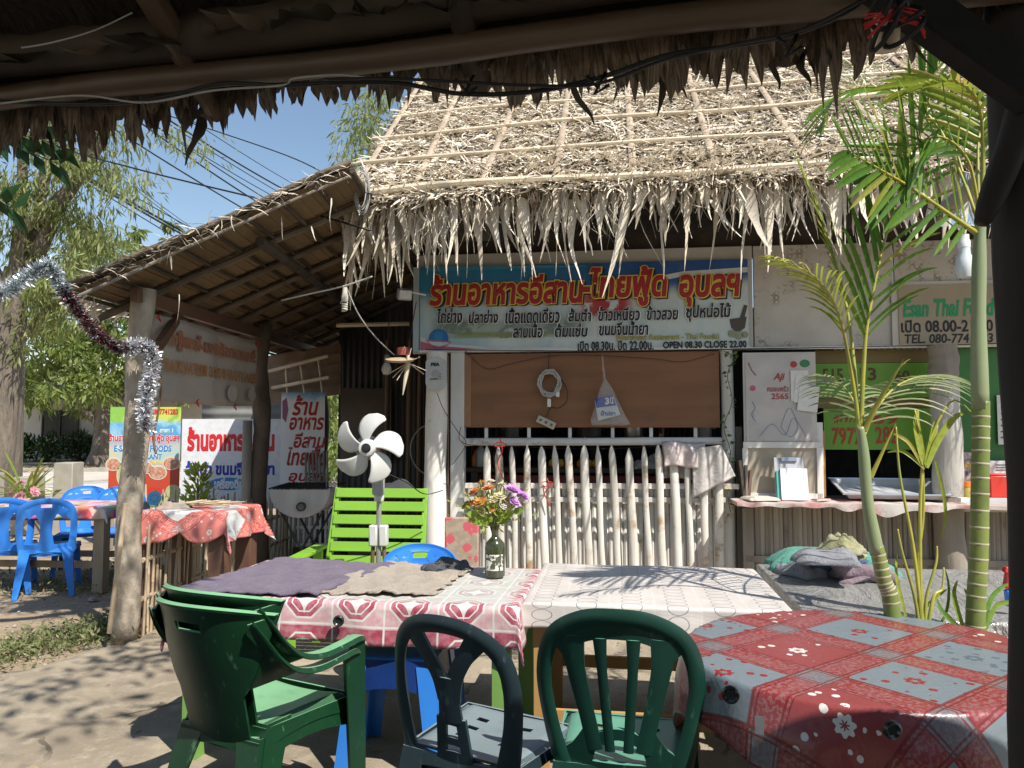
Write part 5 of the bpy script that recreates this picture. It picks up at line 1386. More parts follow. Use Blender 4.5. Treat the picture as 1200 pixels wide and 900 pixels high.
# low side structure behind: brown sloping roof piece with a white bamboo rail
rl = thing('bamboo_rail', 'white bamboo ladder rail slanting behind the small hanging banner', 'rail', PY(330, 600, 8.3) * 1.0)
ro = Vector(rl.location)
for a_, b_ in (((312, 436), (385, 417)), ((312, 456), (386, 442))):
    mb = MB(); bamboo(mb, PY(*a_, 8.3) - ro, PY(*b_, 8.0) - ro, .02, .02, .5); mb.obj('rail', MBambPale, rl)
for a_, b_ in (((312, 437), (317, 465)), ((335, 432), (337, 462)), ((352, 427), (357, 461)), ((373, 421), (378, 460))):
    mb = MB(); mb.tube([PY(*a_, 8.25) - ro, PY(*b_, 8.25) - ro], .014, 7); mb.obj('upright', MBambPale, rl)
lr = thing('lean_to_roof', 'brown weathered lean-to roof behind the bamboo rail', 'roof', (-2.6, 9.0, 0))
for i in range(5):
    a_ = PY(308, 424 + i * 11, 8.9 - i * .1) - Vector(lr.location); b_ = PY(400, 408 + i * 12, 8.7 - i * .1) - Vector(lr.location)
    mb = MB(); mb.bar(a_, b_, .03, .115); mb.obj('board', MWoodBrown, lr)
# ---------------- hanging reversed banner
MBack = M('banner_backside'); _k = MBack.co('Object'); _n = MBack.noise(_k, 1.5, 5, .6, .4); _x, _y, _z = MBack.xyz(_k)
_c = MBack.mix(_n.sm(.35, .7), (.52, .48, .44), (.62, .56, .50))
_c = MBack.mix(MBack.noise(_k, 3.4, 5, .7, .8).sm(.55, .7) * (_z + .22).sm(.25, -.1) * .8, _c, (.48, .27, .19))
MBack.color(_c); MBack.rough(.6); MBack.bump(MBack.noise(MBack.co('Object', (1, 3, 1)), 2.2, 3), .5, .05); MBack.translucent(.3, _c); MBack = MBack.m
ba = PY(178, 352, 5.42); bb = PY(299, 396, 7.3); z_hi = 2.33; z_lo = 1.70
hb = thing('hanging_banner', 'faded banner seen from behind with reversed lettering under the shed beam', 'banner', (ba.x, ba.y, z_lo), math.atan2(bb.y - ba.y, bb.x - ba.x))
BL = (Vector((bb.x, bb.y)) - Vector((ba.x, ba.y))).length; BH = z_hi - z_lo
mb = MB(); mb.shell(lambda s, t: (s * BL, .02 * math.sin(s * 9 + t * 2) + .012 * math.sin(s * 23), t * BH - .02 * math.sin(s * 3.14) * (1 - t)), 60, 12, .003); mb.obj('printed_sheet', MBack, hb, 3)
MFad = flat('faded_red_ink', (.42, .17, .10), .7); MFad2 = flat('faded_orange_ink', (.46, .23, .10), .7); MFad3 = flat('faded_pink_ink', (.56, .49, .43), .7)
for (s, x0, x1, z0, z1, m_) in (('ร้านอาหารอีสาน-ไทยฟู้ด', .12, .97, .60, .86, MFad), ('ESAN THAI FOODS RESTAURANT', .05, .98, .34, .49, MFad2)):
    me = text_mesh(s, (x1 - x0) * BL, (z1 - z0) * BH, weight=.05, mat=m_, depth=.001)
    mkobj('lettering', me, hb, None, (x1 * BL, -.036, z0 * BH), (0, 0, math.pi))
for i, (x, z, r) in enumerate(((.93, .12, .06), (.70, .11, .07))):
    mb = MB(); mb.prism([(math.cos(a_) * r * 1.5, math.sin(a_) * r) for a_ in np.linspace(0, 6.28, 22)[:-1]], (x * BL, -.035, z * BH + .03), (1, 0, 0), (0, 0, 1), .001); mb.obj('printed_dish', MFad3, hb, None)
for (x, z) in ((.35, .02), (.73, .0), (.02, .98), (.98, .98)):
    mb = MB(); mb.tube([(x * BL, -.03, z * BH), (x * BL + .02, -.04, z * BH - .05), (x * BL - .03, -.035, z * BH - .02), (x * BL + .03, -.03, z * BH + .01)], .005, 5); mb.obj('tie', MS_red, hb)
# ---------------- corrugated screen and the white roadside banner
scn = thing('grey_screen', 'grey ribbed sheet screen standing behind the white roadside banner', 'screen', (-3.2, 9.5, 0))
mb = MB(); 
def scr(s, t): return (lerp1(-.72, .75, s), .006 * math.sin(t * 70), lerp1(.5, 1.83, t))
mb.shell(scr, 6, 150, .004); mb.obj('sheet', simple('grey_sheet', (.22, .215, .20), (.17, .165, .15), scale=4), scn, 3)
for x in (-.66, .7):
    mb = MB(); mb.tube([(x, .05, 0), (x, .05, 1.8)], .03, 8); mb.obj('post', MWoodGrey, scn)
for (p, q, s) in (((120, 590), (130, 600), 1),): pass
class Board:
    """flat printed board facing the viewer at depth Y; places prints by measuring the photograph"""
    def __init__(s, name, label, cat, x0, y0, x1, y1, Y, mat, th=.012, legs=True, rim=None):
        s.Y = Y; a = PY(x0, y1, Y); b = PY(x1, y0, Y); s.o = Vector((a.x, Y, a.z)); s.w = b.x - a.x; s.h = PY((x0 + x1) / 2, y0, Y).z - a.z
        s.t = thing(name, label, cat, s.o)
        mb = MB(); mb.box((s.w / 2, th / 2, s.h / 2), (s.w, th, s.h)); mb.obj('printed_sheet', mat, s.t)
        if legs:
            for x in (.04, s.w - .04):
                mb = MB(); mb.tube([(x, .04, -s.o.z), (x, .04, s.h)], .022, 7); mb.obj('leg', MWoodGrey, s.t)
    def loc(s, px, py): p = PY(px, py, s.Y); return p.x - s.o.x, p.z - s.o.z
    def text(s, txt, px0, y0, px1, y1, mat, d=.002, **k):
        x, z = s.loc(px0, y1); x2, z2 = s.loc(px1, y0); return text_part(txt, x, z, x2 - x, z2 - z, -d, mat, s.t, depth=.001, **k)
    def ell(s, px, py, rx, ry, mat, d=.0015, name='printed_dish', n=26):
        x, z = s.loc(px, py); kx = s.Y / FPX; mb = MB()
        mb.prism([(math.cos(6.2832 * i / n) * rx * kx, math.sin(6.2832 * i / n) * ry * kx) for i in range(n)], (x, -d, z), (1, 0, 0), (0, 0, 1), .001); return mb.obj(name, mat, s.t, None)
    def poly(s, pts, mat, d=.0012, name='printed_shape'):
        q = [s.loc(*p) for p in pts]; ar = sum(q[i][0] * q[(i + 1) % len(q)][1] - q[(i + 1) % len(q)][0] * q[i][1] for i in range(len(q)))
        if ar < 0: q = q[::-1]
        mb = MB(); mb.prism(q, (0, -d, 0), (1, 0, 0), (0, 0, 1), .001); return mb.obj(name, mat, s.t, None)
MVinyl = flat('white_vinyl', (.74, .74, .75), .5); MRedV = flat('red_vinyl', (.62, .02, .025), .5); MBluV = flat('blue_vinyl', (.02, .03, .33), .5); MCyan = flat('cyan_blue_print', (.03, .22, .52), .5)
wb = Board('roadside_banner', 'big white roadside banner with red and dark blue Thai words', 'banner', 211, 491, 333, 596, 9.0, MVinyl)
wb.text('ร้านอาหารอีสาน', 219, 500, 322, 529, MRedV, weight=.055)
wb.text('ส้มตำ ขนมจีนน้ำยา', 217, 540, 322, 557, MBluV, weight=.045)
wb.ell(267, 567, 22, 7.5, MCyan, name='blue_oval'); wb.text('เครื่องดื่ม', 251, 560, 286, 573, MVinyl, d=.004, weight=.06)
# colourful vertical banner
def vban_mat():
    m = M('food_banner_print'); k = m.co('Object'); x, y, z = m.xyz(k); n = m.noise(k, 3.2, 4, .6, .8); n2 = m.noise(k, 11, 5, .7, 1)
    v = z / 1.16
    w = v + (n - .5) * .16
    c = m.mix(w.sm(.86, .9), m.mix(n.sm(.4, .6), (.35, .60, .72), (.10, .35, .60)), m.mix(n.sm(.45, .55), (.55, .62, .12), (.24, .50, .08)))
    c = m.mix(w.sm(.72, .66), c, (.42, .40, .46))
    c = m.mix(w.sm(.66, .6), c, m.mix(n2.sm(.4, .6), (.62, .52, .30), (.35, .56, .60)))
    c = m.mix(w.sm(.40, .38), c, (.50, .06, .025))
    c = m.mix(w.sm(.16, .10) , c, m.mix(n2.sm(.42, .58), (.50, .50, .18), (.62, .58, .5)))
    m.color(c); m.rough(.5); return m.m
vb = Board('food_banner', 'tall colourful food banner on posts behind the leaning pale post', 'banner', 126, 477, 212, 592, 9.3, vban_mat())
MCrm = flat('cream_print', (.66, .62, .5), .5)
vb.text('0807741283', 177, 479, 209, 486, MRedV, weight=.05)
vb.text('ร้านอาหารอีสาน-ไทยฟู้ด อุบลฯ', 128, 508, 210, 519, MVinyl, weight=.10); vb.text('ร้านอาหารอีสาน-ไทยฟู้ด อุบลฯ', 128, 508, 210, 519, MRedV, d=.003, weight=.04)
vb.text('สาขา 1', 187, 502, 203, 507, MVinyl, weight=.05)
vb.text('E-SAN THAI FOODS', 134, 522, 201, 529, MVinyl, weight=.12); vb.text('E-SAN THAI FOODS', 134, 522, 201, 529, MCyan, d=.003, weight=.04)
vb.text('RESTAURANT', 145, 532, 190, 538, MVinyl, weight=.12); vb.text('RESTAURANT', 145, 532, 190, 538, MCyan, d=.003, weight=.04)
vb.text('E-san Food - Thai Food', 155, 540, 192, 544, MYel, weight=.05)
MFoodA = simple('food_print_red', (.48, .12, .06), (.55, .42, .3), scale=30, bump=0); MFoodB = simple('food_print_green', (.35, .42, .16), (.6, .5, .3), scale=26, bump=0)
for (px, py, rx, ry, m_) in ((133, 544, 8, 6.5, MFoodA), (201, 543, 9, 6.5, MFoodA), (185, 554, 9.5, 7, MFoodA), (146, 556, 8, 14, MFoodB), (172, 548, 6, 6, MFoodA)):
    vb.ell(px, py, rx + 1.3, ry + 1.3, MCrm); vb.ell(px, py, rx, ry, m_, d=.003)
vb.ell(181, 577, 9, 6, flat('print_tomato', (.6, .03, .02)), d=.003); vb.ell(203, 576, 9, 8, MFoodB, d=.003); vb.ell(134, 584, 8, 7, MFoodB, d=.003)
# small banner on white sheet with brush lettering
def sban_mat():
    m = M('small_banner_print'); k = m.co('Object'); x, y, z = m.xyz(k); n = m.noise(k, 3.5, 4, .6, .5)
    v = z / .92 + (n - .5) * .25 + x * .15
    c = m.mix(v.sm(.98, 1.12), (.74, .75, .76), (.08, .30, .50)); c = m.mix(m.noise(k, 6, 5, .7).sm(.55, .75) * .5, c, (.33, .36, .40))
    m.color(c); m.rough(.6); return m.m
sb2 = Board('small_banner', 'small worn banner with red brush Thai words hanging beside the dark post', 'banner', 328, 460, 381, 570, 7.9, sban_mat(), th=.004, legs=False)
for (s, x0, y0, x1, y1) in (('ร้าน', 342, 463, 374, 487), ('อาหาร', 339, 489, 380, 504), ('อีสาน', 344, 507, 382, 525), ('ไทยฟู้ด', 336, 523, 384, 552), ('อุบลฯ', 338, 554, 382, 568)):
    sb2.text(s, x0, y0, x1, y1, MRedL, weight=.03, shear=.25)
sb2.poly([(331, 470), (336, 466), (338, 480), (335, 495), (331, 490)], flat('print_purple', (.3, .1, .2)), name='orchid_print')
for i in range(7):
    px = 358 + i * 4.2; mb = MB(); a_ = PY(px, 530 + 3 * math.sin(i * 2), 7.85) - sb2.o; b_ = PY(px + 1, 580, 7.85) - sb2.o
    mb.tube([a_, b_], .011, 6); mb.obj('slat', MWoodGrey, sb2.t)
# ---------------- brown bamboo fence along the shed side
bf = thing('bamboo_fence', 'thin brown bamboo fence running back from the leaning post', 'fence', (-2.62, 5.45, 0))
fo = Vector(bf.location); slatm = []
for i in range(6):
    mb = MB(); r_ = random.Random(i); h_ = .74 + r_.uniform(-.05, .07); bamboo(mb, (0, 0, 0), (r_.uniform(-.015, .015), r_.uniform(-.02, .02), h_), .011, .009, .2, 6, .004, r_); slatm.append(mb.mesh('slat', MBamb, .7))
MBambTan = MBamb
for i in range(66):
    y = 5.42 + i * .054; x = lerp1(-2.62, -2.42, (y - 5.42) / 3.6)
    o = mkobj('slat', slatm[i % 6], bf, None, (x - fo.x + RNG.uniform(-.008, .008), y - fo.y + RNG.uniform(-.01, .01), .01), (RNG.uniform(-.03, .03), RNG.uniform(-.03, .03), i))
for z in (.28, .55):
    mb = MB(); bamboo(mb, (-.01, -.05, z), (.2, 3.6, z), .018, .016, .4); mb.obj('rail', MBamb, bf)
bf2 = thing('bamboo_fence', 'back row of thin bamboo pickets in front of the white roadside banner', 'fence', (-3.9, 8.3, 0))
for i in range(40):
    o = mkobj('slat', slatm[(i * 5) % 6], bf2, None, (i * .052 - .3, RNG.uniform(-.01, .01), .0), (RNG.uniform(-.03, .03), RNG.uniform(-.03, .03), i)); o.scale = (1.1, 1.1, 1.02 + .06 * math.sin(i * 1.9))
mb = MB(); bamboo(mb, (-.35, .03, .5), (1.75, .03, .52), .015, .015, .4); mb.obj('rail', MBamb, bf2)
for (px0, py0, px1, py1, Y) in ((128, 742, 147, 590, 5.2), (158, 600, 168, 520, 6.6)):
    a_ = PY(px0, py0, Y); b_ = PY(px1, py1, Y); mb = MB(); bamboo(mb, Vector((0, 0, 0)), b_ - a_, .017, .015)
    tag(mb.obj('bamboo_stake', MBamb, loc=a_), 'thin bamboo stake standing close to the left of the leaning post' if Y < 6 else 'sunlit bamboo stake behind the right of the leaning post', 'stake')
# ---------------- red and white cloth on a stand behind the post
def plaid_mat(name, P=.40, rot=.5, red=(.52, .045, .045), pale=(.42, .47, .50), off=(0.0, 0.0), band=.26, gl=.35):
    """printed oilcloth: red lace bands crossing between pale flowered squares"""
    m = M(name); uv = m.co('UV'); mp = m.new('ShaderNodeMapping'); m.nt.links.new(uv, mp.inputs[0]); mp.inputs['Rotation'].default_value = (0, 0, rot); mp.inputs['Location'].default_value = (*off, 0)
    x, y, z = m.xyz(mp.outputs[0]); u = x / P; v = y / P; fu = u.fr(); fv = v.fr()
    bu = fu.lt(band); bv = fv.lt(band); cross = bu * bv; anyb = bu.mx(bv)
    par = (((u.fl() + v.fl()) * .5).fr() * 2)
    # flowers
    vo = m.vor(mp.outputs[0], 1 / P * 8.5, rnd=.8); d = X(m.nt, vo.outputs['Distance'])
    sp = m.new('ShaderNodeVectorMath'); sp.operation = 'SUBTRACT'; m.nt.links.new(mp.outputs[0], sp.inputs[0]); sc_ = m.new('ShaderNodeVectorMath'); sc_.operation = 'SCALE'
    fl = (d + m.noise(mp.outputs[0], 60, 2) * .12)
    flower = fl.lt(.33) * fl.gt(.10)
    # one large blossom in the middle of each square
    cu = fu - (1 + band) / 2; cv = fv - (1 + band) / 2
    r = ((cu * cu) + (cv * cv)).pw(.5); an = cu.op('ARCTAN2', cv); pet = r * 1.8 + (an * 7).sin() * .022
    big = pet.lt(.13) * pet.gt(.045) * (r - .09).ab().gt(.009)
    fm = (flower * r.gt(.12)).mx(big)
    lace = (m.noise(mp.outputs[0], 70, 3, .6)).sm(.48, .56) * .75
    redc = tuple(red); pink = (red[0] * 1.12, red[1] * 3.2 + .05, red[2] * 3.2 + .05)
    redm = m.mix(lace, redc, pink)
    sq_pale = m.mix(fm, pale, m.mix(par, redc, (pale[0] * .62, pale[1] * .62, pale[2] * .66)))
    sq_red = m.mix(fm, (red[0] * 1.05, red[1] * 2.0, red[2] * 2.0), (.62, .60, .56))
    par2 = (((u.fl() + v.fl() * 2) / 3).fr() * 3).gt(1.5)
    sq = m.mix(par2, sq_pale, sq_red)
    col = m.mix(anyb, sq, m.mix(m.noise(mp.outputs[0], 6, 3).sm(.35, .7) * .35, redm, pink))
    col = m.mix(cross, col, m.mix(lace, (red[0] * .75, red[1] + .10, red[2] + .10), pale))
    eu = (fu - band / 2).ab(); ev = (fv - band / 2).ab()
    line = ((eu - band / 2).ab().lt(.013)).mx((ev - band / 2).ab().lt(.013)).mx((eu - band * .36).ab().lt(.008) * anyb).mx((ev - band * .36).ab().lt(.008) * anyb)
    col = m.mix(line * .8, col, (red[0] * .62, red[1] * .6, red[2] * .6))
    m.color(col); m.rough(m.noise(uv, 8, 3) * .2 + gl); m.b.inputs['Specular IOR Level'].default_value = .45
    m.bump(m.noise(uv, 5, 4, .6, .5) + m.noise(uv, 90, 2) * .06, .35, .02)
    return m.m
MPlaidF = plaid_mat('plaid_oilcloth_faded', .34, .7, (.60, .10, .085), (.60, .61, .61), (.1, .07), .3)
def rect_cloth(hw, hd, drop, ns=60, nt=50, th=.0025, ph=0.0, corner=.35, wave=.02, freq=22, dropf=None):
    """oilcloth lying on a rectangular top and hanging over the edges; returns fn, uvfn"""
    def fn(s, t):
        a = (s - .5) * 2 * (hw + drop); b = (t - .5) * 2 * (hd + drop)
        ox = max(0, abs(a) - hw); oy = max(0, abs(b) - hd)
        if dropf:
            k = dropf(a, b); ox *= k; oy *= k
        x = max(-hw, min(hw, a)); y = max(-hd, min(hd, b)); sx = 1 if a > 0 else -1; sy = 1 if b > 0 else -1
        fold = math.sin((a if oy > ox else b) * freq + ph + 1.3 * math.sin(a * 3 + b * 2))
        z = -math.hypot(ox, oy) if (ox > 0 and oy > 0) else -(ox + oy)
        if ox > 0: x += sx * (.008 + wave * min(1, ox / .06) * .5 * (1 + fold) * (ox / drop) + (min(oy, ox) * corner if oy > 0 else 0))
        if oy > 0: y += sy * (.008 + wave * min(1, oy / .06) * .5 * (1 + fold) * (oy / drop) + (min(ox, oy) * corner if ox > 0 else 0))
        if ox == 0 and oy == 0: z += .003 * math.sin(a * 7 + ph) * math.sin(b * 5 + ph * 2)
        return (x, y, z)
    return fn, (lambda s, t: ((s - .5) * 2 * (hw + drop), (t - .5) * 2 * (hd + drop)))
def table_frame(name, label, loc, rotz, hw, hd, zt, top_mat, leg_mat, legw=.05, apron=.09, group=None, legs=None, topth=.025, cat='table', stretcher=False):
    t = thing(name, label, cat, loc, rotz, group)
    mb = MB(); mb.box((0, 0, zt - topth / 2), (hw * 2, hd * 2, topth)); mb.obj('tabletop', top_mat, t, bevel=.003)
    for sx in (-1, 1):
        for sy in (-1, 1):
            mb = MB(); mb.box((sx * (hw - .06), sy * (hd - .06), (zt - topth) / 2), (legw, legw, zt - topth)); mb.obj('leg', leg_mat, t, bevel=.003)
    for sy in (-1, 1):
        mb = MB(); mb.box((0, sy * (hd - .06), zt - topth - apron / 2), (2 * hw - .12 - legw, .022, apron)); mb.obj('apron', leg_mat, t)
        mb = MB(); mb.box((sy * (hw - .06), 0, zt - topth - apron / 2), (.022, 2 * hd - .12 - legw, apron)); mb.obj('apron', leg_mat, t)
    if stretcher:
        for sy in (-1, 1):
            mb = MB(); mb.box((0, sy * (hd - .06), .25), (2 * hw - .12 - legw, .025, .06)); mb.obj('stretcher', leg_mat, t)
    return t
MTblWood = simple('table_wood', (.30, .21, .13), (.2, .14, .085), rough=.75, scale=6, stretch=(1, 1, .2), bump=.4)
sx0 = PY(163, 600, 5.7); sx1 = PY(303, 598, 5.7); cxs = (sx0.x + sx1.x) / 2 + .03
table_frame('side_stand', 'tall wooden stand with brown legs under the red and white oilcloth', (cxs - .05, 5.78, 0), R(-6), .33, .27, .875, MWoodBrown, simple('reddish_leg', (.14, .07, .045)), .12, .06, cat='stand')
fn, uvf = rect_cloth(.34, .28, .24, freq=26, wave=.05, corner=.25, dropf=lambda a, b: 1.0 if a < -.2 else (.62 + .3 * abs(math.sin(a * 9))))
mb = MB(); mb.shell(fn, 70, 60, .003, uvf=uvf)
tag(mb.obj('oilcloth', MPlaidF, loc=(cxs - .05, 5.78, .882), rot=(0, 0, R(-6)), smooth=3), 'red and white flowered oilcloth draped over the tall stand behind the leaning post', 'tablecloth')
# whisk brooms lying on it
br = thing('twig_bundle', 'bundle of dry twigs and rags lying on the red and white oilcloth', 'twigs', (cxs - .05, 5.72, .89))
for i in range(26):
    a_ = RNG.uniform(-.3, .4); x = RNG.uniform(-.25, .12); mb = MB(); L2 = RNG.uniform(.15, .38)
    mb.tube([(x, RNG.uniform(-.08, .1), .01 + RNG.random() * .02), (x + L2 * math.cos(a_), .1 * math.sin(a_ * 3), .02 + RNG.random() * .04)], RNG.uniform(.003, .007), 5); mb.obj('twig', MBamb, br)
cloth_lump('rag', 'crumpled reddish grey rag lying beside the twig bundle', 'rag', (cxs - .22, 5.70, .885), .3, (.24, .16, .05), simple('rag_cloth', (.36, .25, .22), (.2, .2, .16), rough=.95, scale=20, bump=.8), 5)
# ---------------- outdoor table with blue chairs at the far left
MBlue = simple('blue_plastic', (.035, .22, .68), (.028, .18, .60), rough=.33, scale=3, bump=.03, vary=.06)
lt = table_frame('outdoor_table', 'old wooden table at the far left between the blue chairs', (-4.60, 7.24, 0), R(-4), .95, .34, .76, MTblWood, simple('table_wood_pale', (.36, .28, .19), (.26, .2, .13), rough=.8, scale=6, stretch=(1, 1, .2), bump=.5), .10, .09, stretcher=True)
MFlorC = M('mixed_flower_oilcloth'); _uv = MFlorC.co('UV'); _v = MFlorC.vor(_uv, 9); _hsv = MFlorC.new('ShaderNodeHueSaturation'); MFlorC.nt.links.new(_v.outputs['Color'], _hsv.inputs['Color']); _hsv.inputs['Saturation'].default_value = 1.1
_c = MFlorC.mix(.55, X(MFlorC.nt, _hsv.outputs[0]), (.55, .10, .20)); _c = MFlorC.mix(MFlorC.noise(_uv, 4, 3).sm(.5, .65), _c, (.60, .50, .55)); MFlorC.color(_c); MFlorC.rough(.4); MFlorC = MFlorC.m
fn, uvf = rect_cloth(.95, .34, .10, freq=30, wave=.03)
mb = MB(); mb.shell(fn, 70, 40, .003, uvf=uvf); tag(mb.obj('oilcloth', MFlorC, loc=(-4.60, 7.24, .767), rot=(0, 0, R(-4)), smooth=3), 'pink and purple patterned oilcloth on the far left table', 'tablecloth')
# planter, yellow-green plant, pink flowers
pl = thing('concrete_planter', 'grey concrete block planter holding the spiky plant at the far left', 'planter', PZ(28, 626, 0))
for x, w_, h_ in ((-.55, .34, .85), (.05, .3, .8), (.6, .28, 1.0)):
    mb = MB(); mb.box((x, 0, h_ / 2), (w_, .3, h_), top=(.93, .93)); mb.obj('block', simple('planter_concrete', (.40, .36, .30), (.3, .27, .22), scale=4, bump=.4), pl, bevel=.01)
def spiky(loc, label, n, L, wid, mat, name='spiky_plant', up=.9, group=None, droop=.5):
    t = thing(name, label, 'plant', loc, 0, group); me_c = []
    mb = MB(); mb.lathe([(.001, 0), (.03, .0), (.02, .08), (.001, .1)], 8); mb.obj('stem', simple('vine_stem', (.12, .14, .05)), t)
    for i in range(n):
        a_ = i * 2.399; e = RNG.uniform(.35, 1.35) * up; l = L * RNG.uniform(.7, 1.15); tv = RNG.random()
        d = Vector((math.cos(a_) * math.cos(e), math.sin(a_) * math.cos(e), math.sin(e))); side = Vector((-math.sin(a_), math.cos(a_), 0)); seg = 7
        vs = []
        for k_ in range(seg + 1):
            s = k_ / seg; c = d * (l * s) + Vector((0, 0, -droop * l * s * s * math.cos(e))); w_ = wid * (.5 + 1.6 * s) * (1 - s) ** .6 * .9 + .001
            dn = Vector((0, 0, 1)); vs += [c - side * w_, c - dn * w_ * .3, c + side * w_]
        mb = MB(); mb.add(vs, [(3 * k_ + j_, 3 * k_ + j_ + 1, 3 * k_ + j_ + 4, 3 * k_ + j_ + 3) for k_ in range(seg) for j_ in range(2)], t=tv); mb.obj('leaf', mat, t, 3)
    return t
ML_ylg = leafmat('yellow_green_blade', (.32, .36, .06), (.18, .27, .05), (.5, .46, .12), .35, .4)
spiky(PY(30, 585, 10.2) , 'yellow green spiky leaved plant in the planter at the far left', 34, .85, .032, ML_ylg)
def bouquet(parent, cen, items, rng=RNG):
    """layered silk blossoms: (offset, radius, material, petals)"""
    for (off, r, mat, npet) in items:
        c = Vector(cen) + Vector(off); mb = MB(); view = (Vector(off) + Vector((0, -.05, .03))).normalized()
        ax = view.cross(Vector((0, 0, 1))).normalized(); ay = ax.cross(view)
        for ring in range(3):
            rr = r * (1, .72, .42)[ring]; lift = r * (.0, .22, .42)[ring]; k_ = npet - ring
            for q in range(k_):
                a_ = 6.283 * q / k_ + ring * .5 + rng.uniform(-.15, .15); d = ax * math.cos(a_) + ay * math.sin(a_); sd = -ax * math.sin(a_) + ay * math.cos(a_)
                w_ = rr * .95; b0 = c + view * lift * .3
                mb.add([b0, c + d * rr * .55 + sd * w_ * .5 + view * (lift + rr * .12), c + d * rr + view * (lift + rr * .2), c + d * rr * .55 - sd * w_ * .5 + view * (lift + rr * .12), c + d * rr * .5 + view * (lift + rr * .02)],
                       [(0, 1, 4), (1, 2, 4), (2, 3, 4), (3, 0, 4)], t=rng.random())
        mb.obj('blossom', mat, parent, 3)
ML_pink = leafmat('pink_petal', (.72, .28, .36), (.80, .45, .50), None, .2, .6)
fp = thing('pink_flowers', 'cluster of pink artificial flowers in front of the spiky plant', 'flowers', PY(27, 580, 9.4))
mb = MB(); mb.lathe([(.001, -.28), (.07, -.28), (.10, -.05), (.09, -.05), (.001, -.1)], 14); mb.obj('pot', simple('pale_pot', (.55, .48, .42)), fp)
bouquet(fp, (0, 0, 0), [((-.13, 0, .02), .075, ML_pink, 7), ((.0, -.05, -.02), .085, ML_pink, 7), ((.14, 0, .04), .075, ML_pink, 7), ((-.04, .02, .14), .08, ML_pink, 7), ((.05, -.02, -.09), .06, ML_pink, 6)])
n = 60; P = NP.normal(0, .07, (n, 3)); D = norm(P + [0, 0, .05]); mkobj('foliage', npmesh('foliage', leaves(P, D, NP.normal(0, 1, (n, 3)), NP.uniform(.05, .12, n), NP.uniform(.02, .04, n)), LEAF_F, ML_mango), fp)
# croton-like bush between the banners, behind the fence
ML_lime = leafmat('lime_shrub_leaf', (.52, .58, .10), (.36, .46, .06), (.66, .62, .18), .5, .4)
gp = PY(232, 560, 7.9); t = thing('lime_shrub', 'upright lime green shrub growing behind the thin bamboo pickets', 'shrub', (gp.x, 7.9, 0))
mb = MB(); mb.tube([(0, 0, 0), (.01, 0, .5), (0, 0, .95)], [.02, .015, .008], 6); mb.obj('stem', simple('twig_bark', (.16, .12, .08)), t)
n = 340; zz_ = NP.uniform(.35, 1.08, n); rr = .15 * (1.2 - zz_) / .5 + .02; a_ = NP.uniform(0, 6.28, n); P = np.stack([np.cos(a_) * rr * NP.random(n), np.sin(a_) * rr * NP.random(n), zz_], 1)
D = np.stack([np.cos(a_) * .8, np.sin(a_) * .8, NP.uniform(.3, 1.6, n)], 1); mkobj('foliage', npmesh('foliage', leaves(P, D, NP.normal(0, 1, (n, 3)), NP.uniform(.06, .12, n), NP.uniform(.025, .045, n)), LEAF_F, ML_lime), t)
bush(-3.75, 8.0, .32, .75, 420, ML_ylg, .07, 'loose yellowish flowering shrub behind the fence beside the leaning post', cat='shrub', ups=.8)
dk = thing('round_plate', 'small light blue round plate hanging on the fence beside the leaning post', 'plate', PY(181, 584, 7.2))
mb = MB(); mb.lathe([(.001, 0), (.068, 0), (.07, .006), (.001, .008)], 24); o = mb.obj('disc', flat('plate_blue', (.12, .42, .68), .35), dk, rot=(R(80), 0, 0))
mb = MB(); mb.lathe([(.03, .009), (.034, .011), (.038, .009)], 20, cap=False); mb.obj('ring', flat('plate_ring', (.2, .3, .7)), dk, rot=(R(80), 0, 0))
# ---------------- half-round metal trough sink
tr_ = thing('trough_grill', 'half round grey metal trough grill standing in the dim shed corner', 'grill', (PY(360, 600, 7.2).x, 7.2, 0))
tc = PY(360, 571, 7.2); rr = (PY(395, 571, 7.2).x - PY(326, 571, 7.2).x) / 2
mb = MB(); k_ = 24; poly = [(-rr, 0)] + [(-rr * math.cos(q), -rr * .92 * math.sin(q)) for q in np.linspace(.1, math.pi - .1, k_)] + [(rr, 0)]
mb.prism(poly, (0, -.25, tc.z), (1, 0, 0), (0, 0, 1), .015); mb.obj('end_plate', simple('galvanised', (.52, .50, .46), (.40, .385, .36), scale=6, stretch=(1, 1, .2), dirt=(.14, .11, .09), dirt_amt=.4), tr_, None, bevel=.002)
mb = MB(); mb.shell(lambda s, t: (-rr * math.cos(math.pi * s), -.24 + .6 * t, tc.z - rr * .92 * math.sin(math.pi * s)), 24, 2, .006); mb.obj('trough', simple('galvanised', (.30, .29, .27)), tr_, 3)
mb = MB(); mb.lathe([(.03, 0), (.042, 0), (.042, .05), (.03, .05)], 18, cap=False); mb.obj('drain_pipe', MWoodDark, tr_, rot=(R(90), 0, 0), loc=(.02, -.25, tc.z - rr * .55))
mb = MB(); mb.lathe([(.001, .002), (.03, .002)], 18, cap=False); mb.obj('drain_hole', MD_dark, tr_, rot=(R(90), 0, 0), loc=(.02, -.262, tc.z - rr * .55))
for i in range(16):
    mb = MB(); x = lerp1(-rr, rr, i / 15); mb.tube([(x, -.27, tc.z + .01), (x + .01, .35, tc.z + .02)], .006, 5); mb.obj('grill_bar', flat('iron', (.03, .03, .03), .5), tr_)
for (a_, b_) in ((-.2, .2), (.2, -.2)):
    for y in (-.18, .25):
        mb = MB(); mb.tube([(a_, y, tc.z - .2), (b_, y, 0)], .012, 6); mb.obj('leg', flat('iron', (.03, .03, .03), .5), tr_)
cpot = thing('clay_pot', 'dark clay pot standing on the floor under the trough grill', 'pot', (PY(362, 640, 7.0).x, 7.0, 0))
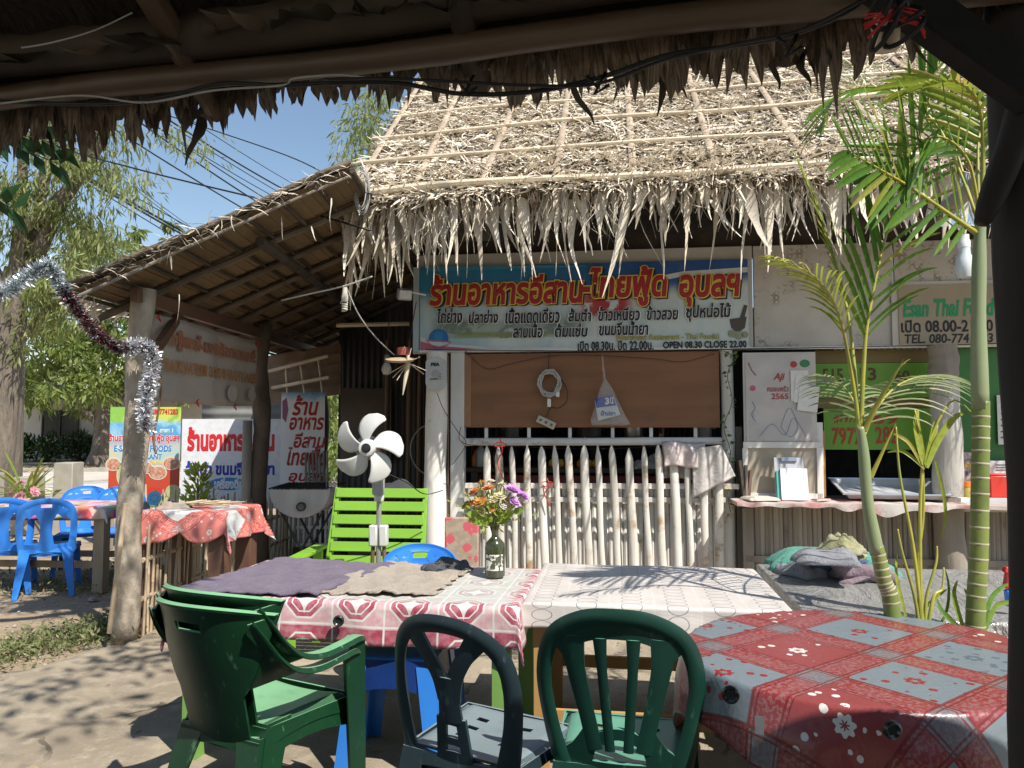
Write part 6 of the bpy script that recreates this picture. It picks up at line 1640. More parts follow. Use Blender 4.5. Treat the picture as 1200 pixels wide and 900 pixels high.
mb = MB(); mb.lathe([(.001, 0), (.16, 0), (.2, .2), (.21, .3), (.18, .3), (.16, .1), (.001, .08)], 22, cap=False); mb.obj('body', simple('clay', (.12, .065, .045), (.08, .045, .03)), cpot)
cr = thing('white_crate', 'white slatted plastic crate behind the trough grill', 'crate', (PY(372, 625, 7.9).x, 7.9, .25))
for i in range(8):
    mb = MB(); mb.box((-.2 + i * .057, 0, .2), (.022, .012, .4)); mb.obj('slat', MPlastW, cr)
for z in (.02, .2, .39):
    mb = MB(); mb.box((0, .01, z), (.45, .012, .03)); mb.obj('rail', MPlastW, cr)
mb = MB(); mb.box((0, .15, -.125), (.5, .35, .25)); mb.obj('base_box', MWoodDark, cr)
# white cord across, wires
mb = MB(); mb.tube(interp([PY(330, 352, 5.8), PY(360, 345, 5.7), PY(404, 335, 5.6), PY(436, 324, 5.5)], 20), .006, 6)
tag(mb.obj('overhead_wire', MK_wirew, smooth=3), 'white electric cord crossing under the shed roof', 'cord')
mb = MB(); mb.tube([PY(404, 333, 5.6), PY(404, 345, 5.6)], .005, 6); tag(mb.obj('bulb_wire', MWire, smooth=3), 'short wire holding the spiral bulb', 'wire')
mb = MB(); mb.tube(interp([PY(405, 334, 5.6), PY(420, 368, 5.7), PY(440, 395, 5.9), PY(462, 416, 6.1)], 20), .005, 6); tag(mb.obj('lantern_wire', MCordG, smooth=3), 'grey cord hanging from the white cord down to the star lantern', 'cord')
cl2 = thing('cable_loops', 'loose grey wire loops hanging at the thatched roof corner', 'wire', PY(424, 220, 5.3))
for i in range(4):
    mb = MB(); a_ = .3 * i; mb.tube([(.05 * math.cos(q) * (1 + .3 * i) * .6, .02 * math.sin(q + i), -.02 + .13 * math.sin(q) * (1 + .1 * i)) for q in np.linspace(0, 6.28, 22)], .004, 5); mb.obj('loop', MCordG, cl2)
ob = thing('round_bulb', 'round dim bulb hanging beside the star lantern', 'light bulb', PY(453, 432, 6.6))
mb = MB(); mb.lathe([(.001, -.06), (.03, -.05), (.045, -.015), (.04, .02), (.022, .05)], 18); mb.obj('glass', flat('bulb_warm', (.5, .45, .36), .2), ob)
mb = MB(); mb.lathe([(.024, .045), (.024, .12), (.001, .13)], 14); mb.obj('socket', flat('socket_dark', (.12, .08, .06)), ob); mb = MB(); mb.tube([(0, 0, .12), (.02, .05, .6)], .004, 5); mb.obj('cord', MWire, ob)
# star lantern made of bamboo strips
so = PY(478, 425, 5.9)
sl = thing('bamboo_star', 'star shaped bamboo strip ornament hanging beside the big sign', 'ornament', so)
for i, (px, py) in enumerate(((456, 437), (461, 443), (466, 446), (496, 438), (499, 434), (494, 432), (482, 408), (474, 406), (462, 420), (492, 418))):
    d = PY(px, py, 5.9) - so; mb = MB(); mb.bar((0, 0, 0), d + Vector((0, RNG.uniform(-.05, .05), 0)), .010, .004); mb.obj('strip', MBambPale, sl)
d = PY(472, 463, 5.9) - so; mb = MB(); mb.tube([(0, 0, .06), (.0, 0, -.02), d * .6, d], [.012, .02, .014, .003], 7); mb.obj('long_leaf', MBambPale, sl)
mb = MB(); mb.lathe([(.001, -.03), (.10, -.02), (.12, 0), (.001, .015)], 18); mb.obj('shallow_basket', MBamb, sl, loc=(-.06, 0, .03), rot=(R(12), 0, 0))
mb = MB(); mb.lathe([(.001, 0), (.05, 0), (.05, .06), (.001, .062)], 14); mb.obj('red_cap', simple('dull_red', (.3, .07, .05)), sl, loc=(-.04, .02, .06))
mb = MB(); mb.tube([(0, 0, .02), (.02, .02, .25), (.05, .1, .5)], .004, 5); mb.obj('cord', MWire, sl)
hoop = PY(508, 527, 6.72)
mb = MB(); r_ = .23; mb.tube([(r_ * math.cos(q), .0, r_ * math.sin(q)) for q in np.linspace(0, 6.283, 40)[:-1]], .006, 6, closed=True)
tag(mb.obj('wire_hoop', flat('hoop_grey', (.2, .2, .2), .4), loc=hoop, rot=(0, 0, R(-20))), 'thin round wire hoop hanging behind the thick white post', 'hoop')
# ---------------- tinsel garland
MT_s = M('silver_tinsel'); MT_s.color((.82, .84, .86)); MT_s.b.inputs['Metallic'].default_value = .9; MT_s.rough(.25); MT_s = MT_s.m
MT_r = M('maroon_tinsel'); MT_r.color((.17, .025, .04)); MT_r.b.inputs['Metallic'].default_value = .7; MT_r.rough(.3); MT_r = MT_r.m
MT_g = M('grey_green_tinsel'); MT_g.color((.25, .34, .33)); MT_g.b.inputs['Metallic'].default_value = .7; MT_g.rough(.3); MT_g = MT_g.m
MT_w = flat('white_tinsel', (.72, .72, .75), .5)
ga = thing('tinsel_garland', 'silver and maroon tinsel garland strung from the left edge to the leaning post', 'garland', PY(172, 412, 5.1))
go = Vector(ga.location)
gp_ = [PY(px, py, Y) - go for px, py, Y in ((-60, 352, 4.3), (0, 345, 4.4), (35, 322, 4.5), (58, 312, 4.55), (72, 335, 4.6), (90, 362, 4.7), (115, 392, 4.85), (140, 408, 5.0), (165, 405, 5.05), (178, 415, 5.1), (176, 445, 5.1), (170, 475, 5.1), (172, 505, 5.1))]
path = interp(gp_, 120)
mb = MB(); mb.tube(path, .006, 5); mb.obj('core_string', MT_g, ga)
def tinsel(t0, t1, n, mat, R_=.055, wid=(.004, .010)):
    t = NP.uniform(t0, t1, n) * 119; i = np.clip(t.astype(int), 0, 118); A = np.array([tuple(p) for p in path]); c = A[i] + (A[i + 1] - A[i]) * (t - i)[:, None]; T = norm(A[i + 1] - A[i])
    q = NP.normal(0, 1, (n, 3)); q = norm(q - T * (q * T).sum(1, keepdims=True) + T * NP.normal(0, .35, (n, 1)))
    V = strips(c, q, T + NP.normal(0, .5, (n, 3)), NP.uniform(.5, 1.1, n) * R_, NP.uniform(*wid, n), NP.normal(0, .4, n), 2, .4, .1)
    stuff(mkobj('tinsel', npmesh('tinsel', V, strip_faces(2), mat), ga))
tinsel(0, .36, 1500, MT_s); tinsel(0, .36, 900, MT_g); tinsel(0, .36, 500, MT_w)
tinsel(.34, .62, 1500, MT_r, .05); tinsel(.34, .62, 450, MT_s, .055); tinsel(.36, .62, 300, MT_g)
tinsel(.60, 1.0, 2200, MT_s, .06); tinsel(.6, 1.0, 700, MT_w, .06, (.01, .025)); tinsel(.62, 1.0, 350, MT_r, .055)
# chain-like vine hanging beside the post
mb = MB(); pc_ = PY(184, 430, 5.35)
mb.tube(interp([(0, 0, 0), (.03, 0, -.1), (.02, 0, -.3), (-.01, 0, -.5), (.01, 0, -.62)], 24), .008, 6); tag(mb.obj('hanging_vine', MWoodBrown, loc=pc_, smooth=3), 'dry brown twig hanging beside the leaning post', 'twig')

# ================================================================== plastic chairs
def ribbon(mb, Sf, pts, w, th=.012, n=None, k=3, closed=False, crown=.0):
    """strip of width w (number or list) along a path drawn in the (a, b) plane of surface Sf"""
    n = n or len(pts) * 5
    if closed:
        P = [Vector((*p, 0)) for p in pts]; m = len(P); path = []
        for i in range(n + 1):
            t = (i / n * m); q = int(t) % m; u = t - int(t)
            p0, p1, p2, p3 = P[q - 1], P[q], P[(q + 1) % m], P[(q + 2) % m]
            path.append(.5 * ((2 * p1) + (p2 - p0) * u + (2 * p0 - 5 * p1 + 4 * p2 - p3) * u * u + (3 * p1 - p0 - 3 * p2 + p3) * u ** 3))
    else: path = interp([(*p, 0) for p in pts], n + 1)
    ws = [w] * (n + 1) if not isinstance(w, (list, tuple)) else [lerp1(w[min(int(i / n * (len(w) - 1)), len(w) - 2)], w[min(int(i / n * (len(w) - 1)), len(w) - 2) + 1], i / n * (len(w) - 1) - min(int(i / n * (len(w) - 1)), len(w) - 2)) for i in range(n + 1)]
    def fn(s, t):
        i = min(n, int(round(s * n)))
        if closed: d = path[(i + 1) % n] - path[(i - 1) % n]
        else: d = path[min(i + 1, n)] - path[max(i - 1, 0)]
        d.normalize(); nn = Vector((-d.y, d.x, 0)); p = path[i] + nn * (t - .5) * ws[i]
        q = Sf(p.x, p.y)
        if crown: q = q + Vector((0, -crown * math.sin(math.pi * t), 0))
        return q
    mb.shell(fn, n, k, th)
def chair_leg(mb, top, foot, w0, w1, dirx, diry, t=.007):
    """tapering L-section leg: corner at the outside, flanges running dirx and diry inwards"""
    top = Vector(top); foot = Vector(foot)
    def fn(s, q):
        c = top.lerp(foot, s); w = lerp1(w0, w1, s)
        if q < .5: return c + Vector((-dirx * w * (1 - q * 2) , 0, 0))
        return c + Vector((0, -diry * w * (q * 2 - 1), 0))
    mb.shell(lambda s, q: fn(s, round(q * 4) / 4), 6, 4, t)
def mono_chair(label, loc, rotz, style, mat, group=None, sc=1.0, name='plastic_chair', seat_mat=None):
    t = thing(name, label, 'chair', loc, rotz, group, (sc, sc, sc))
    SH = .43
    # seat with rolled front and shallow dish
    def seat(s, q):
        a = (s - .5) * 2; b = q
        wx = lerp1(.195, .225, b); x = a * wx; y = lerp1(-.20, .22, b); z = SH - .018 * (1 - a * a) * math.sin(b * 3.1)
        if abs(a) > .86: z -= (abs(a) - .86) * .22
        if b > .9: z -= (b - .9) ** 1.3 * .7; y -= .004
        return (x, y, z)
    def skip(i, j):
        return (j in (6, 9, 12) and i in (5, 6, 13, 14)) if style != 'oval' else False
    mb = MB(); mb.shell(seat, 20, 18, .008, skip=skip); mb.obj('seat', seat_mat or mat, t, .9)
    mb = MB()
    def skirt(s, q):
        a = s * 4; k = int(min(a, 3.999)); f = a - k; c = [(-.20, -.205), (.20, -.205), (.23, .215), (-.23, .215), (-.20, -.205)]
        x = lerp1(c[k][0], c[k + 1][0], f); y = lerp1(c[k][1], c[k + 1][1], f); d = .052 if k != 2 else .04
        arch = .02 * math.sin(f * math.pi)
        return (x * (1 + .03 * q), y * (1 + .03 * q), SH - .012 - q * (d - arch))
    mb.shell(skirt, 48, 2, .007); mb.obj('seat_skirt', mat, t, .9)
    Sf = lambda a, b: Vector((a * (1 + .05 * b), -.205 - .16 * (b) - .06 * b * b + 1.15 * a * a * (.5 + b), SH - .02 + b * 1.0 + 0))
    mb = MB(); T = .43
    if style == 'oval':      # broad splat, two side windows, oval hand hole
        ribbon(mb, Sf, [(-.185, -.03), (-.205, .15), (-.20, .30), (-.165, .385), (-.08, .425), (0, .435), (.08, .425), (.165, .385), (.20, .30), (.205, .15), (.185, -.03)], [.055, .05, .05, .055, .05, .05, .055, .05, .05, .055], crown=.008, n=60)
        ribbon(mb, Sf, [(-.15, .32), (-.09, .345), (0, .352), (.09, .345), (.15, .32)], [.10, .055, .045, .055, .10], crown=.003, n=26)
        ribbon(mb, Sf, [(-.12, .375), (-.085, .40), (-.07, .385), (-.09, .35)], .06, n=10); ribbon(mb, Sf, [(.12, .375), (.085, .40), (.07, .385), (.09, .35)], .06, n=10)
        ribbon(mb, Sf, [(0, -.04), (0, .15), (0, .26), (0, .35)], [.15, .085, .10, .21], crown=.006, n=26, k=5)
        ribbon(mb, Sf, [(-.19, .0), (0, -.01), (.19, .0)], .10, n=20)
        ribbon(mb, Sf, [(-.19, .285), (-.15, .335), (-.10, .35)], [.05, .07, .03], n=12); ribbon(mb, Sf, [(.19, .285), (.15, .335), (.10, .35)], [.05, .07, .03], n=12)
    elif style == 'fan':     # arch with four fanning slats
        ribbon(mb, Sf, [(-.16, -.04), (-.205, .12), (-.225, .28), (-.19, .40), (-.10, .462), (0, .475), (.10, .462), (.19, .40), (.225, .28), (.205, .12), (.16, -.04)], [.052, .042, .042, .046, .05, .05, .046, .042, .042, .052], crown=.012, n=66, th=.014)
        ribbon(mb, Sf, [(-.17, .355), (-.10, .415), (0, .432), (.10, .415), (.17, .355)], .045, crown=.0, n=30)
        for (a0, a1, w0, w1) in ((-.135, -.075, .055, .045), (-.048, -.028, .026, .026), (.048, .028, .026, .026), (.135, .075, .055, .045)):
            ribbon(mb, Sf, [(a1 * .95, .06), (lerp1(a1, a0, .35), .18), (lerp1(a1, a0, .8), .31), (a0, .41)], [w1, w1, w0, w0 * 1.5], n=24, crown=.004)
        ribbon(mb, Sf, [(-.10, .02), (-.075, .085), (0, .115), (.075, .085), (.10, .02)], .035, n=24)
        ribbon(mb, Sf, [(-.17, -.015), (0, -.02), (.17, -.015)], .085, n=20)
        for s_ in (-1, 1): ribbon(mb, Sf, [(s_ * .165, .0), (s_ * .12, .06), (s_ * .09, .12)], [.1, .05, .03], n=14)
    elif style == 'why':     # arch with a Y shaped splat carrying two small slots
        ribbon(mb, Sf, [(-.17, -.04), (-.20, .12), (-.205, .26), (-.175, .36), (-.10, .42), (0, .438), (.10, .42), (.175, .36), (.205, .26), (.20, .12), (.17, -.04)], [.055, .05, .045, .05, .05, .05, .05, .045, .05, .075], crown=.012, n=66, th=.014)
        ribbon(mb, Sf, [(0, .13), (0, .2), (0, .27)], [.085, .07, .085], n=14, crown=.006)
        for s_ in (-1, 1):
            ribbon(mb, Sf, [(s_ * .01, .20), (s_ * .03, .27), (s_ * .07, .34), (s_ * .12, .405)], [.06, .05, .05, .075], n=20, crown=.004)
            ribbon(mb, Sf, [(s_ * .052, -.03), (s_ * .043, .05), (s_ * .035, .14)], .034, n=14)
        for b_ in (.0, .062, .125): ribbon(mb, Sf, [(-.05, b_), (0, b_ + .006), (.05, b_)], .024 if b_ else .06, n=8)
        ribbon(mb, Sf, [(-.18, -.02), (0, -.03), (.18, -.02)], .07, n=20)
    mb.obj('backrest', mat, t, .9)
    for sx in (-1, 1):
        mb = MB(); chair_leg(mb, (sx * .225, .215, SH - .02), (sx * .245, .245, 0), .075, .035, sx, 1); mb.obj('leg', mat, t, .9)
        mb = MB(); chair_leg(mb, (sx * .20, -.205, SH - .01), (sx * .235, -.285, 0), .085, .04, sx, -1); mb.obj('leg', mat, t, .9)
    return t
MDkGreen = dusty_sunlit('dark_green_plastic', (.006, .045, .031), (.12, .31, .22), .4)
MBlGrey = dusty_sunlit('blue_grey_plastic', (.016, .034, .042), (.20, .25, .26), .45)
MArm = dusty_sunlit('green_plastic', (.006, .042, .016), (.22, .46, .25), .38)
grp = 'blue plastic chairs at the far left table'
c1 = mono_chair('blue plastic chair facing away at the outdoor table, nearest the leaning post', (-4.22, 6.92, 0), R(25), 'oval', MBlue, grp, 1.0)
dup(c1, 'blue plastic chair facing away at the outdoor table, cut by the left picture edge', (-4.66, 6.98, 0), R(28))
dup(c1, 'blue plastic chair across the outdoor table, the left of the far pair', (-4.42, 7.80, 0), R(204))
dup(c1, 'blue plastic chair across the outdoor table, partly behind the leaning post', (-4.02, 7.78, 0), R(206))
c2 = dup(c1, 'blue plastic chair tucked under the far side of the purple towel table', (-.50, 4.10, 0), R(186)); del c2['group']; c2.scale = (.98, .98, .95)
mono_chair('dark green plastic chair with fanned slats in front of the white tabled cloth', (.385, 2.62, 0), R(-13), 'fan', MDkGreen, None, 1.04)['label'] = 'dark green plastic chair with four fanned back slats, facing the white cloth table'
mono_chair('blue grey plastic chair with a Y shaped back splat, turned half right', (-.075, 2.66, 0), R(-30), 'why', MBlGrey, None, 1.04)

# ---- high backed green armchairs, one nested in the other
def armchair(label, loc, rotz, mat, sc=1.0):
    t = thing('plastic_armchair', label, 'armchair', loc, rotz, 'stacked green armchairs', (sc, sc, sc)); SH = .42
    def seat(s, q):
        a = (s - .5) * 2; x = a * lerp1(.20, .245, q); y = lerp1(-.19, .25, q); z = SH - .02 * (1 - a * a) + .01 * math.sin(q * 3)
        if abs(a) > .9: z -= (abs(a) - .9) * .3
        if q > .88: z -= (q - .88) ** 1.2 * .75
        return (x, y, z)
    mb = MB(); mb.shell(seat, 20, 20, .008); mb.obj('seat', mat, t, .9)
    mb = MB()
    def skirt(s, q):
        a = s * 4; k = int(min(a, 3.999)); f = a - k; c = [(-.205, -.195), (.205, -.195), (.25, .245), (-.25, .245), (-.205, -.195)]
        return (lerp1(c[k][0], c[k + 1][0], f) * (1 + .03 * q), lerp1(c[k][1], c[k + 1][1], f) * (1 + .03 * q), SH - .012 - q * (.07 - .03 * math.sin(f * math.pi)))
    mb.shell(skirt, 48, 2, .007); mb.obj('seat_skirt', mat, t, .9)
    # back: tall solid panel flaring upwards and sweeping round into the arms
    def halfw(b):      # half width at height b (0 at the seat, 1 at the top)
        return .155 + .03 * b + (.125 * max(0, (b - .42) / .58) ** .7 if b > .42 else 0)
    def back(s, q):
        a = (s - .5) * 2; b = q; hw = halfw(b); x = a * hw
        top = .92 - .035 * abs(a) ** 2.2
        z = lerp1(SH - .06, top, b)
        y = -.19 - .17 * b - .02 * b * b + .34 * (x * x) / .09 * .30 * (.5 + b)
        return (x, y, z)
    mb = MB(); mb.shell(back, 36, 34, .011, skip=lambda i, j: 14 <= i <= 21 and 28 <= j <= 29); mb.obj('backrest', mat, t, .9)
    mb = MB()   # rim lip along the top edge
    mb.shell(lambda s, q: Vector(back(s, 1)) + Vector((0, -.022 * q + .004, -.004 * q)), 36, 2, .010); mb.obj('top_rim', mat, t, .9)
    for sx in (-1, 1):
        # arm: flat band dropping from the top corner of the back and running forward
        pts = [(sx * .262, -.30, .86), (sx * .285, -.26, .80), (sx * .298, -.20, .725), (sx * .305, -.12, .672), (sx * .308, -.02, .652), (sx * .306, .09, .655), (sx * .30, .18, .66), (sx * .292, .225, .652)]
        pts = interp(pts, 30)
        wd = [lerp1(.035, .062, min(1, i / 12)) for i in range(30)]
        def arm(s, q):
            i = int(round(s * 29)); p = pts[i]; flare = min(1, i / 10)
            ins = Vector((-sx, 0, 0)) * wd[i] * (q - .5) + Vector((0, 0, -.035 * (1 - flare) * (q - .5)))
            lip = -.016 if (q < .01 or q > .99) else 0
            return p + ins + Vector((0, 0, lip))
        mb = MB(); mb.shell(arm, 29, 6, .008); mb.obj('armrest', mat, t, .9)
        # web closing the gap between the back edge and the start of the arm
        def web(s, q):
            b = lerp1(.48, 1.0, s); e = Vector(back(1 if sx > 0 else 0, b)); i = int(round((1 - s) * 17)); return e.lerp(pts[i] + Vector((-sx * .015, 0, 0)), q)
        mb = MB(); mb.shell(web, 14, 3, .008); mb.obj('side_web', mat, t, .9)
        mb = MB(); chair_leg(mb, (sx * .315, .225, .645), (sx * .275, .29, 0), .085, .05, sx, 1); mb.obj('leg', mat, t, .9)
        mb = MB(); chair_leg(mb, (sx * .205, -.19, SH), (sx * .26, -.30, 0), .12, .055, sx, -1); mb.obj('leg', mat, t, .9)
    return t
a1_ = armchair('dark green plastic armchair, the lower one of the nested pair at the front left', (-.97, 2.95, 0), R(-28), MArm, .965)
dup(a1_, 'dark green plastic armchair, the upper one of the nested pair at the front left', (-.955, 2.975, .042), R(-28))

# ---- blue stool under the table
MBlueShade = dusty_sunlit('shaded_blue_plastic', (.008, .035, .17), (.05, .10, .26), .4)  # apron blue darkened to carry the shade under the table
stl = thing('plastic_stool', 'blue plastic stool pushed under the purple towel table', 'stool', (-.49, 3.45, 0), R(-8), None, (1, 1, 1.14))
mb = MB(); mb.box((0, 0, .44), (.36, .36, .02), top=(.97, .97)); mb.obj('seat', MBlue, stl, bevel=.008)
for q in range(4):
    a_ = q * math.pi / 2; d = Vector((math.cos(a_), math.sin(a_), 0)); s_ = Vector((-d.y, d.x, 0))
    mb = MB(); mb.shell(lambda s, t_: d * lerp1(.178, .19, t_) + s_ * ((s - .5) * lerp1(.35, .37, t_)) + Vector((0, 0, .44 - t_ * (.13 - .03 * math.sin(s * 3.14)))), 14, 3, .006); mb.obj('apron', MBlueShade, stl, .9)
for sx in (-1, 1):
    for sy in (-1, 1):
        mb = MB(); chair_leg(mb, (sx * .185, sy * .185, .42), (sx * .235, sy * .235, 0), .075, .055, sx, sy); mb.obj('leg', MBlue, stl, .9)

# ---- lime bench
MLime = simple('lime_paint', (.21, .42, .035), (.17, .35, .03), rough=.5, scale=5, stretch=(.3, 1, 1), bump=.2, dirt=(.15, .25, .05), dirt_amt=.4)
bo = PY(432, 640, 5.15)
bn = thing('garden_bench', 'lime green slatted wooden armchair bench behind the fan', 'bench', (bo.x, 5.25, 0), R(-6))
ang = R(17)
zt_b = 1.02
for i in range(8):
    z = zt_b - i * .092; y = .22 - (zt_b - z) * math.tan(ang) + .0
    mb = MB(); mb.box((0, y, z), (.66 - .0 * i, .018, .068), (-ang, 0, 0)); mb.obj('back_slat', MLime, bn, bevel=.003)
for sx in (-1, 1):
    mb = MB(); mb.bar((sx * .325, .255, zt_b + .03), (sx * .345, .255 - .8 * math.tan(ang), zt_b - .77), .035, .045); mb.obj('back_post', MLime, bn, bevel=.003)
    mb = MB(); mb.bar((sx * .40, -.48, .64), (sx * .38, .05, .66), .10, .022); mb.obj('armrest', MLime, bn, bevel=.004)
    mb = MB(); mb.box((sx * .40, -.42, .315), (.06, .04, .63)); mb.obj('leg', MLime, bn, bevel=.003)
    mb = MB(); mb.box((sx * .38, .0, .32), (.06, .04, .64)); mb.obj('leg', MLime, bn, bevel=.003)
for i in range(6):
    mb = MB(); mb.box((0, -.42 + i * .085, .40 - i * .008), (.72, .07, .018)); mb.obj('seat_slat', MLime, bn, bevel=.003)
cloth_lump('dark_cushion', 'dark cloth bundle showing above the top of the lime bench', 'cushion', (bo.x + .12, 5.62, .98), 0, (.3, .2, .12), flat('dark_cloth', (.05, .05, .055), .9), 3, 1)

# ---- standing fan
MFanB = simple('fan_blade_plastic', (.66, .655, .62), (.54, .53, .49), rough=.4, scale=4, bump=.04, dirt=(.34, .31, .26), dirt_amt=.4)
MFanG = simple('fan_grey', (.42, .41, .38), (.34, .33, .3), rough=.5, scale=4, dirt=(.2, .16, .13), dirt_amt=.4)
fc = PY(433.5, 525, 4.72)
fn_ = thing('standing_fan', 'old white standing fan without its cage in front of the lime bench', 'fan', (fc.x + .02, 4.95, 0), R(-4))
hub = Vector((fc.x - (fc.x + .02), 4.72 - 4.95, fc.z))
for i in range(5):
    a0 = R(97) + i * 2 * math.pi / 5
    def blade(s, t_):
        r = lerp1(.045, .225, s); w_ = (.032 + .088 * math.sin(min(1, s * 1.02) * math.pi * .62) ** 1.2) * (1 if s < .88 else math.sqrt(max(0, 1 - ((s - .88) / .13) ** 2)))
        an = a0 - .50 * s * s + (t_ - .45) * w_ * 2 / r * .62
        tw = (t_ - .5) * w_ * .55 * (1.1 - .4 * s)
        return hub + Vector((math.cos(an) * r, tw + .02 * s, math.sin(an) * r))
    mb = MB(); mb.shell(blade, 16, 8, .003); mb.obj('blade', MFanB, fn_, 3)
mb = MB(); mb.lathe([(.001, .045), (.022, .042), (.026, .02), (.026, .0)], 20); mb.obj('nut', flat('black_knob', (.02, .02, .022), .4), fn_, loc=hub + Vector((0, -.005, 0)), rot=(R(90), 0, 0))
mb = MB(); mb.lathe([(.030, .035), (.048, .03), (.055, .01), (.055, -.03), (.001, -.03)], 26, cap=False); mb.obj('hub', MFanB, fn_, loc=hub, rot=(R(90), 0, 0))
mb = MB(); mb.lathe([(.001, -.20), (.045, -.19), (.075, -.14), (.08, -.07), (.06, -.045), (.02, -.03)], 24); mb.obj('motor_housing', MFanG, fn_, loc=hub, rot=(R(90), 0, R(14)))
mb = MB(); mb.tube(interp([hub + Vector((.05, .07, .03)), hub + Vector((.065, .1, -.05)), hub + Vector((.04, .14, -.1))], 10), .004, 5); mb.obj('red_strap', MS_red, fn_)
mb = MB(); mb.tube([hub + Vector((.0, .13, -.02)), (0.0, -.06, hub.z - .12), (0, -.02, hub.z - .20)], [.02, .028, .026], 12); mb.obj('neck', MFanG, fn_)
zz1 = PY(440, 545, 4.95).z; zz2 = PY(440, 578, 4.95).z; zz3 = PY(440, 615, 4.95).z; zz4 = PY(440, 640, 4.95).z
mb = MB(); mb.box((0, -.02, (zz1 + zz2) / 2), (.075, .06, zz1 - zz2 + .02)); mb.obj('control_box', MFanG, fn_, bevel=.012)
mb = MB(); mb.lathe([(.03, 0), (.033, .015), (.033, .04), (.028, .05)], 16); mb.obj('height_nut', MFanB, fn_, loc=(0, 0, zz2 - .05))
mb = MB(); mb.tube([(0, 0, zz2), (0, 0, .03)], .017, 12); mb.obj('pole', simple('pole_grey', (.40, .39, .36), (.3, .29, .27), rough=.35, metal=.4), fn_)
for x in (-.033, .033):
    mb = MB(); mb.box((x, 0, (zz3 + zz4) / 2), (.055, .06, zz3 - zz4)); mb.obj('pole_clamp', MFanB, fn_, bevel=.01)
    mb = MB(); mb.tube([(x * 1.1, 0, zz4), (x * 2, 0, .04)], .013, 8); mb.obj('support_tube', MWoodBrown, fn_)
mb = MB(); mb.lathe([(.001, 0), (.20, 0), (.19, .03), (.05, .05), (.001, .05)], 28); mb.obj('base', MFanG, fn_)
mb = MB(); mb.tube(interp([(.03, .02, zz1 - .05), (.16, .1, zz1 - .12), (.26, .2, zz2 - .02), (.38, .25, zz2 - .0)], 18), .004, 5); mb.obj('flex', MWire, fn_)

# ---- pink floral board leaning behind the blue chair
fb = thing('floral_board', 'brown board with pink red floral print leaning against the fence foot', 'board', PY(541, 700, 5.6))
m = M('floral_print'); k = m.co('Object'); v_ = m.vor(k, 11, rnd=.8); d_ = X(m.nt, v_.outputs['Distance']); n_ = m.noise(k, 30, 3)
f_ = (d_ + n_ * .25).lt(.60) * (d_ + n_ * .25).gt(.22); m.color(m.mix(f_, m.mix(n_.sm(.4, .6), (.33, .25, .18), (.40, .31, .24)), (.55, .10, .12))); m.rough(.7)
a_ = PY(521, 665, 5.6) - Vector(fb.location); b_ = PY(561, 622, 5.6) - Vector(fb.location)
mb = MB(); mb.box(((a_.x + b_.x) / 2, 0, b_.z / 2 + .05), (b_.x - a_.x, .03, b_.z + .1)); mb.obj('panel', m.m, fb, bevel=.01)

# ================================================================== foreground tables
MLimeLeg = simple('green_table_leg', (.20, .38, .09), (.16, .30, .07), rough=.55, scale=5, stretch=(1, 1, .25), bump=.2, dirt=(.25, .27, .15), dirt_amt=.35)
t1c = Vector((-.68, 3.72, 0)); t1r = R(-9.2)
table_frame('dining_table', 'wooden table on lime green legs with the purple towel on it', t1c, t1r, .765, .43, .745, MTblWood, MLimeLeg, .075, .09, stretcher=False)
def tile_mat():
    m = M('pink_tile_oilcloth'); x, y, z = m.xyz(m.co('UV')); P = .235
    u = (x / P + .13).fr() - .5; v = (y / P + .32).fr() - .5
    au = u.ab(); av = v.ab(); octo = au.mx(av).mx((au + av) * .72)
    n = m.noise(m.co('UV'), 22, 4, .6); n2 = m.noise(m.co('UV'), 4, 3)
    lines = ((x / P + .13).fr() - .04).ab().lt(.018).mx(((y / P + .32).fr() - .04).ab().lt(.018))
    star = (au * av * 16 + au + av).lt(.30)
    ring = (octo - .36).ab().lt(.018); ring2 = (octo - .25).ab().lt(.012)
    # paler greyish top, saturated pink on the hanging border
    edge = (x.ab() - .74).mx(y.ab() - .40).sm(-.03, .03)
    pk = m.mix(edge, (.40, .33, .31), (.32, .05, .085)); pale = m.mix(edge, (.46, .46, .42), (.54, .30, .32)); wht = (.62, .59, .55)
    rowp = (((y / P + .32).fl()) * .5).fr().gt(.2)
    c = m.mix(n.sm(.4, .65), pale, m.mix(.45, pale, wht)); c = m.mix(rowp * edge, c, m.mix(n.sm(.35, .7) * .5, pk, pale))
    c = m.mix(octo.lt(.36), c, m.mix(n.sm(.35, .7) * .5, pk, pale)); c = m.mix(star, c, wht)
    c = m.mix(ring.mx(ring2).mx(lines), c, wht)
    c = m.mix(n2.sm(.5, .75) * .3, c, (.50, .44, .38))
    m.color(c); m.rough(n * .2 + .28); m.bump(m.noise(m.co('UV'), 6, 3, .5, .8), .4, .02); return m.m
fn, uvf = rect_cloth(.775, .44, .17, 110, 70, freq=15, wave=.025, corner=.12, dropf=lambda a, b: .62 + .38 * (1 if b < 0 else .8) + .04 * math.sin(a * 6))
mb = MB(); mb.shell(fn, 110, 70, .0025, uvf=uvf)
oc1 = tag(mb.obj('oilcloth', tile_mat(), loc=t1c + Vector((0, 0, .7485)), rot=(0, 0, t1r), smooth=3), 'pink and cream tile patterned oilcloth hanging over the lime legged table', 'tablecloth')
def L1(x, y, z=0.0): return t1c + Vector((x * math.cos(t1r) - y * math.sin(t1r), x * math.sin(t1r) + y * math.cos(t1r), .7515 + z))
def clip(loc, label, rz=0):
    mb = MB(); mb.lathe([(.018, 0), (.024, .004), (.024, .012), (.018, .016), (.012, .010)], 18); return tag(mb.obj('table_clip', flat('black_clip', (.015, .02, .018), .25, .7), loc=loc, rot=(R(90), 0, rz)), label, 'clip')
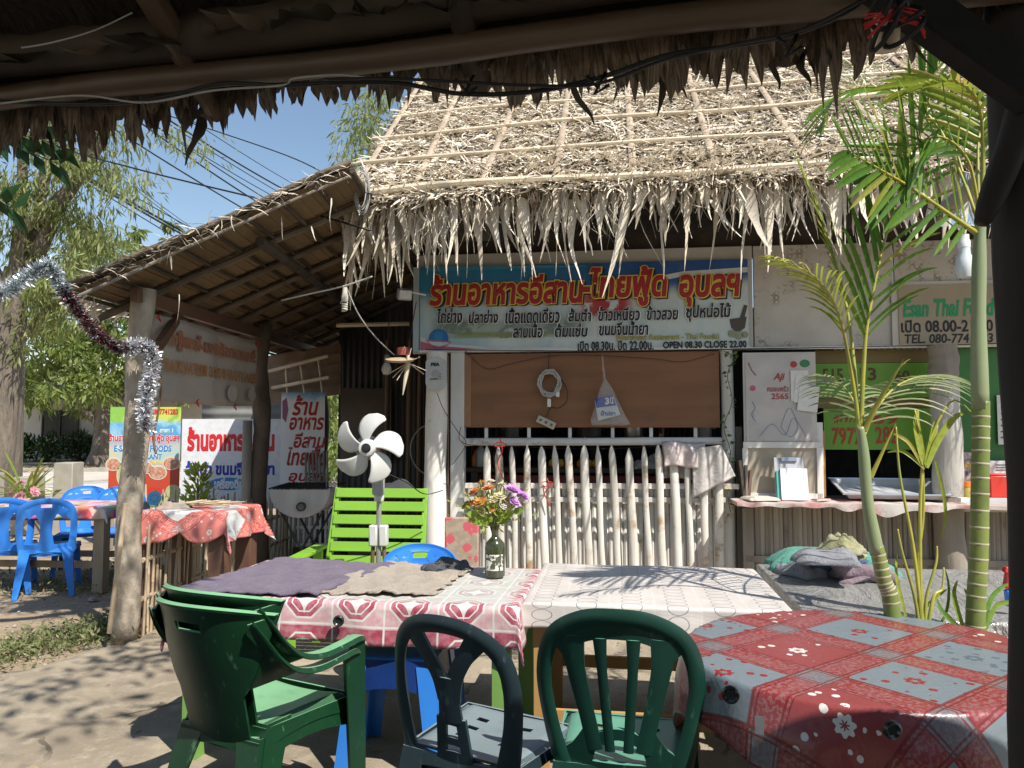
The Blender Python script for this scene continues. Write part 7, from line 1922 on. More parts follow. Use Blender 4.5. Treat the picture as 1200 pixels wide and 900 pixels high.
p_ = L1(.02, -.475, -.075); clip(p_, 'round black tablecloth clip on the pink cloth hem')
# towels
def towel(name, label, base, rz, quad, z0, mat, seed=0, th=.007, amp=.004, ragged=.012, cat='towel', n1=60, n2=44, bunch=None):
    """soft cloth over a quadrilateral on the table plane; quad = four corners in table coordinates"""
    q = [Vector((*p, 0)) for p in quad]; rg = random.Random(seed); ph = [rg.uniform(0, 6) for _ in range(8)]
    def fn(s, t_):
        p = q[0].lerp(q[1], s).lerp(q[3].lerp(q[2], s), t_); e = min(s, 1 - s, t_, 1 - t_)
        ed = max(0, .04 - e) / .04
        p = p + Vector((math.sin(t_ * 37 + ph[0]) * ragged + math.sin(t_ * 83 + ph[3]) * ragged * .5, math.sin(s * 41 + ph[1]) * ragged + math.sin(s * 90 + ph[2]) * ragged * .5, 0)) * ed
        z = z0 + amp * (1 + math.sin(s * 9 + ph[4] + 2.5 * math.sin(t_ * 4)) * math.sin(t_ * 7 + ph[5])) + amp * .5 * math.sin(s * 25 + t_ * 17 + ph[6])
        if bunch: z += bunch(s, t_)
        return (p.x, p.y, z)
    mb = MB(); mb.shell(fn, n1, n2, th); return tag(mb.obj(name, mat, loc=base, rot=(0, 0, rz), smooth=3), label, cat)
def terry(name, c1, c2, dirt=None):
    m = M(name); k = m.co('Object'); n = m.noise(k, 9, 5, .7, .6); f = m.noise(k, 260, 2, .5); c = m.mix(n.sm(.35, .7), c1, c2)
    c = m.mix(f.sm(.45, .65) * .35, c, tuple(x * .55 for x in c1))
    if dirt: c = m.mix(m.noise(k, 5, 4).sm(.55, .7) * .5, c, dirt)
    m.color(c); m.rough(.98); m.b.inputs['Specular IOR Level'].default_value = .1; m.b.inputs['Sheen Weight'].default_value = .2
    m.bump(f * .8 + n * .7 + m.noise(k, 34, 5, .7, 1.5) * 2.2, 1.0, .008); return m.m
MTerP = terry('purple_terry', (.135, .095, .15), (.18, .135, .195)); MTerB = terry('beige_terry', (.42, .34, .26), (.50, .42, .33), (.34, .26, .19)); MTerD = terry('dark_grey_terry', (.07, .072, .08), (.11, .11, .12))
MTerT = terry('teal_terry', (.10, .36, .27), (.14, .44, .33)); MTerG = terry('grey_terry', (.26, .26, .28), (.34, .34, .36)); MTerO = terry('olive_terry', (.38, .36, .18), (.46, .44, .28)); MTerN = terry('navy_terry', (.06, .10, .19), (.08, .13, .24)); MTerM = terry('mauve_terry', (.27, .19, .23), (.34, .25, .29)); MTerC = terry('cream_terry', (.58, .54, .44), (.66, .62, .52))
towel('towel', 'purple towel spread over the left half of the lime legged table', t1c + Vector((0, 0, .757)), t1r, [(-.80, -.44), (-.12, -.42), (.0, .33), (-.70, .46)], .004, MTerP, 1, ragged=.010,
      bunch=lambda s, t_: .018 * max(0, math.sin((s - .84) / .16 * math.pi)) * (.5 + .5 * math.sin(t_ * 6 + .5)) if s > .84 else 0)
towel('towel', 'beige worn towel lying beside the purple towel', t1c + Vector((0, 0, .757)), t1r, [(-.22, -.36), (.38, -.30), (.42, .30), (-.06, .43)], .001, MTerB, 2, ragged=.014, amp=.005,
      bunch=lambda s, t_: .016 * max(0, 1 - abs(t_ - .45 - .15 * s) * 14) * s)
cloth_lump('towel', 'small crumpled dark grey cloth at the foot of the flower bottle', 'towel', L1(.30, .27, .012), .3, (.26, .12, .05), MTerD, 8, 3, amp=.3)
# flower bottle
vz = PZ(580, 674, .762)
vs_ = thing('bottle_vase', 'dark green glass bottle with a torn white label serving as vase', 'vase', (vz.x, vz.y, .757))
mb = MB(); mb.lathe([(.001, 0), (.046, 0), (.050, .006), (.050, .145), (.046, .165), (.030, .182), (.018, .195), (.0155, .21), (.0155, .245), (.019, .247), (.019, .26), (.013, .26)], 28)
mg = M('green_bottle_glass'); n_ = mg.noise(mg.co('Object'), 16, 4, .6); mg.color(mg.mix(n_.sm(.4, .7), (.045, .055, .022), (.09, .095, .05))); mg.rough(.16); mg.b.inputs['Specular IOR Level'].default_value = .8; mg.b.inputs['Transmission Weight'].default_value = .25
mb.obj('bottle', mg.m, vs_, .9)
ml = M('torn_label'); n_ = ml.noise(ml.co('Object'), 38, 5, .7, .8); ml.color(ml.mix(n_.sm(.46, .5), (.06, .065, .035), (.66, .64, .56))); ml.rough(.6)
mb = MB(); mb.grid(lambda s, t_: (.0512 * math.cos(R(-150) + s * R(112)), .0512 * math.sin(R(-150) + s * R(112)), .035 + .078 * t_), 18, 2); mb.obj('label_paper', ml.m, vs_, 3)
bq = thing('flower_bouquet', 'bouquet of orange, cream and violet artificial flowers in the green bottle', 'bouquet', (vz.x, vz.y, .757 + .25))
ML_or = leafmat('orange_petal', (.72, .27, .06), (.80, .42, .16), (.62, .12, .05), .2, .6); ML_cr = leafmat('cream_petal', (.74, .64, .40), (.80, .72, .52), None, .2, .6); ML_vi = leafmat('violet_petal', (.52, .22, .56), (.70, .42, .70), None, .25, .6); ML_wh = leafmat('white_petal', (.75, .72, .62), (.8, .78, .7), None, .2, .6)
kk = vz.y / FPX
def fo_(px, py, dy=0.0): p = PY(px, py, vz.y + dy) - Vector(bq.location); return tuple(p)
items = [(fo_(556, 577), .030, ML_or, 7), (fo_(563, 589, -.03), .033, ML_or, 7), (fo_(572, 573, -.01), .028, ML_or, 7), (fo_(552, 591), .024, ML_or, 6), (fo_(578, 586, -.05), .022, ML_cr, 7), (fo_(586, 582, -.04), .027, ML_cr, 7), (fo_(591, 594, -.03), .022, ML_wh, 7),
         (fo_(596, 588, -.02), .022, ML_cr, 6), (fo_(600, 575, -.02), .040, ML_vi, 6), (fo_(612, 582, .0), .036, ML_vi, 6), (fo_(603, 589, -.04), .030, ML_vi, 6), (fo_(546, 592, .0), .022, ML_ylg, 8), (fo_(575, 565, .02), .022, ML_cr, 6), (fo_(588, 568, .02), .018, ML_cr, 6), (fo_(565, 566, .03), .02, ML_or, 6), (fo_(550, 600, .0), .014, ML_ylg, 6), (fo_(576, 598, -.04), .014, ML_or, 5)]
bouquet(bq, (0, 0, 0), [(a_, b_ * 1.35, c_, d_) for a_, b_, c_, d_ in items])
mb = MB()
for it in items: mb.tube(interp([(0, 0, -.1), (it[0][0] * .3, it[0][1] * .3, it[0][2] * .4), it[0]], 8), .0025, 4)
mb.obj('stems', simple('vine_stem', (.12, .14, .05)), bq)['label'] = 'thin green stems'
big = [((552, 607), .075), ((560, 612), .07), ((573, 612), .08), ((596, 606), .085), ((590, 600), .07), ((570, 603), .07), ((580, 618), .06), ((600, 600), .06), ((548, 600), .05), ((612, 596), .05), ((583, 600), .07)]
for (pp_, L2) in big:
    e = Vector(fo_(*pp_, RNG.uniform(-.05, .02))); base_ = Vector((0, 0, .03)); d = (e - base_).normalized(); sd = d.cross(Vector((0, -1, .2))).normalized(); st = e - d * L2; vs = []
    for k_ in range(7):
        s = k_ / 6; w_ = L2 * .30 * math.sin(min(1, s * .95 + .05) * math.pi) ** .8 + .001; c = st + d * (L2 * 1.15 * s) + Vector((0, -.3 * L2 * s * (1 - s), -.15 * L2 * s * s)); vs += [c - sd * w_, c + Vector((0, .15 * w_, -.1 * w_)), c + sd * w_]
    mb = MB(); mb.add(vs, [(3 * a_ + b_, 3 * a_ + b_ + 1, 3 * a_ + b_ + 4, 3 * a_ + b_ + 3) for a_ in range(6) for b_ in range(2)], t=RNG.random()); mb.obj('leaf', leafmat('bouquet_leaf', (.20, .36, .04), (.34, .46, .07), (.12, .25, .05), .35, .4), bq, 3)
n = 520; P = NP.normal(0, 1, (n, 3)) * [.058, .04, .042] + [(578 - 580) * kk, -.0, .085]; D = norm(P - [0, 0, .0] + NP.normal(0, .03, (n, 3)))
mkobj('filler_leaves', npmesh('filler_leaves', leaves(P, D, NP.normal(0, 1, (n, 3)), NP.uniform(.015, .04, n), NP.uniform(.006, .014, n)), LEAF_F, ML_lime), bq)

# ---- white patterned table
t2c = Vector((.665, 3.655, 0)); t2r = R(-8.2)
MOrWood = simple('orange_wood', (.47, .27, .10), (.38, .21, .08), rough=.5, scale=5, stretch=(1, 1, .15), bump=.15, dirt=(.28, .17, .08), dirt_amt=.3)
table_frame('dining_table', 'wooden table on orange wood legs under the white patterned cloth', t2c, t2r, .545, .455, .742, MTblWood, MOrWood, .065, .10, stretcher=True)
def wave_mat():
    m = M('white_wave_oilcloth'); x, y, z = m.xyz(m.co('UV')); P = .19
    n = m.noise(m.co('UV'), 5, 4); cu = (x / P).fr() - .5; cell = (y / .062).fr() - .5
    e = ((cu * P / .046) * (cu * P / .046) + (cell * .062 / .031) * (cell * .062 / .031)).pw(.5)
    ring = (e - .93).ab().lt(.05)
    wl = ((y / .0155 + (x / P * 6.283).sin() * .55).fr() - .5).ab().lt(.055) * e.gt(1.02)
    c = m.mix(n.sm(.35, .7), (.60, .555, .51), (.52, .47, .43))
    c = m.mix(wl * .38, c, (.30, .27, .26)); c = m.mix(ring * .85, c, (.14, .15, .17))
    st_ = ((x / P + .5).fr() - .5).ab().lt(.02); c = m.mix(st_ * .25, c, (.7, .68, .65))
    m.color(c); m.rough(.42); m.bump(m.noise(m.co('UV', (1, .4, 1)), 9, 3), .35, .012); return m.m
fn, uvf = rect_cloth(.555, .465, .135, 90, 80, freq=17, wave=.03, corner=.3, dropf=lambda a, b: .9 + .15 * math.sin(a * 5 + 1))
mb = MB(); mb.shell(fn, 90, 80, .003, uvf=uvf); tag(mb.obj('oilcloth', wave_mat(), loc=t2c + Vector((0, 0, .7465)), rot=(0, 0, t2r), smooth=3), 'off-white oilcloth with grey chains of ovals and wavy lines on the middle table', 'tablecloth')
# ---- silver wrapped low table
t3c = Vector((2.10, 3.73, 0)); t3r = R(-8)
table_frame('serving_table', 'low wooden table wrapped in silver grey plastic at the right', t3c, t3r, .75, .59, .69, MTblWood, MWoodDark, .06, .08)
def silver_mat():
    m = M('silver_grey_vinyl'); k = m.co('UV'); x, y, z = m.xyz(k); n = m.noise(k, 3.5, 5, .65, .6); l = ((x / .30).fr() - .5).ab().lt(.008).mx(((y / .34).fr() - .5).ab().lt(.008))
    c = m.mix(n.sm(.35, .7), (.46, .45, .42), (.33, .325, .31)); c = m.mix(l * .6, c, (.55, .54, .5)); m.color(c); m.rough(n * .25 + .2); m.b.inputs['Metallic'].default_value = .45
    m.bump(m.noise(m.co('UV', (1.0, .3, 1)), 8, 5, .6, .9), 1.0, .06); return m.m
fn0, uvf = rect_cloth(.76, .60, .22, 110, 90, freq=19, wave=.05, corner=.25)
def fn3(s, t_):
    x, y, z = fn0(s, t_)
    if z < -.02: 
        if y < -.6: y += .012 * math.sin(z * 150); 
        x += .01 * math.sin(z * 90 + x * 3)
    return (x, y, z + .004 * math.sin(x * 11) * math.sin(y * 9))
mb = MB(); mb.shell(fn3, 110, 90, .003, uvf=uvf); tag(mb.obj('vinyl_cover', silver_mat(), loc=t3c + Vector((0, 0, .697)), rot=(0, 0, t3r), smooth=3), 'wrinkled silver grey vinyl cover over the low table at the right', 'table cover')
# pile of towels
def fold_roll(name, label, loc, rz, L, w_, h_, mat, seed, arcs=1.0, ratio=1.0):
    rg = random.Random(seed); ph = rg.uniform(0, 6)
    def fn(s, t_):
        a = t_ * 2 * math.pi; x = (s - .5) * L; e = min(1, min(s, 1 - s) * 9) ** .5; lump = 1 + .10 * math.sin(s * 7 + ph) + .05 * math.sin(s * 17 + a * 2)
        sq = (abs(math.cos(a)) ** .7) * (1 if math.cos(a) > 0 else -1); sz = (abs(math.sin(a)) ** .7) * (1 if math.sin(a) > 0 else -1)
        return (x + .02 * math.sin(a * 2 + ph), sq * w_ / 2 * lump * (.75 + .25 * e) + .015 * math.sin(s * 5 + ph), h_ / 2 + sz * h_ / 2 * lump * (.55 + .45 * e) + (.012 * math.sin(s * 4 + ph)))
    mb = MB(); mb.grid(fn, 40, 24); vs = mb
    k_ = 25
    mb.f.append(tuple(range(0, k_))); mb.mi.append(0); mb.f.append(tuple(reversed(range(40 * k_, 41 * k_)))); mb.mi.append(0)
    return tag(mb.obj(name, mat, loc=loc, rot=(0, 0, rz), smooth=3), label, 'towel', None)
def T3(px, py): p = PZ(px, py, .70); return p
tp = T3(985, 676)
kx = tp.y / FPX
cloth_lump('cushion', 'teal green round cushion at the back of the towel pile', 'cushion', (tp.x + .02, tp.y + .20, .695), -.1, (.64, .34, .165), MTerT, 21, .6, amp=.05)
def bundle(nm, lab, px, py, dims, rz, mat, seed, zoff=.0, fold=1.6, amp=.12, dy=0.0):
    p = PZ(px, py, .70 + zoff)
    return cloth_lump(nm, lab, 'towel', (p.x, p.y + dy, .702 + zoff), rz, dims, mat, seed, fold, amp=amp)
bundle('towel', 'grey and lilac towel heap at the left foot of the towel pile', 945, 676, (.20, .24, .10), .4, MTerG, 22, 0, 2.2, .15, .05)
bundle('towel', 'cream fringed towel under the towel pile at its right', 1010, 672, (.26, .24, .12), -.2, MTerC, 23, 0, 2.0, .14, .08)
fold_roll('towel', 'folded navy blue towel in the middle of the towel pile', (tp.x - .02, tp.y + .03, .74), -.25, .30, .16, .05, MTerN, 24)
fold_roll('towel', 'olive yellow fringed towel folded under the grey towel', (tp.x - .0, tp.y + .06, .775), -.12, .27, .17, .06, MTerO, 25)
bundle('towel', 'grey towel draped over the top of the towel pile', 970, 660, (.31, .24, .075), -.35, MTerG, 26, .11, 1.8, .15, .04)
bundle('towel', 'crumpled pale olive towel crowning the towel pile', 990, 650, (.20, .18, .10), .6, MTerO, 27, .13, 2.6, .22, .04)
fold_roll('towel', 'rolled mauve towel lying at the front of the towel pile', (tp.x + .075, tp.y - .10, .70), -.06, .30, .13, .085, MTerM, 28)
fold_roll('towel', 'small flat mauve towel fold below the mauve roll', (tp.x + .0, tp.y - .155, .70), -.3, .12, .07, .03, MTerM, 29)
cp2 = thing('clamp', 'small red and blue plastic clamp at the right end of the silver table', 'clamp', PY(1184, 692, 3.25))
mb = MB(); mb.box((0, 0, .04), (.045, .03, .07), (0, .2, 0)); mb.obj('red_jaw', MRedP, cp2, bevel=.006); mb = MB(); mb.box((.0, 0, -.03), (.04, .03, .07), (0, -.1, 0)); mb.obj('blue_jaw', MBlue, cp2, bevel=.006); mb = MB(); mb.box((-.01, 0, .085), (.03, .025, .025), (0, .4, 0)); mb.obj('red_grip', MRedP, cp2, bevel=.004)

# ---- round table with red plaid oilcloth
rc = Vector((1.185, 2.57, 0)); RX, RY = .61, .545; RZ = .745
rt = thing('round_table', 'round table on wooden legs under the red plaid oilcloth', 'table', rc, R(-20))
mb = MB(); mb.lathe([(.001, RZ - .02), (.57, RZ - .02), (.575, RZ - .01), (.57, RZ), (.001, RZ)], 48); tb = mb.obj('tabletop', MTblWood, rt); tb.scale = (1, .92, 1)
for a_ in (35, 125, 215, 305):
    x, y = math.cos(R(a_)) * .40, math.sin(R(a_)) * .36; mb = MB(); mb.box((x, y, (RZ - .02) / 2), (.05, .05, RZ - .02)); mb.obj('leg', MOrWood, rt, bevel=.003)
MPlaid = plaid_mat('plaid_oilcloth_red', .385, R(-16), (.23, .024, .024), (.16, .19, .21), (.05, .12), .30, .2)
def rcloth(s, t_):
    # square sheet 1.62 m wide laid corner-wise over an oval top
    H_ = .77; a = (s - .5) * 2 * H_; b = (t_ - .5) * 2 * H_; rr = math.hypot(a / RX, b / RY) ; an = math.atan2(b, a)
    if rr <= 1: return (a, b, .002 * math.sin(a * 9) * math.sin(b * 7))
    px_, py_ = a / rr, b / rr; over = math.hypot(a - px_, b - py_)
    fold = (math.sin(an * 9 + .6) + .5 * math.sin(an * 17 + 1)); c = min(1, over / .10)
    out = 1 + (.012 + .035 * (1 + fold) * .5 * min(1, over / .25)) * c / .58 + .02 * (1 - math.exp(-over * 30))
    return (px_ * out, py_ * out, -over * .965 + .004 * fold * c - .004)
mb = MB(); mb.shell(rcloth, 130, 130, .0028, uvf=lambda s, t_: ((s - .5) * 1.54, (t_ - .5) * 1.54))
tag(mb.obj('oilcloth', MPlaid, loc=rc + Vector((0, 0, RZ + .005)), rot=(0, 0, R(20)), smooth=3), 'red and grey blue plaid flowered oilcloth over the round table at the front right', 'tablecloth')
for (px, py, Y, lab, rz) in ((857, 797, 2.08, 'round black clip on the red cloth hem near its left side', -.55), (1044, 838, 1.985, 'round black clip on the red cloth hem at the front', 0)):
    clip(PY(px, py + 16, Y - .01), lab, rz)
tgp = PY(890, 850, 2.0); mb = MB(); mb.box((0, 0, 0), (.022, .003, .045)); tag(mb.obj('care_tag', flat('paper', (.75, .73, .68)), loc=tgp, rot=(0, 0, -.3)), 'small white tag on the hem of the red oilcloth', 'tag')

# ================================================================== palms
ML_palm = leafmat('palm_leaflet', (.10, .22, .03), (.19, .33, .045), (.36, .36, .06), .40, .38)
ML_palmy = leafmat('yellow_palm_leaflet', (.26, .34, .04), (.40, .42, .06), (.5, .4, .1), .4, .38)
MRachis = simple('palm_rachis', (.42, .36, .05), (.24, .27, .05), rough=.4, scale=9, vary=.1)
mtk = M('palm_trunk'); k = mtk.co('Object'); n = mtk.noise(k, 7, 5, .65); x_, y_, z_ = mtk.xyz(k)
mtk.color(mtk.mix(n.sm(.35, .7), (.19, .23, .055), (.115, .155, .04))); mtk.rough(.45); MTrunkG = mtk.m
MRing = simple('palm_ring', (.46, .41, .28), (.34, .3, .2), scale=20)
MShaft = simple('palm_crownshaft', (.28, .31, .18), (.19, .24, .11), rough=.45, scale=5, stretch=(1, 1, .3), bump=.15, dirt=(.42, .34, .16), dirt_amt=.35)
def frond(parent, pts, nl, L, w_, spread, mat, up=(0, 0, 1), r0=.010, ang=55, start=.22, droop=.25, rmat=None, twist=0.0, side=(1, 1)):
    """one pinnate leaf: rachis tube and paired leaflets, each leaflet its own object"""
    P = interp(pts, 40); mb = MB(); mb.tube(P, [lerp1(r0, .0018, i / 39) for i in range(40)], 6); rc_ = mb.obj('rachis', rmat or MRachis, parent, 3)
    for i in range(nl):
        s = lerp1(start, .985, i / (nl - 1)); k_ = s * 39; a_ = int(min(k_, 38)); p = P[a_].lerp(P[a_ + 1], k_ - a_); T = (P[a_ + 1] - P[a_]).normalized()
        Nn = Vector(up); Nn = (Nn - T * Nn.dot(T)).normalized(); Sd = T.cross(Nn).normalized()
        for sg in (-1, 1):
            if not side[0 if sg < 0 else 1]: continue
            l = L * (.45 + .75 * math.sin(min(1, (s - start) / (1 - start) * .86 + .16) * math.pi)) * RNG.uniform(.88, 1.1)
            th_ = R(ang - 22 * s + RNG.uniform(-6, 6)); d0 = T * math.cos(th_) + Sd * sg * math.sin(th_) + Nn * spread; d0.normalize()
            vs = []; seg = 7; c = p.copy(); d = d0.copy(); wn_ = T.cross(d).cross(d).normalized() if T.cross(d).length > .05 else Sd
            wv = d.cross(Nn * .6 + Sd * sg * .4 + Vector((twist, 0, 0))).normalized()
            for q in range(seg + 1):
                u = q / seg; ww = w_ * .5 * (math.sin(min(1, u * .82 + .16) * math.pi) ** .55) * (1 if u < .93 else .35) + .0006
                nn_ = d.cross(wv)
                vs += [c - wv * ww, c + nn_ * ww * .35, c + wv * ww]
                d = (d + Vector((0, 0, -droop * (.25 + u) / seg * 2.2))).normalized(); c = c + d * (l / seg); wv = (wv - d * wv.dot(d)).normalized()
            m2 = MB(); m2.add(vs, [(3 * a2 + b2, 3 * a2 + b2 + 1, 3 * a2 + b2 + 4, 3 * a2 + b2 + 3) for a2 in range(seg) for b2 in range(2)], t=RNG.random() ** 1.3)
            m2.obj('leaflet', mat, rc_, 3)
    return rc_
def palm_trunk(parent, pts, rs, rings, o):
    P = [Vector(p) - o for p in pts]; Q = interp(P, 44); rr = [lerp1(rs[0], rs[1], i / 43) for i in range(44)]
    mb = MB(); mb.tube(Q, rr, 16); mb.obj('trunk', MTrunkG, parent, 3)
    for i in range(rings):
        k_ = i / rings * 40 + 1; a_ = int(k_); p = Q[a_].lerp(Q[a_ + 1], k_ - a_); T = (Q[a_ + 1] - Q[a_]).normalized(); r = lerp1(rs[0], rs[1], k_ / 43)
        mb = MB(); mb.tube([p - T * .004, p, p + T * .004], [r * 1.01, r * 1.06, r * 1.01], 16, caps=False); mb.obj('leaf_scar', MRing, parent, 3)
PY2 = 3.03
def palm(name_label, trunk_px, Y, rs, rings, shaft_px, shaft_r, loc):
    o = Vector(loc); t = thing('palm', name_label, 'palm', loc); pts = [loc] + [PY(a_, b_, Y) for a_, b_ in trunk_px]
    palm_trunk(t, pts, rs, rings, o)
    sp = [PY(a_, b_, Y) - o for a_, b_ in shaft_px]; q = interp(sp, 14); mb = MB(); mb.tube(q, [lerp1(shaft_r[0], shaft_r[1], (i / 13) ** 1.2) * (1 + .06 * math.sin(i)) for i in range(14)], 14); mb.obj('crownshaft', MShaft, t, 3)
    return t, o
# palm 1: slender leaning one
p1b = Vector((PY(1048, 745, PY2).x + .015, PY2, 0))
pa, o1 = palm('slender leaning young palm between the silver table and the round table', [(1046, 725), (1036, 680), (1027, 640)], PY2, (.033, .027), 15, [(1028, 650), (1017, 590), (1012, 530), (1008, 500)], (.027, .016), p1b)
def F1(*pts): return [PY(a_, b_, c_) - o1 for a_, b_, c_ in pts]
frond(pa, F1((1008, 505, PY2), (998, 440, PY2), (983, 370, PY2 - .1), (955, 325, PY2 - .25), (905, 302, PY2 - .4)), 17, .17, .008, .15, ML_palmy, start=.42, ang=38, droop=.5)
frond(pa, F1((1009, 500, PY2), (1012, 430, PY2), (1018, 370, PY2), (1040, 270, PY2 + .05), (1080, 150, PY2 + .1), (1100, 70, PY2 + .1)), 18, .34, .020, .1, ML_palm, start=.32, ang=44, droop=.35, up=(.3, -.8, .2))
frond(pa, F1((1006, 505, PY2), (1000, 420, PY2 + .05), (990, 350, PY2 + .1), (965, 262, PY2 + .2), (935, 190, PY2 + .25)), 15, .14, .006, .1, ML_palmy, start=.5, ang=30, droop=.35)
frond(pa, F1((1012, 505, PY2), (1030, 470, PY2 - .05), (1048, 440, PY2 - .1), (1056, 428, PY2 - .12)), 3, .04, .004, .0, ML_palmy, start=.9, r0=.013)
frond(pa, F1((1013, 510, PY2), (1030, 475, PY2 + .12), (1055, 450, PY2 + .3), (1090, 440, PY2 + .5), (1120, 452, PY2 + .65)), 19, .28, .008, .1, leafmat('grey_palm_leaflet', (.20, .24, .10), (.28, .32, .14), (.36, .36, .2), .35, .45), start=.12, ang=62, droop=.7, r0=.006)
frond(pa, F1((1009, 505, PY2), (1000, 470, PY2 + .12), (985, 450, PY2 + .3), (965, 440, PY2 + .45)), 12, .20, .008, .1, leafmat('grey_palm_leaflet', (.20, .24, .10), (.28, .32, .14)), start=.15, ang=60, droop=.6, r0=.005)
frond(pa, F1((1020, 560, PY2), (1034, 530, PY2 - .02), (1048, 500, PY2 - .04)), 2, .03, .003, 0, ML_palmy, start=.9, r0=.012)
# palm 2: thicker straight one
p2b = Vector((PY(1143, 750, PY2).x, PY2, 0))
pb, o2 = palm('straight ringed young palm at the right with big arching fronds', [(1143, 748), (1147, 650), (1149, 540), (1150, 470)], PY2, (.037, .031), 22, [(1149, 480), (1147, 400), (1147, 340), (1148, 285), (1149, 262)], (.031, .021), p2b)
def F2(*pts): return [PY(a_, b_, c_) - o2 for a_, b_, c_ in pts]
frond(pb, F2((1147, 275, PY2), (1128, 262, PY2 - .02), (1070, 222, PY2 - .12), (1030, 198, PY2 - .2), (995, 178, PY2 - .25)), 16, .33, .030, .12, ML_palm, start=.22, ang=62, droop=.10, r0=.012, side=(1, 1), up=(.1, -1, .25))
frond(pb, F2((1149, 265, PY2), (1135, 190, PY2 - .05), (1100, 160, PY2 - .1), (1060, 180, PY2 - .1), (1030, 215, PY2 - .1)), 14, .26, .022, .2, ML_palm, start=.3, ang=58, droop=.12, r0=.008, up=(.1, -1, .25))
frond(pb, F2((1150, 265, PY2), (1152, 180, PY2), (1146, 120, PY2 - .05), (1120, 95, PY2 - .1), (1085, 100, PY2 - .15)), 14, .30, .024, .1, ML_palmy, start=.3, ang=55, droop=.25, r0=.010)
frond(pb, F2((1149, 265, PY2), (1146, 200, PY2 + .05), (1150, 150, PY2 + .1), (1175, 100, PY2 + .2), (1215, 70, PY2 + .3)), 14, .30, .02, .1, ML_palm, start=.3, ang=50, droop=.3, r0=.008)
frond(pb, F2((1149, 270, PY2), (1160, 235, PY2), (1172, 215, PY2 - .03), (1180, 205, PY2 - .05)), 2, .03, .004, 0, ML_palmy, start=.9, r0=.012)
frond(pb, F2((1148, 265, PY2), (1132, 215, PY2 + .05), (1120, 175, PY2 + .1), (1110, 150, PY2 + .1)), 2, .05, .006, 0, ML_palmy, start=.9, r0=.009)
frond(pb, F2((1149, 265, PY2), (1100, 150, PY2 + .1), (1040, 105, PY2 + .2), (985, 110, PY2 + .3), (960, 150, PY2 + .3)), 20, .24, .014, .15, ML_palm, start=.3, ang=60, droop=.2, r0=.007)
# palm 3: seedling shoots
p3 = Vector((PY(1082, 745, PY2 + .03).x, PY2 + .03, 0)); pc3 = thing('palm_seedling', 'thin young palm shoot with a few blades between the two palms', 'palm', p3)
def F3(*pts): return [PY(a_, b_, c_) - p3 for a_, b_, c_ in pts]
Y3 = PY2 + .03
for pts in (((1080, 740), (1078, 640), (1080, 560), (1088, 520), (1115, 470), (1140, 485)), ((1082, 740), (1070, 640), (1055, 560), (1050, 500)), ((1080, 740), (1076, 660), (1082, 600), (1080, 530), (1072, 480)), ((1078, 740), (1072, 700), (1058, 650), (1052, 620)), ((1084, 740), (1086, 700), (1097, 660), (1098, 640)), ((1086, 745), (1094, 700), (1104, 690), (1106, 665))):
    mb = MB(); q = interp(F3(*[(a_, b_, Y3 + .01 * i) for i, (a_, b_) in enumerate(pts)]), 24); mb.tube(q, [lerp1(.009, .003, i / 23) for i in range(24)], 7); mb.obj('stalk', MRachis, pc3, 3)
def blade_px(parent, o, pts, w_, mat, Y):
    q = interp([PY(a_, b_, Y + .02 * i) - o for i, (a_, b_) in enumerate(pts)], 14); vs = []
    for i, c in enumerate(q):
        d = (q[min(i + 1, 13)] - q[max(i - 1, 0)]).normalized(); sd = d.cross(Vector((0, -1, 0))).normalized(); u = i / 13; ww = w_ * .5 * math.sin(min(1, u * .86 + .13) * math.pi) ** .7 + .0005
        vs += [c - sd * ww, c + Vector((0, ww * .4, 0)), c + sd * ww]
    mb = MB(); mb.add(vs, [(3 * a2 + b2, 3 * a2 + b2 + 1, 3 * a2 + b2 + 4, 3 * a2 + b2 + 3) for a2 in range(13) for b2 in range(2)], t=RNG.random()); mb.obj('leaf', mat, parent, 3)
for pts, w_ in ((((1083, 545), (1078, 520), (1074, 495), (1076, 480)), .03), (((1085, 545), (1092, 520), (1096, 500), (1098, 492)), .03), (((1086, 548), (1100, 515), (1118, 490), (1130, 484)), .028), (((1082, 548), (1068, 535), (1055, 528), (1040, 530)), .014), (((1083, 550), (1066, 520), (1052, 510), (1046, 508)), .014),
                (((1130, 484), (1140, 484), (1148, 488), (1156, 492)), .01), (((1096, 540), (1104, 570), (1108, 600), (1104, 630)), .014), (((1066, 740), (1056, 700), (1050, 670), (1052, 650)), .014), (((1070, 745), (1082, 715), (1098, 700), (1110, 690)), .014), (((1075, 748), (1062, 728), (1052, 715), (1048, 700)), .012), (((1090, 748), (1108, 720), (1112, 690), (1108, 668)), .012)):
    blade_px(pc3, p3, pts, w_, ML_palmy if w_ > .012 else ML_palm, Y3)
ps_o = Vector((PY(1128, 745, PY2).x, PY2 + .01, 0)); pso = thing('palm_shoot', 'low green palm shoots at the foot of the straight ringed palm', 'plant', ps_o)
for pts in (((1132, 745), (1122, 715), (1118, 695), (1122, 680)), ((1134, 748), (1116, 728), (1104, 716), (1098, 702)), ((1136, 745), (1142, 715), (1136, 700), (1130, 690)), ((1150, 745), (1160, 705), (1172, 690), (1182, 684)), ((1152, 745), (1166, 712), (1180, 706), (1192, 704)), ((1130, 750), (1124, 735), (1112, 738), (1106, 745))):
    blade_px(pso, ps_o, pts, .02, ML_palm, PY2)
mb = MB(); mb.tube([(0, 0, 0), (.005, 0, .6)], .012, 6); mb.obj('stem', MRachis, pso)

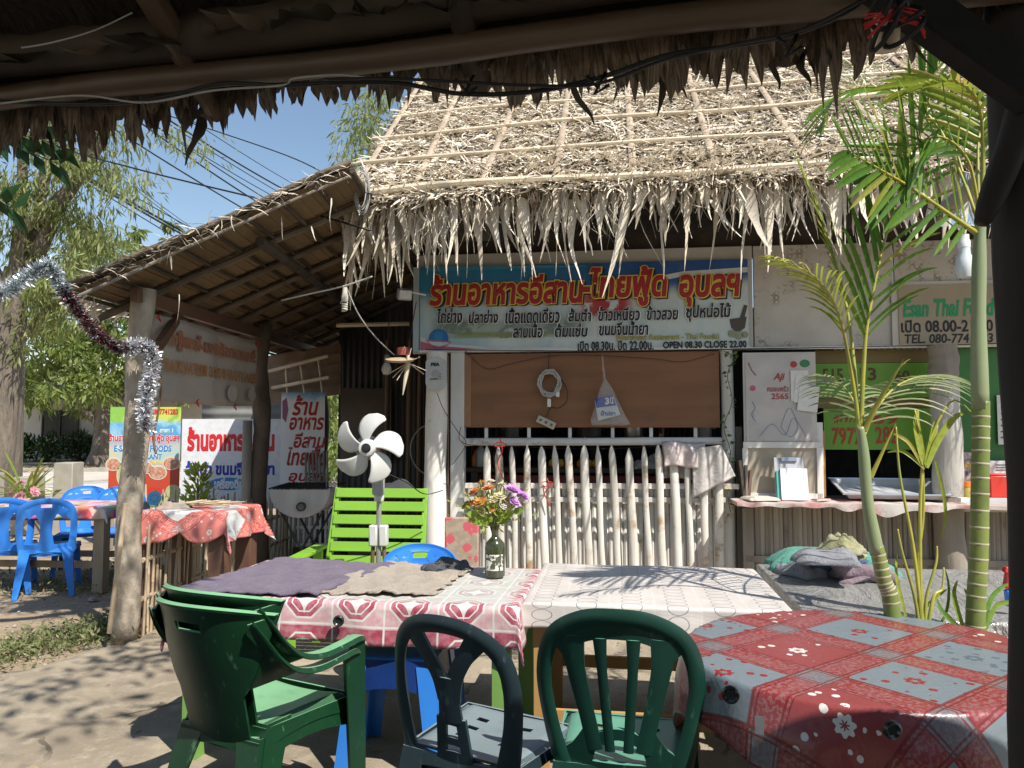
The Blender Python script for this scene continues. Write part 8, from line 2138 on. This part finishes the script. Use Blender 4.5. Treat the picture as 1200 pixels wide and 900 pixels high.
# ================================================================== near thatched roof over the viewer
NANG = R(-12.5)
NO = PY(600, 500, 1.43); NO = Vector((0, 1.43, 0)); NU = Vector((math.cos(NANG), math.sin(NANG), 0)); NV = Vector((-math.sin(NANG), math.cos(NANG), 0))
def nz(v): return 2.295 - .50 * v          # height of the roof underside, v measured outwards from the pole
nr = thing('near_thatched_roof', 'dark thatched roof edge overhead with a bamboo pole and ragged leaf fringe', 'roof', NO, NANG)
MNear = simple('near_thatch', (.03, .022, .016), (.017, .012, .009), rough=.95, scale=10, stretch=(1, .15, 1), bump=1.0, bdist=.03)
mb = MB(); mb.shell(lambda s, t_: (lerp1(-2.9, 2.6, s), lerp1(.09, -4.2, t_), nz(lerp1(.09, -4.2, t_)) + .045 + .008 * math.sin(s * 200)), 110, 20, .05); MNPole = simple('shade_dark_bamboo', (.14, .10, .068), (.085, .06, .04), rough=.45, scale=5, stretch=(.3, 1, 1), bump=.3, dirt=(.07, .05, .035), dirt_amt=.6)  # pole colour lowered to deepen the shade overhead
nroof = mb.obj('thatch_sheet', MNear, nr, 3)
# front gusset closing the top, shingle leaf rows seen from below
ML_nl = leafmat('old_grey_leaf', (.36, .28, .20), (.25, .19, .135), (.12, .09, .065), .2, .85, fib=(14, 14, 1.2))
ML_nu = leafmat('shaded_underside_leaf', (.035, .026, .018), (.022, .017, .012), (.10, .075, .05), 0, .9)  # underside leaves: roof shade put into a darker leaf colour
def broad(seed, L=1.0):
    rg = random.Random(seed); mb = MB(); seg = 6; vs = []; n_ = 8; sk = rg.uniform(-.2, .2); Lj = [rg.uniform(.55, 1.0) for _ in range(n_)]
    for j in range(1, n_ - 1, 3): Lj[j] *= rg.uniform(.45, .9)
    Lj[0] *= .75; Lj[-1] *= .75
    for i in range(seg + 1):
        t_ = i / seg
        for j in range(n_):
            u = (j / (n_ - 1) - .5); vs.append((u * (1 - .25 * t_ * t_) + sk * t_ * t_ + .03 * math.sin(t_ * 9 + j), .07 * math.sin(j * 1.1 + seed) + .10 * t_ * math.sin(t_ * 4 + seed) + .03 * math.sin(j * 2.4), -t_ * L * Lj[j]))
    mb.add(vs, [(n_ * a_ + b_, n_ * a_ + b_ + 1, n_ * (a_ + 1) + b_ + 1, n_ * (a_ + 1) + b_) for a_ in range(seg) for b_ in range(n_ - 1)], t=rg.random())
    return mb
BM = [broad(i).mesh('fringe_leaf', ML_nl, 3) for i in range(12)]
BU_ = [broad(i + 20).mesh('underside_leaf', ML_nu, 3) for i in range(12)]
k_n = 210
for i in range(k_n):
    u = lerp1(-2.6, 2.3, (i + RNG.uniform(-.3, .3)) / k_n); v = .05 + .022 * (i % 3) + RNG.uniform(-.01, .01)
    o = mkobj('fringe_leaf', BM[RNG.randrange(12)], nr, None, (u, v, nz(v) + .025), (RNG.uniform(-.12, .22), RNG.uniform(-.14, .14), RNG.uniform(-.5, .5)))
    lf = RNG.uniform(.065, .115) * (1.0 + .3 * math.sin(u * 4)) + (.05 * RNG.random() if RNG.random() < .2 else 0); wf = RNG.uniform(.05, .085); o.scale = (wf, wf, lf + .02)
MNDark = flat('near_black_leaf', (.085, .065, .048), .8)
HD = [hang_mesh(1.0, .065, 50 + i, .10, .9).mesh('dry_strip', MNDark, 3) for i in range(6)]
for i in range(40):     # thin dark curled strips between them
    u = RNG.uniform(-2.3, 2.2); v = .12 + RNG.uniform(-.04, .02)
    o = mkobj('dry_strip', HD[i % 6], nr, None, (u, v, nz(v) + .02), (RNG.uniform(-.2, .2), RNG.uniform(-.35, .35), RNG.uniform(-1, 1))); o.scale = (.35, .35, RNG.uniform(.08, .19))
# leaf rows on the underside (ridges) and rafters
for j in range(9):
    v = -.02 - j * .16
    for i in range(30):
        u = lerp1(-2.5, 2.3, (i + .5 * (j % 2)) / 30) + RNG.uniform(-.03, .03)
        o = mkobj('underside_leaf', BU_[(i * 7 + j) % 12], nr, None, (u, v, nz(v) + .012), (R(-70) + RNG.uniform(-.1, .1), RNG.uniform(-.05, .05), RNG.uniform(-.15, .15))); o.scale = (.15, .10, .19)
mb = MB(); pts = [(u, .0, 2.255 + .006 * math.sin(u * 5)) for u in np.linspace(-2.8, 1.02, 24)]; mb.tube(pts, [.027 + .002 * (i % 4 == 0) for i in range(24)], 12); mb.obj('bamboo_pole', MNPole, nr, 3)
mb = MB(); pts = [(u, -.035, 2.335 + .01 * math.sin(u * 3)) for u in np.linspace(-2.8, 2.4, 20)]; mb.tube(pts, .05, 10); mb.obj('dark_pole', MWoodDark, nr, 3)
for (u, r) in ((-1.9, .03), (-1.25, .034), (-.62, .03), (0.0, .03), (.62, .034), (1.2, .03), (1.9, .03)):
    mb = MB(); bamboo(mb, (u - .1, .12, nz(.12) - .01), (u + .15, -3.5, nz(-3.5) - .03), r, r * 1.05, .4, 8); mb.obj('rafter', MNPole if u < -.5 else MWoodDark, nr)
for v in (-.55, -1.1, -1.7):
    mb = MB(); bamboo(mb, (-2.7, v, nz(v) - .06), (2.4, v, nz(v) - .06), .025, .025, .4, 8); mb.obj('purlin', MNPole, nr)
# second roof plane falling behind the viewer and its rear posts
mb = MB(); mb.shell(lambda s, t_: (lerp1(-2.9, 2.6, s), lerp1(-4.2, -7.5, t_), nz(-4.2) + .045 - .5 * 3.3 * t_), 20, 6, .05); mb.obj('rear_thatch_sheet', MNear, nr, 3)
# posts
MNearBlack = simple('near_black_wood', (.028, .021, .016), (.018, .014, .011), rough=.75, scale=9, stretch=(1, 1, .15), bump=.6)  # very dark brown wood
mb = MB(); p = PY(1192, 450, 1.28); p = Vector((.905, 1.30, 0)); 
dp = thing('roof_post', 'dark round wooden post at the right edge carrying the near roof', 'post', (p.x, p.y, 0))
mb.tube([(.006 * math.sin(i * 1.1), 0, i * .2) for i in range(13)], [.052 + .003 * math.sin(i * 1.7) for i in range(13)], 14); mb.obj('pole', MNearBlack, dp, 3)
a_ = PY(1020, -30, 1.22); b_ = PY(1215, 112, 1.22); br_ = thing('roof_brace', 'black slanting timber brace at the upper right corner', 'brace', a_)
mb = MB(); mb.bar((0, 0, 0), b_ - a_, .05, .065); mb.obj('timber', flat('black_timber', (.008, .007, .006), .9), br_, bevel=.004)
a_ = PY(1150, 262, 1.26); b_ = PY(1215, 60, 1.26); lp = thing('leaning_pole', 'grey leaning pole beside the dark post at the right edge', 'pole', a_)
mb = MB(); mb.tube(interp([Vector((0, 0, 0)), (b_ - a_) * .5 + Vector((.01, 0, 0)), b_ - a_], 10), [.012, .018, .022, .024, .025, .026, .027, .027, .028, .028], 10); mb.obj('pole', MNearBlack, lp, 3)
for (x, y) in ((-2.6, 1.9), (-2.9, -5.2), (2.2, -5.6)):
    q = thing('roof_post', ('left rear' if x < 0 else 'right rear') + ' round post behind the viewer carrying the near roof' if y < 0 else 'round wooden post outside the left picture edge carrying the near roof', 'post', (x, y, 0), group='posts of the near roof'); mb = MB(); mb.tube([(0, 0, 0), (.01, 0, 1.2), (0, 0, 2.12 if y > 0 else 3.0)], [.06, .055, .05], 10); mb.obj('pole', MWoodDark, q, 3)
# unseen cane walls added behind and right of the viewer to cut ambient light
for (a_, b_, lab) in (((-3.2, -5.3), (2.6, -5.3), 'unseen dark cane wall added behind the viewer to deepen the shade'), ((2.05, .7), (2.5, -5.2), 'unseen dark cane wall added at the right to deepen the shade')):
    w_ = thing('cane_wall', lab, 'wall', (a_[0], a_[1], 0)); a2 = Vector((0, 0, 0)); b2_ = Vector((b_[0] - a_[0], b_[1] - a_[1], 0)); L2 = b2_.length
    mb = MB(); mb.grid(lambda s, t_: a2.lerp(b2_, s) + Vector((.012 * math.sin(s * L2 * 70), .012 * math.sin(s * L2 * 70), 2.2 * t_)), int(L2 * 60), 1); mb.obj('sheet', MWoodDark, w_, 3)
    for z in (.3, 1.2, 2.1): mb = MB(); mb.bar(a2 + Vector((.03, .03, z)), b2_ + Vector((.03, .03, z)), .04, .04); mb.obj('rail', MWoodDark, w_)
# grey crooked timber and pendant behind the tall palm crown
a_ = PY(1108, 246, 4.5); b_ = PY(1172, 195, 4.2); ct_ = thing('crooked_timber', 'grey crooked timber end showing under the eave behind the tall palm', 'timber', a_)
mb = MB(); mb.tube(interp([(0, 0, 0), (b_ - a_) * .4 + Vector((0, 0, .01)), b_ - a_], 8), [.05, .055, .055, .05, .05, .055, .05, .05], 10); mb.obj('timber', MWoodGrey, ct_, 3)
# cables along the pole
def ncable(pts, Y0, Y1, r, mat, label, name='electric_cable'):
    q = interp([PY(a2, b2, lerp1(Y0, Y1, a2 / 1200)) for a2, b2 in pts], 60); mb = MB(); mb.tube(q, r, 6); return tag(mb.obj(name, mat, smooth=3), label, 'cable')
ncable([(-30, 118), (120, 122), (200, 112), (260, 98), (330, 100), (400, 97), (470, 98), (540, 110), (620, 108), (700, 92), (780, 65), (850, 55), (930, 40), (1000, 10), (1012, -10)], 1.66, 1.16, .0045, MK_wire, 'thick black cable sagging along the near bamboo pole')
ncable([(380, 93), (450, 92), (540, 96), (620, 100), (700, 98), (780, 70), (860, 52), (940, 35), (1020, -5)], 1.63, 1.15, .003, MK_wire, 'thin black cable twisted with the thick one under the near pole')
ncable([(-20, 124), (90, 112), (170, 120), (250, 106), (330, 100), (345, 92), (400, 88), (450, 95)], 1.64, 1.2, .0022, MCordG, 'thin grey cord wound along the left of the near pole')
ncable([(25, 56), (60, 50), (110, 36), (155, 15)], 1.5, 1.2, .0016, MCordG, 'pale thread hanging from the near roof underside at upper left')
for i, (px, py) in enumerate(((546, 100), (700, 97), (925, 52))):
    p = PY(px, py, lerp1(1.66, 1.16, px / 1200) - .01); mb = MB(); mb.tube([(-.02, 0, .012), (0, -.005, -.012), (.015, 0, .02), (-.005, .004, -.02), (.022, 0, -.004)], .0035, 5)
    tag(mb.obj('cable_tie', MK_wire, loc=p, smooth=3), ('black tape knot on the cable, left one', 'black tape knot on the cable, middle one', 'black tie knot on the cable, right one')[i], 'cable tie')
# coil of black cable and red string at the pole end
kc = PY(1035, 40, 1.19); kn = thing('cable_knot', 'black cable loops and red string tied round the bamboo pole end', 'cable', kc)
for (rx, rz_, dx, dz, sq) in ((.06, .028, .0, .02, 0), (.045, .035, .015, -.0, .5), (.03, .05, -.012, .01, 1.0)):
    mb = MB(); mb.tube([(dx + rx * math.cos(q) * .6, .02 * math.sin(q * 2 + sq) - .04, dz + rz_ * math.sin(q + sq)) for q in np.linspace(0, 6.283, 26)[:-1]], .0042, 6, closed=True); mb.obj('cable_loop', MK_wire, kn, 3)
for i in range(14):
    mb = MB(); a2 = RNG.uniform(-.5, .5); mb.tube([(RNG.uniform(-.02, .01), -.05, RNG.uniform(-.01, .02)), (-.04 * math.cos(a2) if i % 2 else .03, -.055, .03 * math.sin(a2) - .005), (-.055 * math.cos(a2) if i % 2 else .04, -.05, .05 * math.sin(a2) - .01)], .0018, 4); mb.obj('red_string', MS_red, kn, 3)
mb = MB(); mb.tube([(.0, .0, .03), (.005, 0, .0), (.005, 0, -.025)], [.020, .021, .019], 12); mb.obj('pole_end', MBambPale, kn, 3)
